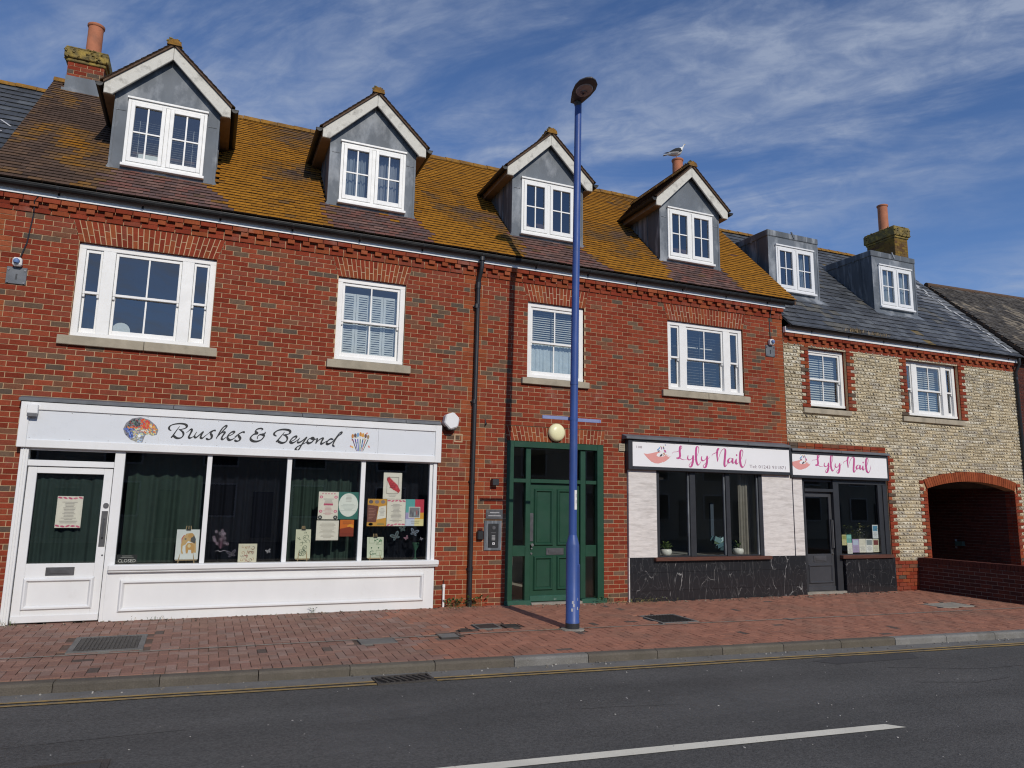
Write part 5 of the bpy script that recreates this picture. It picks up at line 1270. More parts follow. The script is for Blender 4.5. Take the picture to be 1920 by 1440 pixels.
def d_eleph(mb, x0, x1, z0, z1, y, r):
    w, h = x1 - x0, z1 - z0
    P = lambda L: [(x0 + w * a, z0 + h * b) for a, b in L]
    mb.flat(P([(.3, .45), (.42, .5), (.52, .62), (.72, .55), (.82, .22), (.9, .22), (.86, .6), (.78, .8), (.62, .88), (.42, .86), (.3, .72), (.22, .5), (.24, .25), (.3, .17), (.34, .2), (.3, .3)]), 0, (.50, .33, .14))
    mb.flat(P([(.62, .6), (.84, .52), (.85, .68), (.74, .82), (.64, .86)]), -.0006, (.05, .055, .06)); blob(mb, x0 + w * .62, z0 + h * .8, w * .13, h * .08, .4, -.0009, OCH)
    mb.flat(P([(.46, .2), (.54, .2), (.56, .32), (.68, .32), (.7, .2), (.8, .2), (.82, .42), (.7, .55), (.5, .54), (.42, .44)]), -.0012, OCH); blob(mb, x0 + w * .58, z0 + h * .45, w * .07, h * .06, 0, -.0016, (.6, .5, .3)); blob(mb, x0 + w * .4, z0 + h * .68, w * .045, h * .035, 0, -.0016, (.15, .13, .12))
    mb.flat(P([(.24, .52), (.28, .7), (.36, .8), (.32, .82), (.22, .7)]), -.0014, (.45, .1, .05))
def d_scroll(mb, x0, x1, z0, z1, y, r, cols=((.05, .10, .06),)):
    for k in range(20):
        cx, cz = r.uniform(x0 + .04, x1 - .04), r.uniform(z0 + .04, z1 - .04); rr = r.uniform(.015, .035); a = r.uniform(0, 6)
        pen(mb, [[(cx + rr * (1 - .1 * q) * cos(a + q * .9), cz + rr * (1 - .1 * q) * sin(a + q * .9)) for q in range(7)]], -.0003 * k, .003, .006, .5, c=r.choice(cols))
def d_flowers(mb, x0, x1, z0, z1, y, r): d_scroll(mb, x0, x1, z0, z1, y, r, ((.3, .06, .06), (.4, .2, .08), (.12, .08, .08)))
def d_letters(mb, x0, x1, z0, z1, y, r):
    text_mesh(mb, 'G', x0 + .035, z0 + .04, .10, -.0005, c=(.03, .12, .06))
    for a, b in ((.03, .22), (.14, .03), (.14, .20)): mb.frame(x0 + a, x0 + a + .085, z0 + b, z0 + b + .085, -.0005, -.0003, .004, c=(.2, .28, .16))
    for k in range(7): blob(mb, x0 + r.uniform(.15, .23), z0 + r.uniform(.2, .29), .012, .008, r.uniform(0, 3), -.001 - k * .0001, (.05, .2, .08))
    for a, b in ((.07, .15), (.18, .15), (.125, .06), (.125, .26)): blob(mb, x0 + a, z0 + b, .011, .011, 0, -.001, (.04, .13, .06))
easel_picture('white card with a two elephant drawing on a small easel', -.285, .012, .826, 1.236, -.005, (.62, .66, .68), d_eleph)
easel_picture('cream card of red and brown flowers standing low in the second pane', .548, .804, .754, 1.03, .05, (.62, .59, .47), d_flowers, False)
easel_picture('pale cream card of dark green scrolls on an easel in the third pane', 1.34, 1.56, .815, 1.238, .02, (.60, .60, .46), d_scroll)
easel_picture('pale card with green letter G and squares on an easel in the rightmost pane', 2.416, 2.675, .81, 1.122, .02, (.56, .60, .48), d_letters)
cs = thing('closed_sign', 'black CLOSED plate in the lower left corner of the first pane', 'sign', (-.87, -.03, .79))
part('plate', MB().box(-1.0, -.752, -.036, -.030, .79, .90, c=(.02, .022, .024)), 'print', cs)
cm = MB(); text_mesh(cm, 'CLOSED', -.985, .80, .062, -.0372, c=(.62, .62, .6), width=.215); lines(cm, -.98, -.77, .858, .893, 2, -.0372, (.45, .45, .44), random.Random(3))
part('lettering', cm, 'print', cs)
fd = thing('window_decal', 'pale ring flower bunch decal on the second pane', 'decal', (.3, -.038, .93)); fm_ = MB(); r = random.Random(9)
for k in range(14):
    x, z = .30 + r.uniform(-.10, .11), 1.10 + r.uniform(-.08, .14)
    fm_.add([(x + q * cos(t), -.0445, z + q * sin(t)) for q in (.0135, .0185) for t in [2 * pi * j / 9 for j in range(9)]], [(j, (j + 1) % 9, 9 + (j + 1) % 9, 9 + j) for j in range(9)], c=(.30, .24, .28))
    pen(fm_, [[(x, z - .02), ((x + .30) / 2, (z + .98) / 2), (.30, .97)]], -.0443, .0012, .002, 0, c=(.13, .06, .09))
pen(fm_, [[(.23, .935), (.27, .945), (.30, .93), (.34, .945), (.40, .935)]], -.0445, .004, .006, .4, c=(.35, .33, .36))
part('flowers', fm_, 'print', fd)
def butterfly(lab, x, z, s, a, c):
    t = thing('butterfly_decal', lab, 'decal', (x, -.044, z), 'butterflies on the rightmost shop panes')
    mb = MB()
    for sg_ in (-1, 1):
        for l, w, an in ((.055, .028, .75), (.035, .02, -.55)):
            an2 = a + (an if sg_ > 0 else pi - an); blob(mb, x + l * .75 * s * cos(an2), z + l * .75 * s * sin(an2), l * s * .82, w * s * .8, an2, -.0446 - .0002 * (l < .04), tuple(q * .55 for q in c), 9); blob(mb, x + l * .75 * s * cos(an2), z + l * .75 * s * sin(an2), l * s * .5, w * s * .45, an2, -.0452, tuple(q * .15 for q in c), 9)
    blob(mb, x, z, .006 * s, .03 * s, a, -.045, (.03, .03, .03)); part('wings', mb, 'print', t)
butterfly('largest teal butterfly decal, left of the others under the yellow poster', 2.84, 1.13, 1.15, .5, (.09, .15, .16))
butterfly('blue white butterfly decal below the multicoloured block poster', 3.13, 1.19, 1.05, -.3, (.16, .22, .28))
butterfly('dark teal butterfly decal just under the flower bordered notice', 2.945, 1.245, .8, .2, (.05, .12, .12))
butterfly('small pink butterfly decal between the two big butterflies', 3.012, 1.11, .55, .6, (.40, .20, .26))
butterfly('tiny pale butterfly decal at the far right edge of the rightmost pane', 3.25, 1.095, .4, -.5, (.3, .3, .36))
butterfly('small white butterfly decal right of the cream flower card', .955, .925, .55, .3, (.42, .43, .45))
butterfly('dim purple butterfly decal left of the cream flower card', .455, .89, 1.0, .2, (.05, .045, .075))
vs_ = thing('green_ornament', 'dark green ornament stand in the corner of the rightmost pane', 'ornament', (3.22, .16, .752))
part('stem', MB().lathe([(.05, .752), (.052, .765), (.016, .79), (.014, .90), (.045, .96), (.06, 1.02), (.055, 1.03)], 3.22, .16, 12, c=(.03, .09, .06)), 'print', vs_, smooth=True)

# ------------------------------------------------------------------ green entrance
gd = MB()
def gbar(a, b, z0, z1, y0=.0, y1=.13): gd.box(a, b, y0, y1, z0, z1)
gbar(4.717, 4.842, .0, 2.732, -.012); gbar(6.462, 6.588, .0, 2.732, -.012)
gd.box(4.842, 6.462, -.012, .13, 2.63, 2.732)
for a, b in ((5.088, 5.178), (6.145, 6.245)): gbar(a, b, .08, 2.63, .03)
for a, b in ((4.842, 5.088), (5.178, 6.145), (6.245, 6.462)): gbar(a, b, 2.03, 2.095, .025)
gbar(4.842, 5.088, .80, .975, .035); gbar(6.245, 6.462, .78, .975, .035)
ent = part('entrance_frame', gd, 'green', red, bevel=.004)
part('plinth_block', MB().box(4.70, 5.182, -.03, .14, .0, .085), 'green_worn', ent, bevel=.006)
part('plinth_block', MB().box(6.14, 6.64, -.03, .14, -.01, .075), 'green_worn', ent, bevel=.006)
for a, b, c_, d_ in ((4.842, 5.088, 2.095, 2.63), (5.178, 6.145, 2.095, 2.63), (6.245, 6.462, 2.095, 2.63), (4.842, 5.088, .975, 2.03), (4.842, 5.088, .085, .80), (6.245, 6.462, .975, 2.03), (6.245, 6.462, .075, .78)):
    part('window_pane', MB().quad((a, .08, c_), (b, .08, c_), (b, .08, d_), (a, .08, d_)), 'shopglass', ent)
gdo = part('entrance_door', MB().box(5.181, 6.142, .085, .13, .05, 2.027), 'green', red)
for a, b in ((5.262, 5.635), (5.70, 6.07)):
    for c_, d_ in ((.965, 1.935), (.225, .80)):
        part('panel_moulding', MB().moulding(a, b, c_, d_, .0845, .06, .03), 'green', gdo)
        part('door_panel', MB().box(a + .065, b - .065, .078, .0845, c_ + .065, d_ - .065), 'green', gdo)
part('weatherboard', MB().box(5.183, 6.14, .03, .0845, .055, .15), 'green_worn', gdo, bevel=.008)
part('letterbox', MB().box(5.503, 5.837, .070, .0842, .815, .93).box(5.545, 5.795, .062, .0699, .845, .90), 'steel', gdo, bevel=.003)
part('door_handle', MB().box(5.195, 5.255, .074, .0842, 1.045, 1.517), 'steel', gdo)
part('door_knob', MB().tube([(5.225, .084, .985), (5.225, .03, .985)], [.02, .026], 12).tube([(5.225, .084, .925), (5.225, .06, .925)], .014, 8).tube([(5.225, .084, .84), (5.225, .07, .84)], .018, 8), 'chrome', gdo)
part('threshold', MB().box(5.182, 6.14, -.05, .13, .0, .045), 'concrete', red)
rb = MB(); roombox(rb, 4.75, 6.56, .02, 2.7, .14, 3.2, (.34, .325, .28)); part('hallway', rb, 'room', red)
part('hall_panel', MB().box(4.80, 5.12, 1.0, 1.05, .55, 1.25, c=(.55, .5, .36)), 'print', red)
al = thing('fire_notice', 'dim red notice seen through the right side light of the green entrance', 'notice', (6.38, .6, 1.55))
part('board', MB().box(6.40, 6.62, .60, .61, 1.55, 1.87, c=(.16, .03, .03)), 'print', al); part('symbol', MB().flat([(6.47, 1.62), (6.54, 1.62), (6.55, 1.74), (6.505, 1.80), (6.465, 1.73)], .598, (.4, .35, .33)), 'print', al)
globe = thing('bulkhead_lamp', 'round cream wall lamp above the green entrance door', 'wall lamp', (5.63, -.03, 2.76))
gm = MB(); gm.tube([(5.632, -.004, 2.91), (5.632, -.03, 2.91)], .150, 24); part('backplate', gm, 'black', globe)
n = 26; prof = [(.158, -.03), (.156, -.055), (.145, -.08), (.12, -.102), (.075, -.116), (.02, -.121)]
vs = [(5.632 + r_ * cos(2 * pi * k / n), y, 2.912 + r_ * sin(2 * pi * k / n)) for r_, y in prof for k in range(n)]
part('diffuser', MB().add(vs, [(i * n + k, i * n + (k + 1) % n, (i + 1) * n + (k + 1) % n, (i + 1) * n + k) for i in range(5) for k in range(n)] + [tuple(range(5 * n, 6 * n))]), 'cream_globe', globe, smooth=True)

# ------------------------------------------------------------------ fixtures on the red wall
bb = thing('alarm_box', 'white hexagonal alarm bell box at the right end of the script sign', 'alarm box', (3.67, -.05, 2.86))
hx = [(3.668 + .140 * cos(radians(18 + 60 * k)), 2.99 + .150 * sin(radians(18 + 60 * k))) for k in range(6)]
part('cover', MB().prism(hx, -.175, -.01), 'white', bb, bevel=.02)
part('strobe', MB().prism([(3.61, 2.835), (3.72, 2.835), (3.76, 2.90), (3.57, 2.90)], -.15, -.012), 'black', bb, bevel=.01)
br = thing('wall_patch', 'square of old mortar on the brick below the alarm box', 'mortar patch', (3.83, -.006, 2.72)); part('mortar', MB().frame(3.765, 3.91, 2.66, 2.80, -.0068, .0, .02), 'mortar', br)
cb = thing('wall_light', 'small black cube wall light left of the green entrance', 'wall light', (4.484, 0, 1.95))
part('housing', MB().box(4.425, 4.535, -.115, -.02, 1.965, 2.075), 'charcoal', cb, bevel=.006); part('bracket', MB().box(4.45, 4.515, -.0199, -.003, 1.98, 2.06), 'black', cb)
pq = thing('name_plaque', 'grey engraved name plaque above the door entry panel', 'plaque', (4.5, 0, 1.41))
part('plate', MB().box(4.352, 4.652, -.018, -.0055, 1.415, 1.572), 'steel', pq, bevel=.003)
pm = MB(); r = random.Random(2); lines(pm, 4.42, 4.59, 1.50, 1.535, 1, -.019, (.5, .5, .5), r); lines(pm, 4.39, 4.62, 1.45, 1.485, 1, -.019, (.5, .5, .5), r); part('engraving', pm, 'print', pq)
it = thing('entry_panel', 'dark door entry intercom panel with keypad beside the green entrance', 'intercom', (4.48, 0, .9))
part('surround', MB().box(4.325, 4.635, -.02, -.0055, .905, 1.385), 'lead_dark', it, bevel=.006)
part('panel', MB().box(4.395, 4.575, -.034, -.0205, .955, 1.34), 'black', it, bevel=.004)
part('speaker_grille', MB().tube([(4.49, -.034, 1.275), (4.49, -.037, 1.275)], .03, 14).box(4.435, 4.53, -.037, -.0345, 1.185, 1.198), 'steel', it)
kp_ = MB()
for i in range(3):
    for j in range(4): kp_.box(4.455 + i * .022, 4.470 + i * .022, -.038, -.0345, 1.07 + j * .022, 1.085 + j * .022, c=(.35, .35, .35))
part('keypad', kp_, 'print', it); part('call_button', MB().box(4.468, 4.508, -.038, -.0345, 1.0, 1.035, c=(.7, .7, .7)).box(4.48, 4.495, -.0385, -.0381, 1.008, 1.027, c=(.08, .08, .1)), 'print', it)
kb = thing('key_safe', 'small black key safe between downpipe and entry panel', 'key safe', (4.25, 0, 1.08)); part('body', MB().box(4.195, 4.30, -.075, -.006, 1.08, 1.225), 'black', kb, bevel=.012); part('shackle', MB().tube([(4.225, -.04, 1.22), (4.225, -.04, 1.255), (4.27, -.04, 1.255), (4.27, -.04, 1.22)], .007, 6), 'black', kb)
vt = thing('vent_cover', 'small beige square vent between the green entrance and the nail salon sign', 'vent', (6.97, 0, 2.65)); part('plate', MB().box(6.905, 7.035, -.024, -.0055, 2.645, 2.785), 'stone_sill', vt, bevel=.004); part('louvre', MB().box(6.925, 7.015, -.03, -.0245, 2.67, 2.682).box(6.925, 7.015, -.03, -.0245, 2.71, 2.722).box(6.925, 7.015, -.03, -.0245, 2.75, 2.762), 'stone_sill', vt)
hk = thing('wall_hook', 'tiny black hook on the brick right of the downpipe', 'hook', (4.305, 0, 2.98)); part('hook', MB().box(4.297, 4.313, -.02, -.005, 2.96, 3.07).tube([(4.305, -.02, 2.98), (4.305, -.06, 2.975), (4.305, -.065, 3.01)], .008, 6), 'black', hk)
sp_ = thing('pipe_stub', 'pale upright pipe stub at the foot of the wall by the white shopfront', 'pipe', (3.65, -.03, .03)); part('pipe', MB().tube([(3.652, -.035, .02), (3.652, -.035, .38)], .019, 10), 'white_frame', sp_, smooth=True); part('coupling', MB().tube([(3.652, -.035, .34), (3.652, -.035, .39)], .024, 10), 'white_frame', sp_); part('copper_tail', MB().tube([(3.652, -.035, .39), (3.652, -.03, .44), (3.652, -.005, .45)], .009, 8), 'wood', sp_)
fl = thing('security_light', 'small white security light at the upper left corner of the script sign', 'security light', (-2.15, -.15, 2.71))
part('housing', MB().box(-2.21, -2.085, -.215, -.151, 2.745, 2.865), 'white', fl, bevel=.008); part('sensor', MB().box(-2.20, -2.09, -.222, -.155, 2.705, 2.744), 'steel', fl)
def alarm_plate(lab, x, z, cw):
    t = thing('wall_sensor', lab, 'sensor', (x, 0, z), 'sensors with hanging cable under the eaves')
    part('back_plate', MB().box(x - .118, x + .118, -.02, -.0055, z, z + .235), 'lead_cap', t, bevel=.003)
    for a in (-.095, .095):
        for b in (.02, .195): part('bolt', MB().tube([(x + a, -.02, z + b), (x + a, -.03, z + b)], .014, 8), 'steel', t)
    part('sensor_body', MB().box(x - .052, x + .058, -.10, -.010, z + .236, z + .355), 'white_frame', t, bevel=.02)
    n = 12; part('lens', MB().lathe([(.032, z + .27), (.040, z + .295), (.034, z + .32), (.012, z + .335)], x, -.105, 12, c=(.12, .2, .4)), 'print', t, smooth=True)
    part('slot', MB().box(x - .01, x + .012, -.0215, -.0202, z + .06, z + .14), 'black', t)
    part('cable', MB().tube([(x + .02, -.03, z + .37), (x + .06 * cw, -.012, z + .6), (x + .09 * cw, -.012, 5.545), (x + .09 * cw, -.036, 5.56), (x + .09 * cw, -.036, 5.62), (x + .09 * cw, -.076, 5.70), (x + .12 * cw, -.076, 5.768)], .009, 6), 'black', t)
alarm_plate('grey plated wall sensor with cable left of the widest upstairs window', -2.56, 4.51, 1.2)
alarm_plate('grey plated wall sensor with cable at the right corner of the red brick wall', 10.52, 4.73, .2)

# ------------------------------------------------------------------ nail salon shopfront in the red building
sal = part('stone_panel', MB().box(7.085, 7.68, -.045, .04, .755, 2.42), 'marble_white', red)
part('stone_panel', MB().box(10.145, 10.905, -.045, .04, .74, 2.42), 'marble_white', red)
pl = MB()
for z0, z1, n in ((-.06, .17, 3), (.173, .488, 4), (.491, .752, 3)):
    L = (10.905 - 7.095)
    for j in range(n): part('plinth_tile', MB().box(7.095 + L * j / n + .0012, 7.095 + L * (j + 1) / n - .0012, -.05, .04, z0, z1 - (0 if z1 < .7 else .004)), 'marble_black', red)
part('plinth_edge', MB().box(7.075, 7.0945, -.046, .02, -.05, .75), 'marble_white', sal)
part('shop_window_sill', MB().box(7.60, 10.262, -.13, .03, .690, .754), 'wood', sal, bevel=.006)
wf = MB()
for a, b in ((7.682, 7.752), (8.435, 8.56), (9.27, 9.365), (10.07, 10.143)): wf.box(a, b, -.03, .06, .755, 2.42)
for a, b in ((7.752, 8.435), (8.56, 9.27), (9.365, 10.07)): wf.box(a, b, -.01, .06, .755, .775); wf.box(a, b, -.012, .06, 2.31, 2.42)
swf = part('shop_window_frame', wf, 'charcoal', red, bevel=.003)
for a, b in ((7.752, 8.435), (8.56, 9.27), (9.365, 10.07)): part('inner_bead', MB().box(b - .03, b - .001, .0, .05, .776, 2.309), 'lead_dark', swf)
for a, b in ((7.752, 8.435), (8.56, 9.27), (9.365, 10.07)): part('window_pane', MB().quad((a, .03, .775), (b, .03, .775), (b, .03, 2.31), (a, .03, 2.31)), 'shopglass', swf)
rb = MB(); roombox(rb, 7.70, 10.12, .70, 2.44, .065, 4.0, (.24, .245, .235)); part('salon_interior', rb, 'room', red)
itx = MB(); itx.box(7.8, 9.2, 2.6, 2.7, 1.6, 2.2, c=(.02, .02, .025)); itx.box(7.9, 8.2, 3.3, 3.4, .8, 1.9, c=(.10, .10, .10)); itx.box(8.7, 9.1, 3.2, 3.3, .8, 2.0, c=(.30, .30, .29)); itx.box(9.15, 9.3, 3.0, 3.1, .8, 1.8, c=(.05, .06, .08))
itx.box(9.62, 9.70, .9, .95, 1.0, 1.75, c=(.05, .07, .10)); itx.box(7.8, 8.9, 1.5, 1.6, 2.22, 2.26, c=(.75, .75, .72))
for k in range(5): itx.box(7.95 + k * .13, 8.03 + k * .13, 2.4, 2.45, .85, 1.25 - .05 * (k % 2), c=(.10, .10, .11))
part('salon_fittings', itx, 'print', red)
sc_ = drape(None, 9.80, 10.12, .76, 2.42, .25, .02, 4, (.24, .225, .20), seed=12)
solo('curtain', sc_, 'cloth', 'pale beige curtain at the right side of the nail salon window', 'curtain', (9.95, .25, .76), 'curtains behind the white shopfront' if 0 else None)
def pot_plant(lab, x, y, z, leaves, c):
    t = thing('potted_plant', lab, 'potted plant', (x, y, z), 'pots on the nail salon window ledge')
    part('pot', MB().lathe([(.06, z), (.09, z + .02), (.108, z + .065), (.10, z + .105), (.088, z + .118), (.08, z + .118), (.075, z + .10)], x, y, 18), 'ceramic', t, smooth=True)
    lf = MB(); r = random.Random(int(x * 10))
    for k in range(leaves):
        a, e = r.uniform(0, 2 * pi), r.uniform(.25, 1.3); l = r.uniform(.04, .15); p = Vector((x + l * cos(a) * cos(e) * .9, y + l * sin(a) * cos(e) * .7, z + .11 + l * sin(e)))
        lf.mbox(T4(p) @ Matrix.Rotation(a, 4, 'Z') @ Matrix.Rotation(-e * .7, 4, 'Y'), .026, .013, .001, c=jit(r.choice(c), .2, r))
    part('foliage', lf, 'leaf', t)
part('window_ledge', MB().box(7.76, 10.06, .066, .33, .71, .764, c=(.12, .115, .11)), 'room', red)
pot_plant('white bowl pot with a bushy green plant, left nail salon window', 8.03, .19, .765, 90, [(.08, .14, .03), (.14, .20, .05), (.05, .09, .03)])
pot_plant('white bowl pot with a sparse shoot, right nail salon window', 9.70, .19, .765, 14, [(.06, .10, .03)])
gb_ = thing('wrapped_bundle', 'shiny blue green wrapped bundle behind the right white pot', 'parcel', (9.68, .5, .77))
gbm = MB(); r = random.Random(6)
for k in range(16):
    gbm.mbox(T4((9.62 + r.uniform(-.28, .30), .52 + r.uniform(-.1, .1), .92 + r.uniform(-.08, .14))) @ Matrix.Rotation(r.uniform(-.6, .6), 4, 'Y') @ Matrix.Rotation(r.uniform(-.5, .5), 4, 'X'), r.uniform(.06, .14), .01, r.uniform(.02, .05), c=r.choice([(.10, .2, .25), (.2, .35, .38), (.05, .10, .12), (.35, .5, .55), (.10, .16, .10)]))
part('wrapping', gbm, 'ceramic' if 0 else 'print', gb_)

def nail_sign(label, x0, x1, z0, z1, px0, px1, pz0, pz1, yf, k, ox, oz, extra, caps, capz):
    s = thing('shop_sign', label, 'shop sign', ((x0 + x1) / 2, yf, z0), 'nail salon fascia signs')
    part('sign_box', MB().box(x0 + .004, x1 - .004, yf + .022, -.008, z0 + .004, z1 - .004), 'charcoal', s)
    mb = MB(); a, b, c, d = px0, px1, pz0, pz1
    mb.box(x0, a, yf, yf + .05, z0, z1); mb.box(b, x1, yf, yf + .05, z0, z1); mb.box(a, b, yf, yf + .05, d, z1); mb.box(a, b, yf, yf + .05, z0, c)
    part('sign_frame', mb, 'charcoal', s, bevel=.008)
    part('sign_panel', MB().box(a, b, yf + .008, yf + .0215, c, d), 'sign_white', s)
    y = yf + .007
    T = lambda P: [(ox + (x - 7.983) * k[0], oz + (z - 2.6) * k[1]) for x, z in P]
    SH = (0, 0, 0, 0, -.01, -.01, -.022, -.006, .028)
    lt = MB(); pen(lt, [T([(a_ + d_, b_) for a_, b_ in q]) for q, d_ in zip(LYLY, SH)], y, .012, .046, 0, True)
    blob(lt, *T([(9.478, 2.668)])[0], .019, .019, 0, y, (1, 1, 1)); part('lettering', lt, 'pink', s)
    hm = MB()
    skin = (.70, .31, .28)
    hm.flat(T([(7.362, 2.616), (7.441, 2.608), (7.53, 2.625), (7.63, 2.649), (7.70, 2.66), (7.75, 2.662), (7.70, 2.64), (7.654, 2.62), (7.64, 2.586), (7.65, 2.50), (7.60, 2.445), (7.524, 2.471), (7.45, 2.528), (7.401, 2.573)])[::-1], y, skin)
    hm.flat(T([(7.641, 2.587), (7.673, 2.567), (7.793, 2.575), (7.80, 2.50), (7.76, 2.465), (7.68, 2.442), (7.60, 2.444), (7.62, 2.50)])[::-1], y - .0003, skin)
    for q, (a_, b_, c_, d_) in enumerate((((7.79, 2.575), (7.834, 2.604), (7.875, 2.622), (7.845, 2.578)), ((7.80, 2.562), (7.85, 2.585), (7.907, 2.604), (7.86, 2.556)), ((7.80, 2.54), (7.87, 2.57), (7.955, 2.584), (7.86, 2.530)), ((7.79, 2.50), (7.86, 2.545), (7.94, 2.562), (7.85, 2.50)))):
        e_, f_ = (7.76, 2.50), (7.78, 2.465 + .012 * (3 - q))
        hm.flat(T([a_, b_, c_, d_, f_, e_])[::-1], y - .0005 - .0002 * q, skin)
    pc = [((7.675, 2.70), .7, (.05, .20, .45)), ((7.69, 2.672), .2, (.02, .05, .12)), ((7.705, 2.725), 1.0, (.15, .35, .6)), ((7.755, 2.728), 1.5, (.35, .12, .25)), ((7.80, 2.728), 1.9, (.04, .06, .15)), ((7.825, 2.684), 2.9, (.55, .08, .28)), ((7.83, 2.66), 3.1, (.45, .08, .25)), ((7.81, 2.625), -.6, (.5, .2, .05)), ((7.753, 2.602), -1.9, (.05, .05, .06)), ((7.728, 2.59), -2.2, (.03, .03, .04)), ((7.785, 2.60), -1.3, (.3, .15, .05)), ((7.735, 2.755), 1.3, (.6, .4, .1)), ((7.79, 2.758), 1.6, (.6, .42, .15)), ((7.835, 2.79), 2.2, (.1, .2, .4))]
    for q, ((px, pz), a_, c_) in enumerate(pc): blob(hm, *T([(px, pz)])[0], .028 * k[0] * (1 if q < 10 else .5), .011 * k[0] * (1 if q < 10 else .7), a_, y - .0014 - .0001 * q, c_, 9)
    part('hand_logo', hm, 'print', s)
    if extra:
        tm = MB(); text_mesh(tm, '108', 7.195, 2.705, .065, y, width=.115); text_mesh(tm, 'Tel: 01243 931871', 9.78, 2.432, .088, y, width=.905); part('small_lettering', tm, 'grey_ink', s)
    pr = MB()
    for q in range(6):
        for z in (pz0 - .004, pz1 + .004): pr.tube([(px0 + (px1 - px0) * (q + .5) / 6, yf - .001, z), (px0 + (px1 - px0) * (q + .5) / 6, yf - .004, z)], .008, 6, c=(.25, .25, .25))
    part('fixing_screws', pr, 'print', s, kind='stuff')
    for a, b in caps:
        mb = MB(); zc0, zc1 = capz
        mb.add([(a, yf - .045, zc0), (b, yf - .045, zc0), (b, -.0045, zc0), (a, -.0045, zc0), (a, yf - .045, zc0 + .045), (b, yf - .045, zc0 + .045), (b, -.0045, zc1), (a, -.0045, zc1)], [(0, 3, 2, 1), (4, 5, 6, 7), (0, 1, 5, 4), (1, 2, 6, 5), (2, 3, 7, 6), (3, 0, 4, 7)])
        part('lead_capping', mb, 'lead_cap', s, bevel=.006)
nail_sign('wide black framed Lyly Nail sign with 108 and telephone number', 7.037, 10.845, 2.315, 2.862, 7.13, 10.792, 2.378, 2.818, -.13, (1, 1), 7.983, 2.6, True, [(6.975, 8.32), (8.325, 9.72), (9.725, 10.80)], (2.864, 2.962))
nail_sign('narrower black framed Lyly Nail sign over the dark shop door', 10.86, 13.59, 2.275, 2.815, 10.915, 13.545, 2.335, 2.757, -.085, (.957, .92), 11.426, 2.588, False, [(10.88, 12.2), (12.205, 13.60)], (2.817, 2.885))

# ------------------------------------------------------------------ flint building
fb_ = thing('flint_building', 'flint faced building with a slate roof, two box dormers and a brick arched passage', 'building', (14.5, 0, 0))
FX0, FX1 = 10.873, 18.20
F1 = (11.545, 12.61, 3.80, 5.03); F2 = (14.43, 16.14, 3.785, 5.05)
FS = [(11.32, 12.645, 3.625, 3.745), (14.195, 16.18, 3.618, 3.74)]
def arc_pts(x0, x1, zs, rise, n=24):
    c = (x0 + x1) / 2; h = (x1 - x0) / 2; R_ = (h * h + rise * rise) / (2 * rise); zc = zs + rise - R_
    a = math.asin(h / R_)
    return [(c + R_ * sin(-a + 2 * a * i / n), zc + R_ * cos(-a + 2 * a * i / n)) for i in range(n + 1)]
AX0, AX1, AZ, ARISE = 14.803, 17.775, 2.15, .19
IN = arc_pts(AX0, AX1, AZ, ARISE); OUT = arc_pts(AX0 - .09, AX1 + .075, AZ + .195, ARISE + .02)
arch_ops = [rect(AX0, AX1, -1, AZ)]
for (xa, za), (xb, zb) in zip(OUT, OUT[1:]):
    pass
ZT = 2.0
for k in range(8):       # stepped approximation of the arch for the courses behind the voussoirs
    z = 2.1 + k * .075
    xsn = [p[0] for p in OUT if p[1] >= z + .05]
    if xsn: arch_ops.append(rect(min(xsn), max(xsn), z, z + .075))
FO = [rect(w[0], w[1], 3.74, 5.03) for w in (F1, F2)] + [rect(s[0], s[1], 3.69, 3.74) for s in FS] + [rect(FX0 - 1, 13.605, -1, 2.82)] + arch_ops
BRK = []     # brick dressings as rectangles of whole courses
def jamb(x, side, z0, z1, wide=.225, nar=.1125, k0=0):
    k = k0; z = z0
    while z < z1 - .02:
        w = wide if k % 2 == 0 else nar
        BRK.append((x - w, x, z, min(z + .075, z1)) if side < 0 else (x, x + w, z, min(z + .075, z1))); z += .075; k += 1
jamb(11.545, -1, 3.75, 5.1); jamb(12.61, 1, 3.75, 5.1); jamb(14.43, -1, 3.75, 5.1); jamb(16.14, 1, 3.75, 5.1)
jamb(13.605, 1, .60, 2.85); jamb(AX0, -1, .60, 2.325); jamb(AX1, 1, .60, 2.325)
BRK.append((FX0, 13.605, 2.85, 2.925)); BRK.append((FX0, 13.605, 2.925, 3.0)); BRK.append((13.605, 14.80, -.15, .60)); BRK.append((AX1, FX1, -.15, .60))
fw = MB(); mortar_sheet(fw, -.15, 70, FX0, FX1, FO, y=.004)
fwall = part('wall', fw, 'flint_mortar', fb_)
FOQ = FO + [rect(a - .002, b + .002, c, d) for a, b, c, d in BRK]
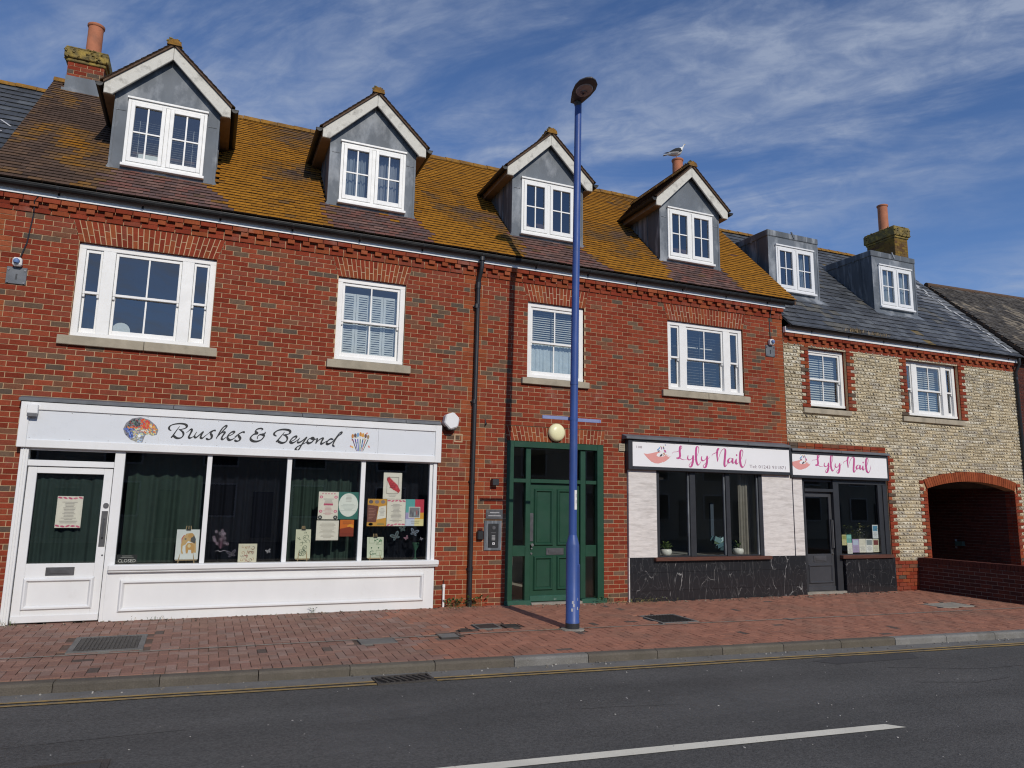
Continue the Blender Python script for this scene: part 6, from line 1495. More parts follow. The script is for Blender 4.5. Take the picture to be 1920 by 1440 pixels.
# knapped flints in courses
fl = MB(); r = random.Random(31)
FC = [(.62, .53, .36), (.55, .47, .33), (.66, .60, .46), (.48, .43, .34), (.60, .50, .32), (.35, .32, .27), (.25, .235, .22), (.72, .69, .62), (.52, .42, .26), (.16, .155, .15)]
FWt = [5, 5, 4, 4, 4, 2.5, 1.6, 1.2, 2, 1]
for k, s, e, a, b, free in strips(-.15, 70, FX0, FX1, FOQ, .075):
    if e - s < .03: continue
    for fa, fb2 in free:
        # a ribbon of buff bedding, slightly proud, over a joint coloured dark as its shadow
        x = fa
        while x < fb2 - .002:
            w = min(r.uniform(.10, .36), fb2 - x)
            if fb2 - x - w < .03: w = fb2 - x
            c = jit(r.choice([(.56, .475, .315), (.52, .435, .285), (.60, .52, .36), (.48, .42, .30), (.45, .38, .25), (.42, .375, .29), (.58, .53, .41)]), .08, r); d = r.uniform(.015, .020); u = r.uniform(-.0025, .0025)
            P = [(.006, s + .003), (-d * .75, s + .010 + u), (-d, s + .030 + u), (-d * .8, e - .014 + u), (.006, e - .004)]
            vs = [(q, yy, zz) for q in (x + .001, x + w - .001) for yy, zz in P]
            fl.add(vs, [(i, i + 1, i + 6, i + 5) for i in range(4)] + [(0, 1, 2, 3, 4), (9, 8, 7, 6, 5)], c)
            x += w
        x = fa + r.uniform(.0, .05)
        while x < fb2 - .05:
            w = r.uniform(.034, .088); m = (s + e) / 2 + r.uniform(-.006, .004); hh = r.uniform(.008, .017); tl = r.uniform(.25, .75)
            o = [(-w / 2, -hh * .5), (-w * .1, -hh), (w / 2, -hh * .3), (w * .45, hh * .6), (0, hh), (-w * .45, hh * .5)]
            cx = x + w / 2; ca, sa = cos(-tl), sin(-tl); y1 = -r.uniform(.020, .034)
            vs = [(cx + p * ca - q * sa, -.008, m + p * sa + q * ca) for p, q in o] + [(cx + (p * ca - q * sa) * .7, y1 + r.uniform(-.003, .003), m + (p * sa + q * ca) * .7 + .002) for p, q in o]
            dark = r.random() < .78
            c = jit(r.choice([(.30, .255, .175), (.24, .21, .15), (.36, .31, .215), (.19, .175, .145), (.28, .26, .21)]) if dark else r.choices(FC, FWt)[0], .15, r)
            fl.add(vs, [(i, (i + 1) % 6, (i + 1) % 6 + 6, i + 6) for i in range(6)] + [(6, 7, 8, 9, 10, 11)], c)
            x += w + r.uniform(.002, .055)
part('flints', fl, 'flint', fwall, kind='stuff')
its = []; back = MB()
for a, b, c_, d_ in BRK:
    back.box(a, b, .0005, .05, c_, d_)
    n = max(1, round((d_ - c_) / .075))
    lay(c_, n, a, b, FO, lambda: RND.choice(RED + ORANGE[:2] + GREYB[5:]), items=its, phase=a if b - a < .3 else a + .03, y0=-.024, y1=.04)
part('brick_bedding', back, 'mortar', fwall)
its2 = [(m, d, c, d[0] > .03) for m, d, c, w in its]
emit(its2, 'brick', fwall, 'brick', 240)
arch = part('brick_arch', MB().prism(IN[::-1] + OUT, -.010, .20) if False else MB().add([(x, y, z) for y in (-.004, .215) for x, z in IN] + [(x, y, z) for y in (-.004, .215) for x, z in OUT],
    [(50 + i, i, i + 1, 50 + i + 1) for i in range(24)] + [(i, 25 + i, 26 + i, i + 1) for i in range(24)]), 'mortar', fb_)
NV_ = 42; INf = arc_pts(AX0, AX1, AZ, ARISE, NV_); OUf = arc_pts(AX0 - .09, AX1 + .075, AZ + .195, ARISE + .02, NV_)
for i in range(NV_):
    f = lambda P, t: (P[i][0] + (P[i + 1][0] - P[i][0]) * t, P[i][1] + (P[i + 1][1] - P[i][1]) * t)
    part('brick', MB().prism([f(INf, .07), f(INf, .93), f(OUf, .93), f(OUf, .07)], -.028, .21, c=RND.choice(ORANGE)), 'brick', arch)
cornice(fb_, FX0 + .005, FX1, 5.055)
part('eaves_board', MB().box(FX0 + .01, FX1 + .02, -.085, -.012, 5.28, 5.40), 'white', fb_)
SZE = 5.60; SYR = 3.23
gutter(fb_, FX0 + .03, FX1 + .03, -.150, 5.425, r=.062, x_b=11.6)
rp = MB().tube([(18.17, -.165, 5.38), (18.17, -.165, 5.25), (18.17, -.06, 5.05), (18.17, -.055, .0)], .036, 12)
rpo = part('downpipe', rp, 'black', fb_, smooth=True)
for z in (4.9, 3.0, 1.2): part('pipe_collar', MB().tube([(18.17, -.055, z + .035), (18.17, -.055, z - .035)], .043, 12), 'black', rpo)
rvm = MB()
for w in (F1, F2):
    rvm.box(w[0] - .07, w[0] - .002, .052, .16, w[2], w[3], c=RED[1]); rvm.box(w[1] + .002, w[1] + .07, .052, .16, w[2], w[3], c=RED[1]); rvm.box(w[0] - .07, w[1] + .07, .01, .16, w[3] + .001, w[3] + .02, c=RED[2])
part('window_reveals', rvm, 'brick', fwall)
f1 = sash_window(fb_, *F1, .085, [(F1[0] + .08, F1[1] - .08, True)], (*FS[0], None))
f2 = sash_window(fb_, *F2, .085, tri(F2[0], F2[1], .20), (*FS[1], 15.2))
blind(f1, F1[0] + .09, F1[1] - .09, 3.88, 4.98, .22, .05, .028); blind(f2, F2[0] + .09, F2[1] - .09, 3.88, 4.98, .22, .05, .026)
# passage behind the arch, brick and floor coloured dark to stand for its shade
pw = MB()
pw.quad((AX1, .05, -.15), (AX1, 9, -.15), (AX1, 9, 2.6), (AX1, .05, 2.6)); pw.quad((AX0, .05, -.15), (AX0, 9, -.15), (AX0, 9, 2.6), (AX0, .05, 2.6))
pw.quad((AX0, 9, -.2), (AX1, 9, -.2), (AX1, 9, 2.6), (AX0, 9, 2.6)); pw.quad((AX0 - .1, .21, 2.40), (AX1 + .1, .21, 2.40), (AX1 + .1, 9, 2.40), (AX0 - .1, 9, 2.40))
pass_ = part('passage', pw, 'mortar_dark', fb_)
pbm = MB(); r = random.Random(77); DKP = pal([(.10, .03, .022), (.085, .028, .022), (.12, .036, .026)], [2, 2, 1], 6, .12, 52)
for k in range(31):
    z = -.10 + k * .075; off = .1125 if k % 2 else 0; y = .22
    while y < 8.6:
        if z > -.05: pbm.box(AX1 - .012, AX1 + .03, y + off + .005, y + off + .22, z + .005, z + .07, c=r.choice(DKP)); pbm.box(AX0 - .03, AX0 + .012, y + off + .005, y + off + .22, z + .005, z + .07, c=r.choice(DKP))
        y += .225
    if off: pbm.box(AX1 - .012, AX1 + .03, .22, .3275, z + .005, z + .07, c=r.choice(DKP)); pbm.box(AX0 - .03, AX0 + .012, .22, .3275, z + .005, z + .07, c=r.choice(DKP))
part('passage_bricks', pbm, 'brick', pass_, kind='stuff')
jb = MB()
for k in range(30):
    z = -.10 + k * .075
    if z < 2.08:
        for a, b in ((-.02, .095), (.105, .215)): jb.box(AX1 - .010, AX1 + .02, a, b, z + .005, z + .07, c=RND.choice(RED)); jb.box(AX0 - .02, AX0 + .010, a, b, z + .005, z + .07, c=RND.choice(RED))
part('jamb_bricks', jb, 'brick', pass_, kind='stuff')
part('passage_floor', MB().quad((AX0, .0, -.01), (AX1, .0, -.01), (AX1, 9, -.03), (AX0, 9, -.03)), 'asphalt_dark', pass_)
hr = thing('wall_tap_box', 'small dim green box fixed to the wall inside the arched passage', 'box', (17.7, 1.44, .8)); part('box', MB().box(17.66, 17.785, 1.32, 1.52, .80, .91, c=(.05, .10, .09)), 'print', hr); part('bracket', MB().box(17.70, 17.786, 1.53, 1.545, .74, .96, c=(.25, .27, .27)), 'print', hr)
# slate roof
sroof = part('roof', MB().quad((FX0 + .05, -.2, SZE - .205), (18.35, -.2, SZE - .205), (18.35, SYR, SZE + SYR - .03), (FX0 + .05, SYR, SZE + SYR - .03)).quad((18.35, SYR, SZE + SYR - .03), (FX0 + .05, SYR, SZE + SYR - .03), (FX0 + .05, 7, SZE - .6), (18.35, 7, SZE - .6)), 'slate', fb_)
SL = pal([(.060, .066, .075), (.075, .082, .092), (.052, .056, .062), (.092, .10, .108), (.07, .072, .072)], [4, 4, 3, 2, 2], 14, .12, 41)
SD = [(12.04, .735), (15.235, .735)]
def sskip(x, y, z):
    for c, h in SD:
        if abs(x - c) < h - .01 and y > .80 and z < 7.85: return True
    return x > 17.75 and y > 2.5 and x < 18.2
def scol(x, y):
    r_ = rn.random(); run = any(abs(x - c) < h + .2 and y < .9 for c, h in SD)
    if x > 17.2 + (1.6 - y) * .33 and r_ < .55: return (.16, .165, .17)
    if fb(x * 1.2, y * 1.2 + 40) > .68 and r_ < .5: return (.105, .10, .085)
    if fb(x * .8 + 7, y * 1.4) > .72 and r_ < .3: return (.17, .12, .04)
    return rn.choice(SL)
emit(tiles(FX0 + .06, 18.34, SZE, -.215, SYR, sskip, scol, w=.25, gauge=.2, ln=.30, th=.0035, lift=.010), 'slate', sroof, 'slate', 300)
ridge(sroof, FX0 + .06, 18.3, SYR, SZE + SYR + .02, r=.10)
wv = MB()      # white weathered mortar by the right verge
r = random.Random(14)
for k in range(34):
    y = -.05 + k * .078; x = 18.0 - .0 + r.uniform(-.16, .06) - .10 * (y - 1.2)
    wv.mbox(T4((x, y, SZE + y)) @ RS @ T4((0, 0, .026)) @ Matrix.Rotation(r.uniform(-.2, .2), 4, 'Z'), r.uniform(.02, .05), r.uniform(.03, .07), .003, c=(.42, .42, .41))
part('verge_mortar', wv, 'print', sroof, kind='stuff')
for c, h in SD:
    YF = .77; L, Rr = c - h, c + h; zb = SZE + YF - .04; zt = 7.89
    x0, x1, z0, z1 = c - .555 + (.02 if c > 14 else .02), c + .555 + .02, 6.465, 7.565
    mb = MB(); mb.box(L, x0 + .01, YF, YF + .05, zb, zt - .05); mb.box(x1 - .01, Rr, YF, YF + .05, zb, zt - .05); mb.box(x0 + .01, x1 - .01, YF, YF + .05, z1 - .012, zt - .05); mb.box(x0 + .01, x1 - .01, YF, YF + .05, zb, z0 + .02)
    d = part('box_dormer', mb, 'lead', fb_, org=(c, YF, zb))
    yb = zt - SZE
    part('dormer_top', MB().add([(L - .02, YF - .02, zt - .15), (Rr + .02, YF - .02, zt - .15), (Rr + .02, yb + .1, zt - .15), (L - .02, yb + .1, zt - .15), (L - .02, YF - .02, zt), (Rr + .02, YF - .02, zt - .01), (Rr + .02, yb + .1, zt + .03), (L - .02, yb + .1, zt + .04)], [(0, 3, 2, 1), (4, 5, 6, 7), (0, 1, 5, 4), (1, 2, 6, 5), (2, 3, 7, 6), (3, 0, 4, 7)]), 'lead_dark', d, bevel=.015)
    for s in (-1, 1):
        X = c + s * (h + .001); chm = MB()
        chm.add([(X, YF, zb), (X, YF, zt - .1), (X, yb, zt - .1), (X, YF + .05, zb)], [(0, 1, 2, 3)])
        for q in (.32, .68, 1.02, 1.35):
            chm.box(X - .014, X + .014, YF + q - .012, YF + q + .012, SZE + YF + q - .04, zt - .14)
        part('cheek', chm, 'lead_dark', d)
        for q in (.5, 1.0): part('lead_clip', MB().mbox(T4((X + s * .02, YF + q, zt - .12)) @ Matrix.Rotation(.6, 4, 'X'), .006, .03, .05), 'lead', d)
    for a_, b_ in ((L - .004, L + .035), (Rr - .035, Rr + .004)): part('lead_roll', MB().box(a_, b_, YF - .009, YF - .001, zb, zt - .155), 'lead', d)
    part('lead_fold', MB().mbox(T4((c - .02, YF - .025, zt - .04)) @ Matrix.Rotation(-.5, 4, 'Y'), .016, .012, .08), 'lead', d)
    y0, y1 = YF - .16, YF
    part('apron_flashing', MB().add([(L - .05, y0, SZE + y0 + .03), (Rr + .10, y0, SZE + y0 + .03), (Rr + .05, y1, SZE + y1 + .035), (L - .03, y1, SZE + y1 + .035)], [(0, 1, 2, 3)]), 'lead', d)
    casement(d, x0, x1, z0, z1, YF, fm='white')
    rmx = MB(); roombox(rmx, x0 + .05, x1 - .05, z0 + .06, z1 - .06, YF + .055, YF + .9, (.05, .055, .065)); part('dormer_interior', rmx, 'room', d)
    if c > 14: drape(d, x0 + .06, x1 - .06, z0 + .05, z1 - .05, YF + .1, .02, 13, (.34, .40, .44), 'net_curtain', 8)
    else: drape(d, x1 - .42, x1 - .22, z0 + .05, z1 - .05, YF + .1, .02, 4, (.42, .46, .48), 'curtain', 9)
chimney(fb_, 17.80, 18.32, 2.72, 3.66, 8.2, 9.42, 9.78, (17.99, 3.2, 10.60, .145), lead=False, mossy=True)
sg2 = MB(); sg2.quad((18.19, .1, -.2), (18.19, 7, -.2), (18.19, 7, 5.5), (18.19, .1, 5.5), c=RED[1]); sg2.add([(18.19, .1, 5.5), (18.19, 6.4, 5.5), (18.19, SYR, SZE + SYR - .06)], [(0, 1, 2)], c=RED[1]); sg2.quad((FX0, 7, -.2), (18.2, 7, -.2), (18.2, 7, 5.6), (FX0, 7, 5.6), c=RED[1]) ; part('gable_wall', sg2, 'brick', fb_)
def tuft(label, x, y, z, n, h, cols, spread=.16, cat='weeds', name='weed', grp=None, blade=True, seed=1):
    t = thing(name, label, cat, (x, y, z), grp); mb = MB(); r = random.Random(seed)
    for k in range(n):
        bx, by = x + r.gauss(0, spread * .5), y + r.gauss(0, spread * (.12 if blade else .25)); a = r.uniform(0, 2 * pi); l = h * r.uniform(.5, 1.1); w = l * (.035 if blade else .15 if h < .2 else .06)
        ln = r.uniform(.2, .9); tip = Vector((bx + cos(a) * l * ln, by + sin(a) * l * ln * .6, z + l * (1 - .3 * ln))); md = Vector((bx + cos(a) * l * ln * .4, by + sin(a) * l * .3 * ln, z + l * .6))
        sx, sy = -sin(a) * w, cos(a) * w; c = jit(r.choice(cols), .25, r)
        if blade: mb.add([(bx - sx, by - sy, z), (bx + sx, by + sy, z), (md.x + sx, md.y + sy, md.z), (md.x - sx, md.y - sy, md.z), tuple(tip)], [(0, 1, 2, 3), (3, 2, 4)], c)
        else:
            mb.add([(bx - .001, by, z), (bx + .001, by, z), tuple(tip)], [(0, 1, 2)], c); mb.mbox(T4(tip) @ Matrix.Rotation(a, 4, 'Z') @ Matrix.Rotation(r.uniform(-.8, .5), 4, 'Y'), w, w * .6, .0008, c=c)
    part('leaves', mb, 'leaf', t); return t
DRY = [(.30, .22, .12), (.25, .18, .09), (.36, .28, .16)]
tuft('dry straw tuft in the slate roof gutter above the narrow flint wall window', 12.75, -.17, 5.42, 150, .15, DRY, .30, 'grass tuft', 'grass_tuft', 'dry tufts in the gutter', True, 3)
tuft('second dry straw tuft further right in the slate roof gutter', 13.45, -.17, 5.42, 130, .13, DRY, .30, 'grass tuft', 'grass_tuft', 'dry tufts in the gutter', True, 4)

# salon door and side window in the flint building
sd = MB(); sd.box(10.955, 11.197, -.02, .08, .745, 2.40)
sal2 = part('stone_panel', sd, 'marble_white', fb_)
for z0, z1 in ((-.05, .165), (.168, .485), (.488, .742)): part('plinth_tile', MB().box(10.915, 11.197, -.025, .08, z0, z1), 'marble_black', fb_)
for a, b, z0, z1 in ((12.26, 13.67, -.05, .12), (12.26, 12.98, .123, .435), (12.983, 13.67, .123, .435), (12.26, 13.67, .438, .664)): part('plinth_tile', MB().box(a, b, -.03, .28, z0, z1), 'marble_black', fb_)
part('shop_window_sill', MB().box(12.155, 13.60, -.075, .10, .666, .738), 'wood', sal2, bevel=.006)
df = MB(); df.box(11.199, 11.30, .03, .16, .0, 2.35); df.box(12.07, 12.225, .02, .16, .0, 2.35); df.box(11.30, 12.07, .02, .16, 2.01, 2.075); df.box(11.30, 12.07, .04, .16, 2.215, 2.35)
df.box(12.225, 13.605, .02, .10, 2.19, 2.35); df.box(13.345, 13.47, .02, .10, .738, 2.19); df.box(13.47, 13.60, .0, .10, .738, 2.19); df.box(12.225, 13.345, .02, .10, .738, .752)
dfr = part('shop_door_frame', df, 'charcoal', fb_, bevel=.004)
part('window_pane', MB().quad((12.225, .06, .752), (13.345, .06, .752), (13.345, .06, 2.19), (12.225, .06, 2.19)), 'shopglass', dfr)
part('transom_pane', MB().quad((11.30, .09, 2.075), (12.07, .09, 2.075), (12.07, .09, 2.215), (11.30, .09, 2.215)), 'shopglass', dfr)
sdo = MB(); sdo.frame(11.302, 12.068, .03, 2.008, .09, .14, .07, .10, .05); sdo.box(11.372, 11.998, .092, .138, .08, .76)
sdoor = part('shop_door', sdo, 'charcoal_door', fb_, bevel=.004)
part('door_pane', MB().quad((11.372, .115, .76), (11.998, .115, .76), (11.998, .115, 1.908), (11.372, .115, 1.908)), 'shopglass', sdoor)
part('panel_moulding', MB().moulding(11.36, 12.02, .175, .56, .0915, .05, .026), 'charcoal_door', sdoor)
part('letterbox', MB().box(11.52, 11.85, .078, .0912, .605, .725).box(11.56, 11.81, .068, .0779, .635, .695), 'steel', sdoor, bevel=.003)
part('kickboard', MB().box(11.305, 12.065, .070, .0895, .035, .12), 'charcoal_door', sdoor, bevel=.006)
part('door_handle', MB().tube([(12.03, .09, .86), (12.03, .04, .88), (12.03, .04, 1.44), (12.03, .09, 1.46)], .014, 8), 'steel', sdoor)
part('door_lock', MB().tube([(12.035, .09, .76), (12.035, .075, .76)], .022, 10), 'chrome', sdoor)
part('door_step', MB().box(11.2, 12.25, -.03, .2, -.05, .028), 'concrete', fb_)
rb = MB(); roombox(rb, 11.25, 13.58, .02, 2.45, .17, 3.6, (.20, .195, .165)); part('salon_interior', rb, 'room', fb_)
itx = MB(); itx.box(11.3, 12.1, 1.5, 1.9, .1, 1.0, c=(.10, .10, .10)); itx.box(11.3, 12.1, 1.45, 1.92, 1.0, 1.03, c=(.22, .22, .21)); itx.box(12.4, 13.2, 2.8, 2.9, 1.0, 2.0, c=(.16, .145, .10)); itx.box(12.3, 13.3, 2.7, 2.95, .1, .95, c=(.05, .05, .05))
for k in range(7): itx.box(11.5, 12.2, 3.2, 3.25, .9 + k * .15, .96 + k * .15, c=(.22, .22, .22))
itx.box(11.62, 11.82, 1.6, 1.62, 1.06, 1.10, c=(.5, .5, .5)); part('salon_fittings', itx, 'print', fb_)
tm = MB(); text_mesh(tm, 'Reception', 11.50, .955, .075, .1145 + .9, c=(.02, .02, .02), width=.34); tm.v = [(x, 1.445, z) for x, y, z in tm.v]; part('desk_lettering', tm, 'print', fb_)
def leaflet(lab, x0, x1, z0, z1, c, c2, y=.072, tilt=0):
    t = thing('leaflet', lab, 'leaflet', ((x0 + x1) / 2, y, z0), 'leaflets in the salon side window')
    part('sheet', MB().box(x0, x1, y, y + .002, z0, z1, c=c), 'print', t)
    mb = MB(); r = random.Random(int(x0 * 777)); w, h = x1 - x0, z1 - z0
    mb.flat([(x0 + .1 * w, z0 + .55 * h), (x0 + .9 * w, z0 + .55 * h), (x0 + .9 * w, z0 + .92 * h), (x0 + .1 * w, z0 + .92 * h)], y - .001, c2); lines(mb, x0 + .1 * w, x1 - .1 * w, z0 + .08 * h, z0 + .5 * h, 5, y - .001, (.3, .3, .32), r); part('print', mb, 'print', t)
leaflet('yellow green leaflet at the left end of the salon side window', 12.295, 12.42, .93, 1.144, (.55, .52, .28), (.3, .3, .10))
leaflet('turquoise leaflet beside the yellow green one', 12.425, 12.56, .98, 1.145, (.15, .42, .38), (.25, .5, .45))
leaflet('white leaflet with faint print below the turquoise one', 12.435, 12.575, .757, .978, (.66, .66, .63), (.58, .6, .55))
leaflet('lilac leaflet right of the white one', 12.58, 12.765, .78, 1.055, (.40, .32, .50), (.45, .5, .62))
leaflet('cream leaflet between the lilac one and the one with a photo', 12.77, 12.955, .778, 1.058, (.68, .66, .60), (.6, .58, .52))
leaflet('white leaflet with a small dark photo in the salon side window', 12.962, 13.16, .777, 1.055, (.68, .68, .67), (.25, .28, .30))
leaflet('leaflet with a dark red picture at the right of the bottom row', 13.166, 13.335, .782, 1.05, (.62, .60, .48), (.18, .05, .05))
leaflet('tall grey sheet with blue heading above the bottom row', 13.172, 13.335, 1.064, 1.348, (.60, .63, .66), (.10, .25, .38))
tt = tuft('green sprig plant behind the leaflets of the salon side window', 12.82, .22, .95, 60, .42, [(.12, .15, .04), (.08, .11, .03), (.20, .2, .06)], .22, 'plant', 'potted_plant', None, False, 8)
tuft('grey dried flower bunch right of the green sprig', 13.06, .22, 1.0, 30, .26, [(.14, .14, .15), (.30, .30, .31)], .16, 'dried flowers', 'dried_flowers', None, False, 9)
part('window_ledge', MB().box(12.24, 13.4, .105, .4, .70, .75, c=(.10, .09, .085)), 'room', fb_)

# ------------------------------------------------------------------ low dark wall at right angles to the street
lw = thing('low_brick_wall', 'low dark brick wall with upright coping running out beside the arch', 'wall', (14.35, -1.2, 0))
part('core', MB().box(14.362, 14.565, -2.95, -.03, -.15, .55), 'mortar_dark', lw)
DK = pal([(.075, .026, .021), (.06, .024, .021), (.05, .026, .024), (.09, .03, .022)], [3, 3, 2, 1], 8, .15, 51)
li = []
for k in range(9):
    z = -.125 + k * .075; off = .1125 if k % 2 else 0; y = -2.95 - off
    while y < -.03:
        a, b = max(y + .005, -2.95), min(y + .22, -.032)
        if b - a > .03:
            c = RND.choice(DK)
            li.append((T4((14.37, (a + b) / 2, z + .0375)) @ Matrix.Rotation(0, 4, 'Z'), (.0125, (b - a) / 2, .0325), c, b - a > .05)); li.append((T4((14.558, (a + b) / 2, z + .0375)), (.0125, (b - a) / 2, .0325), c, False))
        y += .225
emit(li, 'brick', lw, 'brick', 120)
y = -2.95; k = 0; cm_ = {}
while y < -.04:
    c = RND.choice(DK[:4])
    if c not in cm_: cm_[c] = MB().box(-.108, .108, .003, .070, .0, .112, c=c).mesh('coping_brick', 'brick')
    o = bpy.data.objects.new('coping_brick', cm_[c]); link(o, lw, Vector((14.463, y, .552 + RND.uniform(-.002, .002)))); y += .0735
en = MB()
for k in range(9): en.box(14.36, 14.57, -2.96, -2.951, -.12 + k * .075, -.055 + k * .075, c=DK[k % 4])
part('end_bricks', en, 'brick', lw, kind='stuff')

# ------------------------------------------------------------------ neighbouring houses
nl = thing('slate_roofed_house', 'neighbouring house at the far left edge, only its dark slate roof in view', 'building', (-6, 0, 0))
part('wall', MB().box(-14, XL - .01, .0, 6, -.15, 5.7, c=RED[3]), 'brick', nl)
NZ = 5.93
lroof = part('roof', MB().quad((-14, -.2, NZ - .21), (RX0 - .0, -.2, NZ - .21), (RX0, 2.83, NZ + 2.80), (-14, 2.83, NZ + 2.80)).quad((-14, 2.83, NZ + 2.8), (RX0, 2.83, NZ + 2.8), (RX0, 6, NZ - .3), (-14, 6, NZ - .3)), 'slate', nl)
emit(tiles(-8.0, RX0 + .02, NZ, -.2, 2.83, lambda x, y, z: False, lambda x, y: rn.choice(SL), w=.25, gauge=.2, ln=.30, th=.0035, lift=.010), 'slate', lroof, 'slate', 120)
ridge(lroof, -9, RX0 - .03, 2.84, NZ + 2.85, r=.10)
part('mortar_streak', MB().mbox(T4((-3.55, 1.25, NZ + 1.25)) @ RS @ T4((0, 0, .03)), .28, .012, .003, c=(.45, .45, .45)).mbox(T4((-3.30, 1.5, NZ + 1.5)) @ RS @ T4((0, 0, .03)) @ Matrix.Rotation(.7, 4, 'Z'), .012, .14, .003, c=(.45, .45, .45)).mbox(T4((-3.82, 1.1, NZ + 1.1)) @ RS @ T4((0, 0, .03)) @ Matrix.Rotation(-.6, 4, 'Z'), .012, .12, .003, c=(.45, .45, .45)), 'print', lroof)
nr = thing('old_tiled_house', 'neighbouring house at the far right edge with an old weathered tile roof', 'building', (22, 0, 0))
part('wall', MB().box(18.42, 40, .12, 8, -.15, 5.6, c=(.14, .06, .05)), 'brick', nr)
nm_ = MB(); mortar_sheet(nm_, -.15, 76, 18.43, 27, [], y=.118)
part('bedding', nm_, 'mortar_dark', nr)
emit([(m, d, c, False) for m, d, c, w in lay(-.15, 76, 18.43, 27, [], lambda: RND.choice(DK), y0=.108, y1=.13)], 'brick', nr, 'brick', 0)
OZ, OS = 5.735, .965
def oz(y): return OZ + y * OS
orf = MB()
orf.add([(18.40, -.22, oz(-.22)), (40, -.22, oz(-.22)), (40, 3.3, oz(3.3) - .02), (18.40, 2.28, oz(2.28)), (18.40, -.22, oz(-.22) - .10), (40, -.22, oz(-.22) - .10), (40, 3.3, oz(3.3) - .12), (18.40, 2.28, oz(2.28) - .10)], [(0, 1, 2, 3), (0, 4, 5, 1), (3, 7, 4, 0)])
orf.quad((18.40, 2.28, oz(2.28)), (40, 3.3, oz(3.3) - .02), (40, 8, 5), (18.40, 7, 5))
oroof = part('roof', orf, 'tile', nr)
OT = pal([(.070, .062, .054), (.085, .075, .064), (.055, .050, .046), (.105, .096, .086), (.066, .062, .044)], [4, 3, 3, 1.5, 1], 14, .15, 61)
oi = []
RSo = Matrix.Rotation(math.atan(OS), 4, 'X'); k = 0; cs_ = cos(math.atan(OS))
while k * .1 * cs_ < 3.5:
    y = -.22 + (k * .1 + .08) * cs_; x = 18.40 + (.0825 if k % 2 else 0)
    while x < 27:
        lim = 2.28 + (x - 18.4) * .047
        if y < lim - .02:
            oi.append((T4((x + .08, y, oz(y))) @ RSo @ T4((0, 0, .016 + rn.uniform(-.004, .006))) @ Matrix.Rotation(-.085 + rn.uniform(-.03, .03), 4, 'X') @ Matrix.Rotation(rn.uniform(-.02, .02), 4, 'Y'), (.080, .08, .006), rn.choice(OT) if fb(x, y * 2) < .66 or rn.random() < .5 else (.20, .17, .13), True))
        x += .165
    k += 1
emit(oi, 'roof_tile', oroof, 'tile', 200)
rg2 = MB().tube([(18.4, 2.30, oz(2.28) + .02), (29, 2.80, oz(2.78) + .01)], .07, 10); part('ridge_tile', rg2, 'tile', oroof)

# ------------------------------------------------------------------ street lamp
LX, LY = 4.868, -2.113; ZG = gz(LX, LY)
lamp = thing('street_lamp', 'tall blue painted street lamp on the pavement before the green entrance', 'street lamp', (LX, LY, ZG))
pm = MB(); n = 24
prof = [(.097, ZG - .02), (.097, ZG + .12), (.0935, ZG + .125), (.0935, 1.11), (.090, 1.13), (.062, 1.235), (.058, 1.25)]
pm.lathe(prof, LX, LY, n); lean = .085
part('pole_base', pm, 'bluepole', lamp, smooth=True)
part('pole', MB().tube([(LX, LY, 1.24), (LX + .005, LY, 2.0), (LX + .02, LY, 3.6), (LX + .05, LY, 5.6), (LX + lean - .008, LY, 7.86)], [.0575, .057, .0565, .055, .053], n), 'bluepole', lamp, smooth=True)
for z, dx in ((3.42, .018), (2.9, .012)): part('pole_collar', MB().tube([(LX + dx, LY, z - .02), (LX + dx, LY, z + .02)], .0605, n), 'bluepole', lamp)
part('access_door', MB().mbox(T4((LX, LY, .55)) @ Matrix.Rotation(-.65, 4, 'Z') @ T4((.090, 0, 0)), .008, .048, .30), 'bluepole', lamp, bevel=.004)
part('base_collar', MB().lathe([(.17, ZG - .01), (.165, ZG + .006), (.10, ZG + .012)], LX, LY, 14), 'concrete', lamp)
for a_, z_ in ((-2.0, .34), (-1.85, .30), (-1.2, .26), (-2.1, .24), (-1.1, .38)): part('paint_chip', MB().mbox(T4((LX + .0935 * cos(a_), LY + .0935 * sin(a_), z_)) @ Matrix.Rotation(a_, 4, 'Z'), .0012, .012, .02, c=(.42, .44, .48)), 'print', lamp)
part('foot_grime', MB().lathe([(.0982, ZG), (.0982, ZG + .075), (.0975, ZG + .085)], LX, LY, n), 'charcoal', lamp)
sb = Matrix.Rotation(radians(-1), 4, 'Z')
part('sign_bracket', MB().box(4.405, LX - .05, LY + .058, LY + .070, 2.885, 2.935).box(LX + .075, 5.36, LY + .058, LY + .070, 2.872, 2.922).box(LX - .05, LX + .075, LY + .058, LY + .068, 2.88, 2.93).box(4.405, 4.43, LY + .052, LY + .0575, 2.885, 2.935).box(5.335, 5.36, LY + .052, LY + .0575, 2.872, 2.922), 'bluefade', lamp, bevel=.003)
nm = MB(); N = 8
for i in range(N):
    a0, a1 = [-pi / 2 + .30 + (-.42 + .84 * q / N) for q in (i, i + 1)]; r_ = .0582
    nm.quad((LX + .006 + r_ * cos(a0), LY + r_ * sin(a0), 1.605), (LX + .006 + r_ * cos(a1), LY + r_ * sin(a1), 1.605), (LX + .006 + r_ * cos(a1), LY + r_ * sin(a1), 1.878), (LX + .006 + r_ * cos(a0), LY + r_ * sin(a0), 1.878), c=(.72, .72, .70))
part('number_plate', nm, 'print', lamp)
tm = MB()
for z in (1.775, 1.69): text_mesh(tm, '1', -.018, z, .075, 0, c=(.03, .03, .03))
lines(tm, -.03, .03, 1.62, 1.68, 3, 0, (.4, .4, .4), random.Random(1))
aa = -pi / 2 + .30; tm.v = [(LX + .006 + .0592 * cos(aa + x / .0592), LY + .0592 * sin(aa + x / .0592), z) for x, y, z in tm.v]
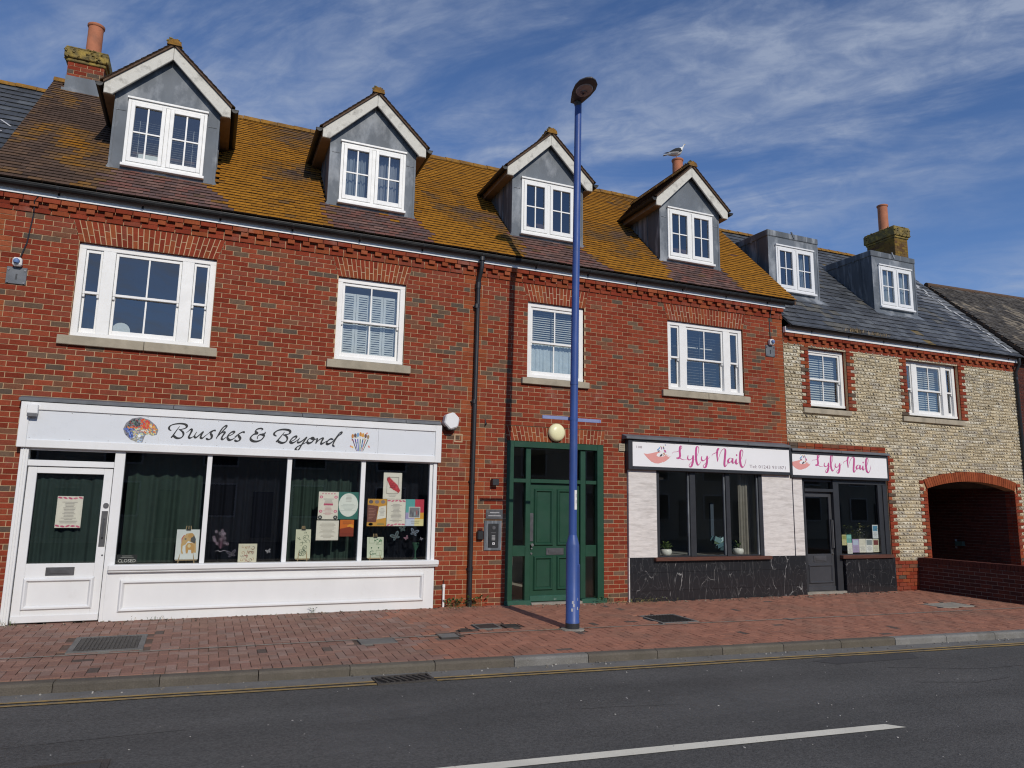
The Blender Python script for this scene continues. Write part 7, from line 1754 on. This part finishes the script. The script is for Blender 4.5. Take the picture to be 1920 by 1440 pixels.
part('number', tm, 'print', lamp)
# head: tear-drop housing reaching out over the road, tilted up
HB = Vector((LX + lean - .03, LY + .05, 7.89)); HD = Vector((-.10, -1.0, .10)).normalized()
HX = Vector((HD.y, -HD.x, 0)).normalized(); HN = HX.cross(HD).normalized()
if HN.z < 0: HN = -HN
hm = MB(); prof = [(0, .085, .05), (.10, .115, .075), (.24, .155, .09), (.40, .172, .085), (.52, .15, .065), (.60, .09, .04), (.635, .015, .02)]
rings = []
for t, w, h in prof:
    rings.append([tuple(HB + HD * t + HX * (w * cos(a)) + HN * (h * (sin(a) if sin(a) > 0 else .28 * sin(a)))) for a in [2 * pi * k / 20 for k in range(20)]])
hm.add([q for rg in rings for q in rg], [(i * 20 + k, i * 20 + (k + 1) % 20, (i + 1) * 20 + (k + 1) % 20, (i + 1) * 20 + k) for i in range(6) for k in range(20)] + [tuple(range(19, -1, -1)), tuple(range(120, 140))])
head = part('lamp_head', hm, 'lamp_body', lamp, smooth=True)
def disc(rad, d, cen, nm_, mat, c=(1, 1, 1), el=1.25):
    mb = MB(); C_ = HB + HD * cen - HN * d
    mb.add([tuple(C_ + HD * rad * el * cos(a) + HX * rad * sin(a)) for a in [2 * pi * k / 24 for k in range(24)]] + [tuple(C_ - HN * .012 + HD * rad * el * .93 * cos(a) + HX * rad * .93 * sin(a)) for a in [2 * pi * k / 24 for k in range(24)]], [(k, (k + 1) % 24, 24 + (k + 1) % 24, 24 + k) for k in range(24)] + [tuple(range(24, 48))], c)
    return part(nm_, mb, mat, head)
disc(.125, .018, .36, 'lens', 'lamp_lens'); disc(.05, .031, .33, 'reflector', 'steel', el=.9); disc(.016, .044, .31, 'bulb_cap', 'black', el=1)
part('lamp_spigot', MB().tube([(LX + lean - .008, LY, 7.83), tuple(HB + HD * .06)], .056, 14), 'lamp_body', head)

# ------------------------------------------------------------------ gull on the chimney pot
GO = Vector((10.47, 2.97, 10.41)); gull = thing('gull', 'black backed gull standing on the chimney pot behind the rightmost gabled dormer', 'bird', GO)
ga = -YAW
def GP(u, v, w): return (GO.x + u * cos(ga) - v * sin(ga), GO.y + u * sin(ga) + v * cos(ga), GO.z + w)
sec = [(-.24, .105, .010, .008), (-.20, .112, .036, .018), (-.13, .132, .068, .046), (-.05, .155, .095, .082), (.03, .178, .104, .100), (.10, .210, .096, .096), (.145, .250, .068, .074), (.165, .288, .048, .050), (.175, .318, .044, .044), (.190, .347, .040, .040), (.205, .370, .030, .030), (.213, .387, .012, .012)]
gm = MB(); n = 14
vs = [GP(u, rv * cos(a), z + rz * sin(a)) for u, z, rv, rz in sec for a in [2 * pi * k / n for k in range(n)]]
gm.add(vs, [(i * n + k, i * n + (k + 1) % n, (i + 1) * n + (k + 1) % n, (i + 1) * n + k) for i in range(len(sec) - 1) for k in range(n)] + [tuple(range(n - 1, -1, -1)), tuple(range(len(vs) - n, len(vs)))], c=(.72, .72, .70))
part('body', gm, 'feather', gull, smooth=True)
for s in (-1, 1):
    wsec = [(-.20, .150, .012, .012), (-.12, .170, .020, .036), (-.04, .185, .026, .058), (.04, .195, .026, .064), (.10, .205, .02, .050), (.135, .205, .006, .02)]
    off = [.024, .060, .084, .092, .082, .06]
    vs = [GP(u, s * off[i] + rv * cos(a), z + rz * sin(a)) for i, (u, z, rv, rz) in enumerate(wsec) for a in [2 * pi * k / 10 for k in range(10)]]
    part('wing', MB().add(vs, [(i * 10 + k, i * 10 + (k + 1) % 10, (i + 1) * 10 + (k + 1) % 10, (i + 1) * 10 + k) for i in range(5) for k in range(10)] + [tuple(range(9, -1, -1)), tuple(range(50, 60))], c=(.025, .026, .028)), 'feather', gull, smooth=True)
    part('wing_edge', MB().tube([GP(-.20, s * .045, .140), GP(-.12, s * .080, .135), (GP(-.03, s * .106, .128)), GP(.05, s * .112, .135)], [.006, .010, .010, .004], 6, c=(.75, .75, .74)), 'feather', gull)
    part('leg', MB().tube([GP(.015, s * .03, .11), GP(.012, s * .03, .05), GP(.015, s * .03, .0)], .006, 6, c=(.50, .36, .33)).add([GP(.005, s * .03, .004), GP(.055, s * .03 - .022, .003), GP(.055, s * .03 + .022, .003)], [(0, 1, 2)], c=(.5, .36, .33)), 'feather', gull)
    part('eye', MB().lathe([(.002, GP(0, 0, .355)[2]), (.005, GP(0, 0, .358)[2]), (.002, GP(0, 0, .362)[2])], GP(.198, s * .031, 0)[0], GP(.198, s * .031, 0)[1], 8, c=(.02, .02, .02)), 'feather', gull)
part('tail', MB().add([GP(-.20, -.03, .125), GP(-.20, .03, .125), GP(-.33, .04, .085), GP(-.33, -.04, .085), GP(-.20, -.03, .110), GP(-.20, .03, .110), GP(-.33, .04, .080), GP(-.33, -.04, .080)], [(0, 1, 2, 3), (7, 6, 5, 4), (0, 4, 5, 1), (2, 6, 7, 3), (1, 5, 6, 2), (3, 7, 4, 0)], c=(.60, .60, .60)), 'feather', gull)
part('wing_tip', MB().tube([GP(-.14, .04, .155), GP(-.24, .03, .145), GP(-.32, .015, .140)], [.016, .012, .003], 6, c=(.03, .03, .032)).tube([GP(-.14, -.04, .155), GP(-.24, -.03, .150), GP(-.30, -.015, .148)], [.016, .012, .003], 6, c=(.03, .03, .032)), 'feather', gull)
part('beak', MB().tube([GP(.210, 0, .378), GP(.232, 0, .400), GP(.240, 0, .412)], [.011, .008, .003], 8, c=(.55, .36, .06)), 'feather', gull)

# ------------------------------------------------------------------ weeds along the foot of the walls
GRN = [(.06, .11, .025), (.09, .15, .035), (.05, .085, .025)]
WG = 'weeds at the foot of the walls'
tuft('bushy green weed between pipe stub and downpipe', 3.83, -.10, gz(3.83, -.1), 60, .14, GRN, .22, 'weed', 'weed', WG, False, 21)
tuft('thin green weed around the foot of the downpipe', 4.16, -.09, gz(4.16, -.09), 34, .18, GRN, .16, 'weed', 'weed', WG, False, 22)
tuft('dry yellowing weeds along the foot of the black marble plinth', 7.15, -.22, gz(7.1, -.22), 130, .09, [(.22, .18, .07), (.14, .15, .05), (.10, .12, .04)], .55, 'weed', 'weed', WG, False, 23)
tuft('small tuft right of the green entrance', 6.55, -.07, gz(6.5, -.07), 26, .12, GRN, .14, 'weed', 'weed', WG, False, 24)
tuft('small green weed under the white panel below the third pane', 1.62, -.14, gz(1.6, -.14), 12, .10, GRN, .03, 'weed', 'weed', WG, False, 25)
tuft('wispy grass at the left foot of the white panel by the door', -.45, -.13, gz(-.4, -.13), 26, .08, DRY + GRN, .35, 'weed', 'weed', WG, True, 26)
tuft('dry grass at the foot of the white door pilaster', -2.3, -.16, gz(-2.3, -.16), 50, .09, DRY + GRN, .3, 'weed', 'weed', WG, True, 27)
tuft('low moss and grass on the pavement joint by the lamp post', 4.45, line_y(4.45), gz(4.45, -2.1), 60, .035, GRN + DRY, .35, 'weed', 'weed', WG, True, 28)
dm = MB(); r = random.Random(55)      # grit and crumbs along the wall foot
for k in range(420):
    x = r.uniform(-2.2, 13.5); y = -.10 - abs(r.gauss(0, .10)); 
    if x > 7 : y -= .02
    s = r.uniform(.004, .012); dm.mbox(T4((x, y, gz(x, y) + s * .4)) @ Matrix.Rotation(r.uniform(0, 3), 4, (r.random(), r.random(), 1)), s, s * .8, s * .6, c=r.choice([(.12, .09, .06), (.20, .16, .11), (.08, .065, .05), (.3, .26, .2)]))
for k in range(160):
    x = r.uniform(-4, 12); y = ykerb(x) - abs(r.gauss(.03, .09)); s = r.uniform(.004, .011); dm.mbox(T4((x, y, ZR + .004 + s * .4)) @ Matrix.Rotation(r.uniform(0, 3), 4, (r.random(), r.random(), 1)), s, s * .8, s * .6, c=r.choice([(.10, .09, .075), (.2, .18, .15), (.4, .38, .34)]))
for k in range(190):
    x = r.uniform(-5, 14); y = ykerb(x) - r.uniform(.5, 4.2); s = r.uniform(.003, .008); dm.mbox(T4((x, y, ZR + s * .3)) @ Matrix.Rotation(r.uniform(0, 3), 4, (r.random() * .3, r.random() * .3, 1)), s, s * .8, s * .4, c=r.choice([(.35, .34, .32), (.5, .48, .45), (.22, .21, .2)]))
tag(part('grit', dm, 'print', None), kind='stuff')

# ------------------------------------------------------------------ houses across the road (mirrored in the shop windows)
op = thing('opposite_terrace', 'cream rendered terrace across the road, mirrored in the shop windows', 'building', (10, -25, 0))
om = MB().box(-26, 46, -32, -25, -.3, 5.2); part('wall', om, 'render', op)
part('roof', MB().add([(-26.5, -24.6, 5.1), (46.5, -24.6, 5.1), (46.5, -28.5, 7.6), (-26.5, -28.5, 7.6), (46.5, -32.4, 5.1), (-26.5, -32.4, 5.1)], [(0, 1, 2, 3), (3, 2, 4, 5), (1, 4, 2), (0, 3, 5)]), 'slate', op)
for i in range(18):
    x = -24 + i * 4
    for z in (.9, 3.2): part('window', MB().box(x, x + 1.4, -24.99, -24.93, z, z + 1.4, c=(.02, .022, .026)).frame(x - .08, x + 1.48, z - .08, z + 1.48, -24.96, -24.9, .08, c=(.7, .7, .68)), 'print', op)
    part('door', MB().box(x + 2.2, x + 3.1, -24.99, -24.92, -.1, 2.0, c=(.05, .06, .09)), 'print', op)
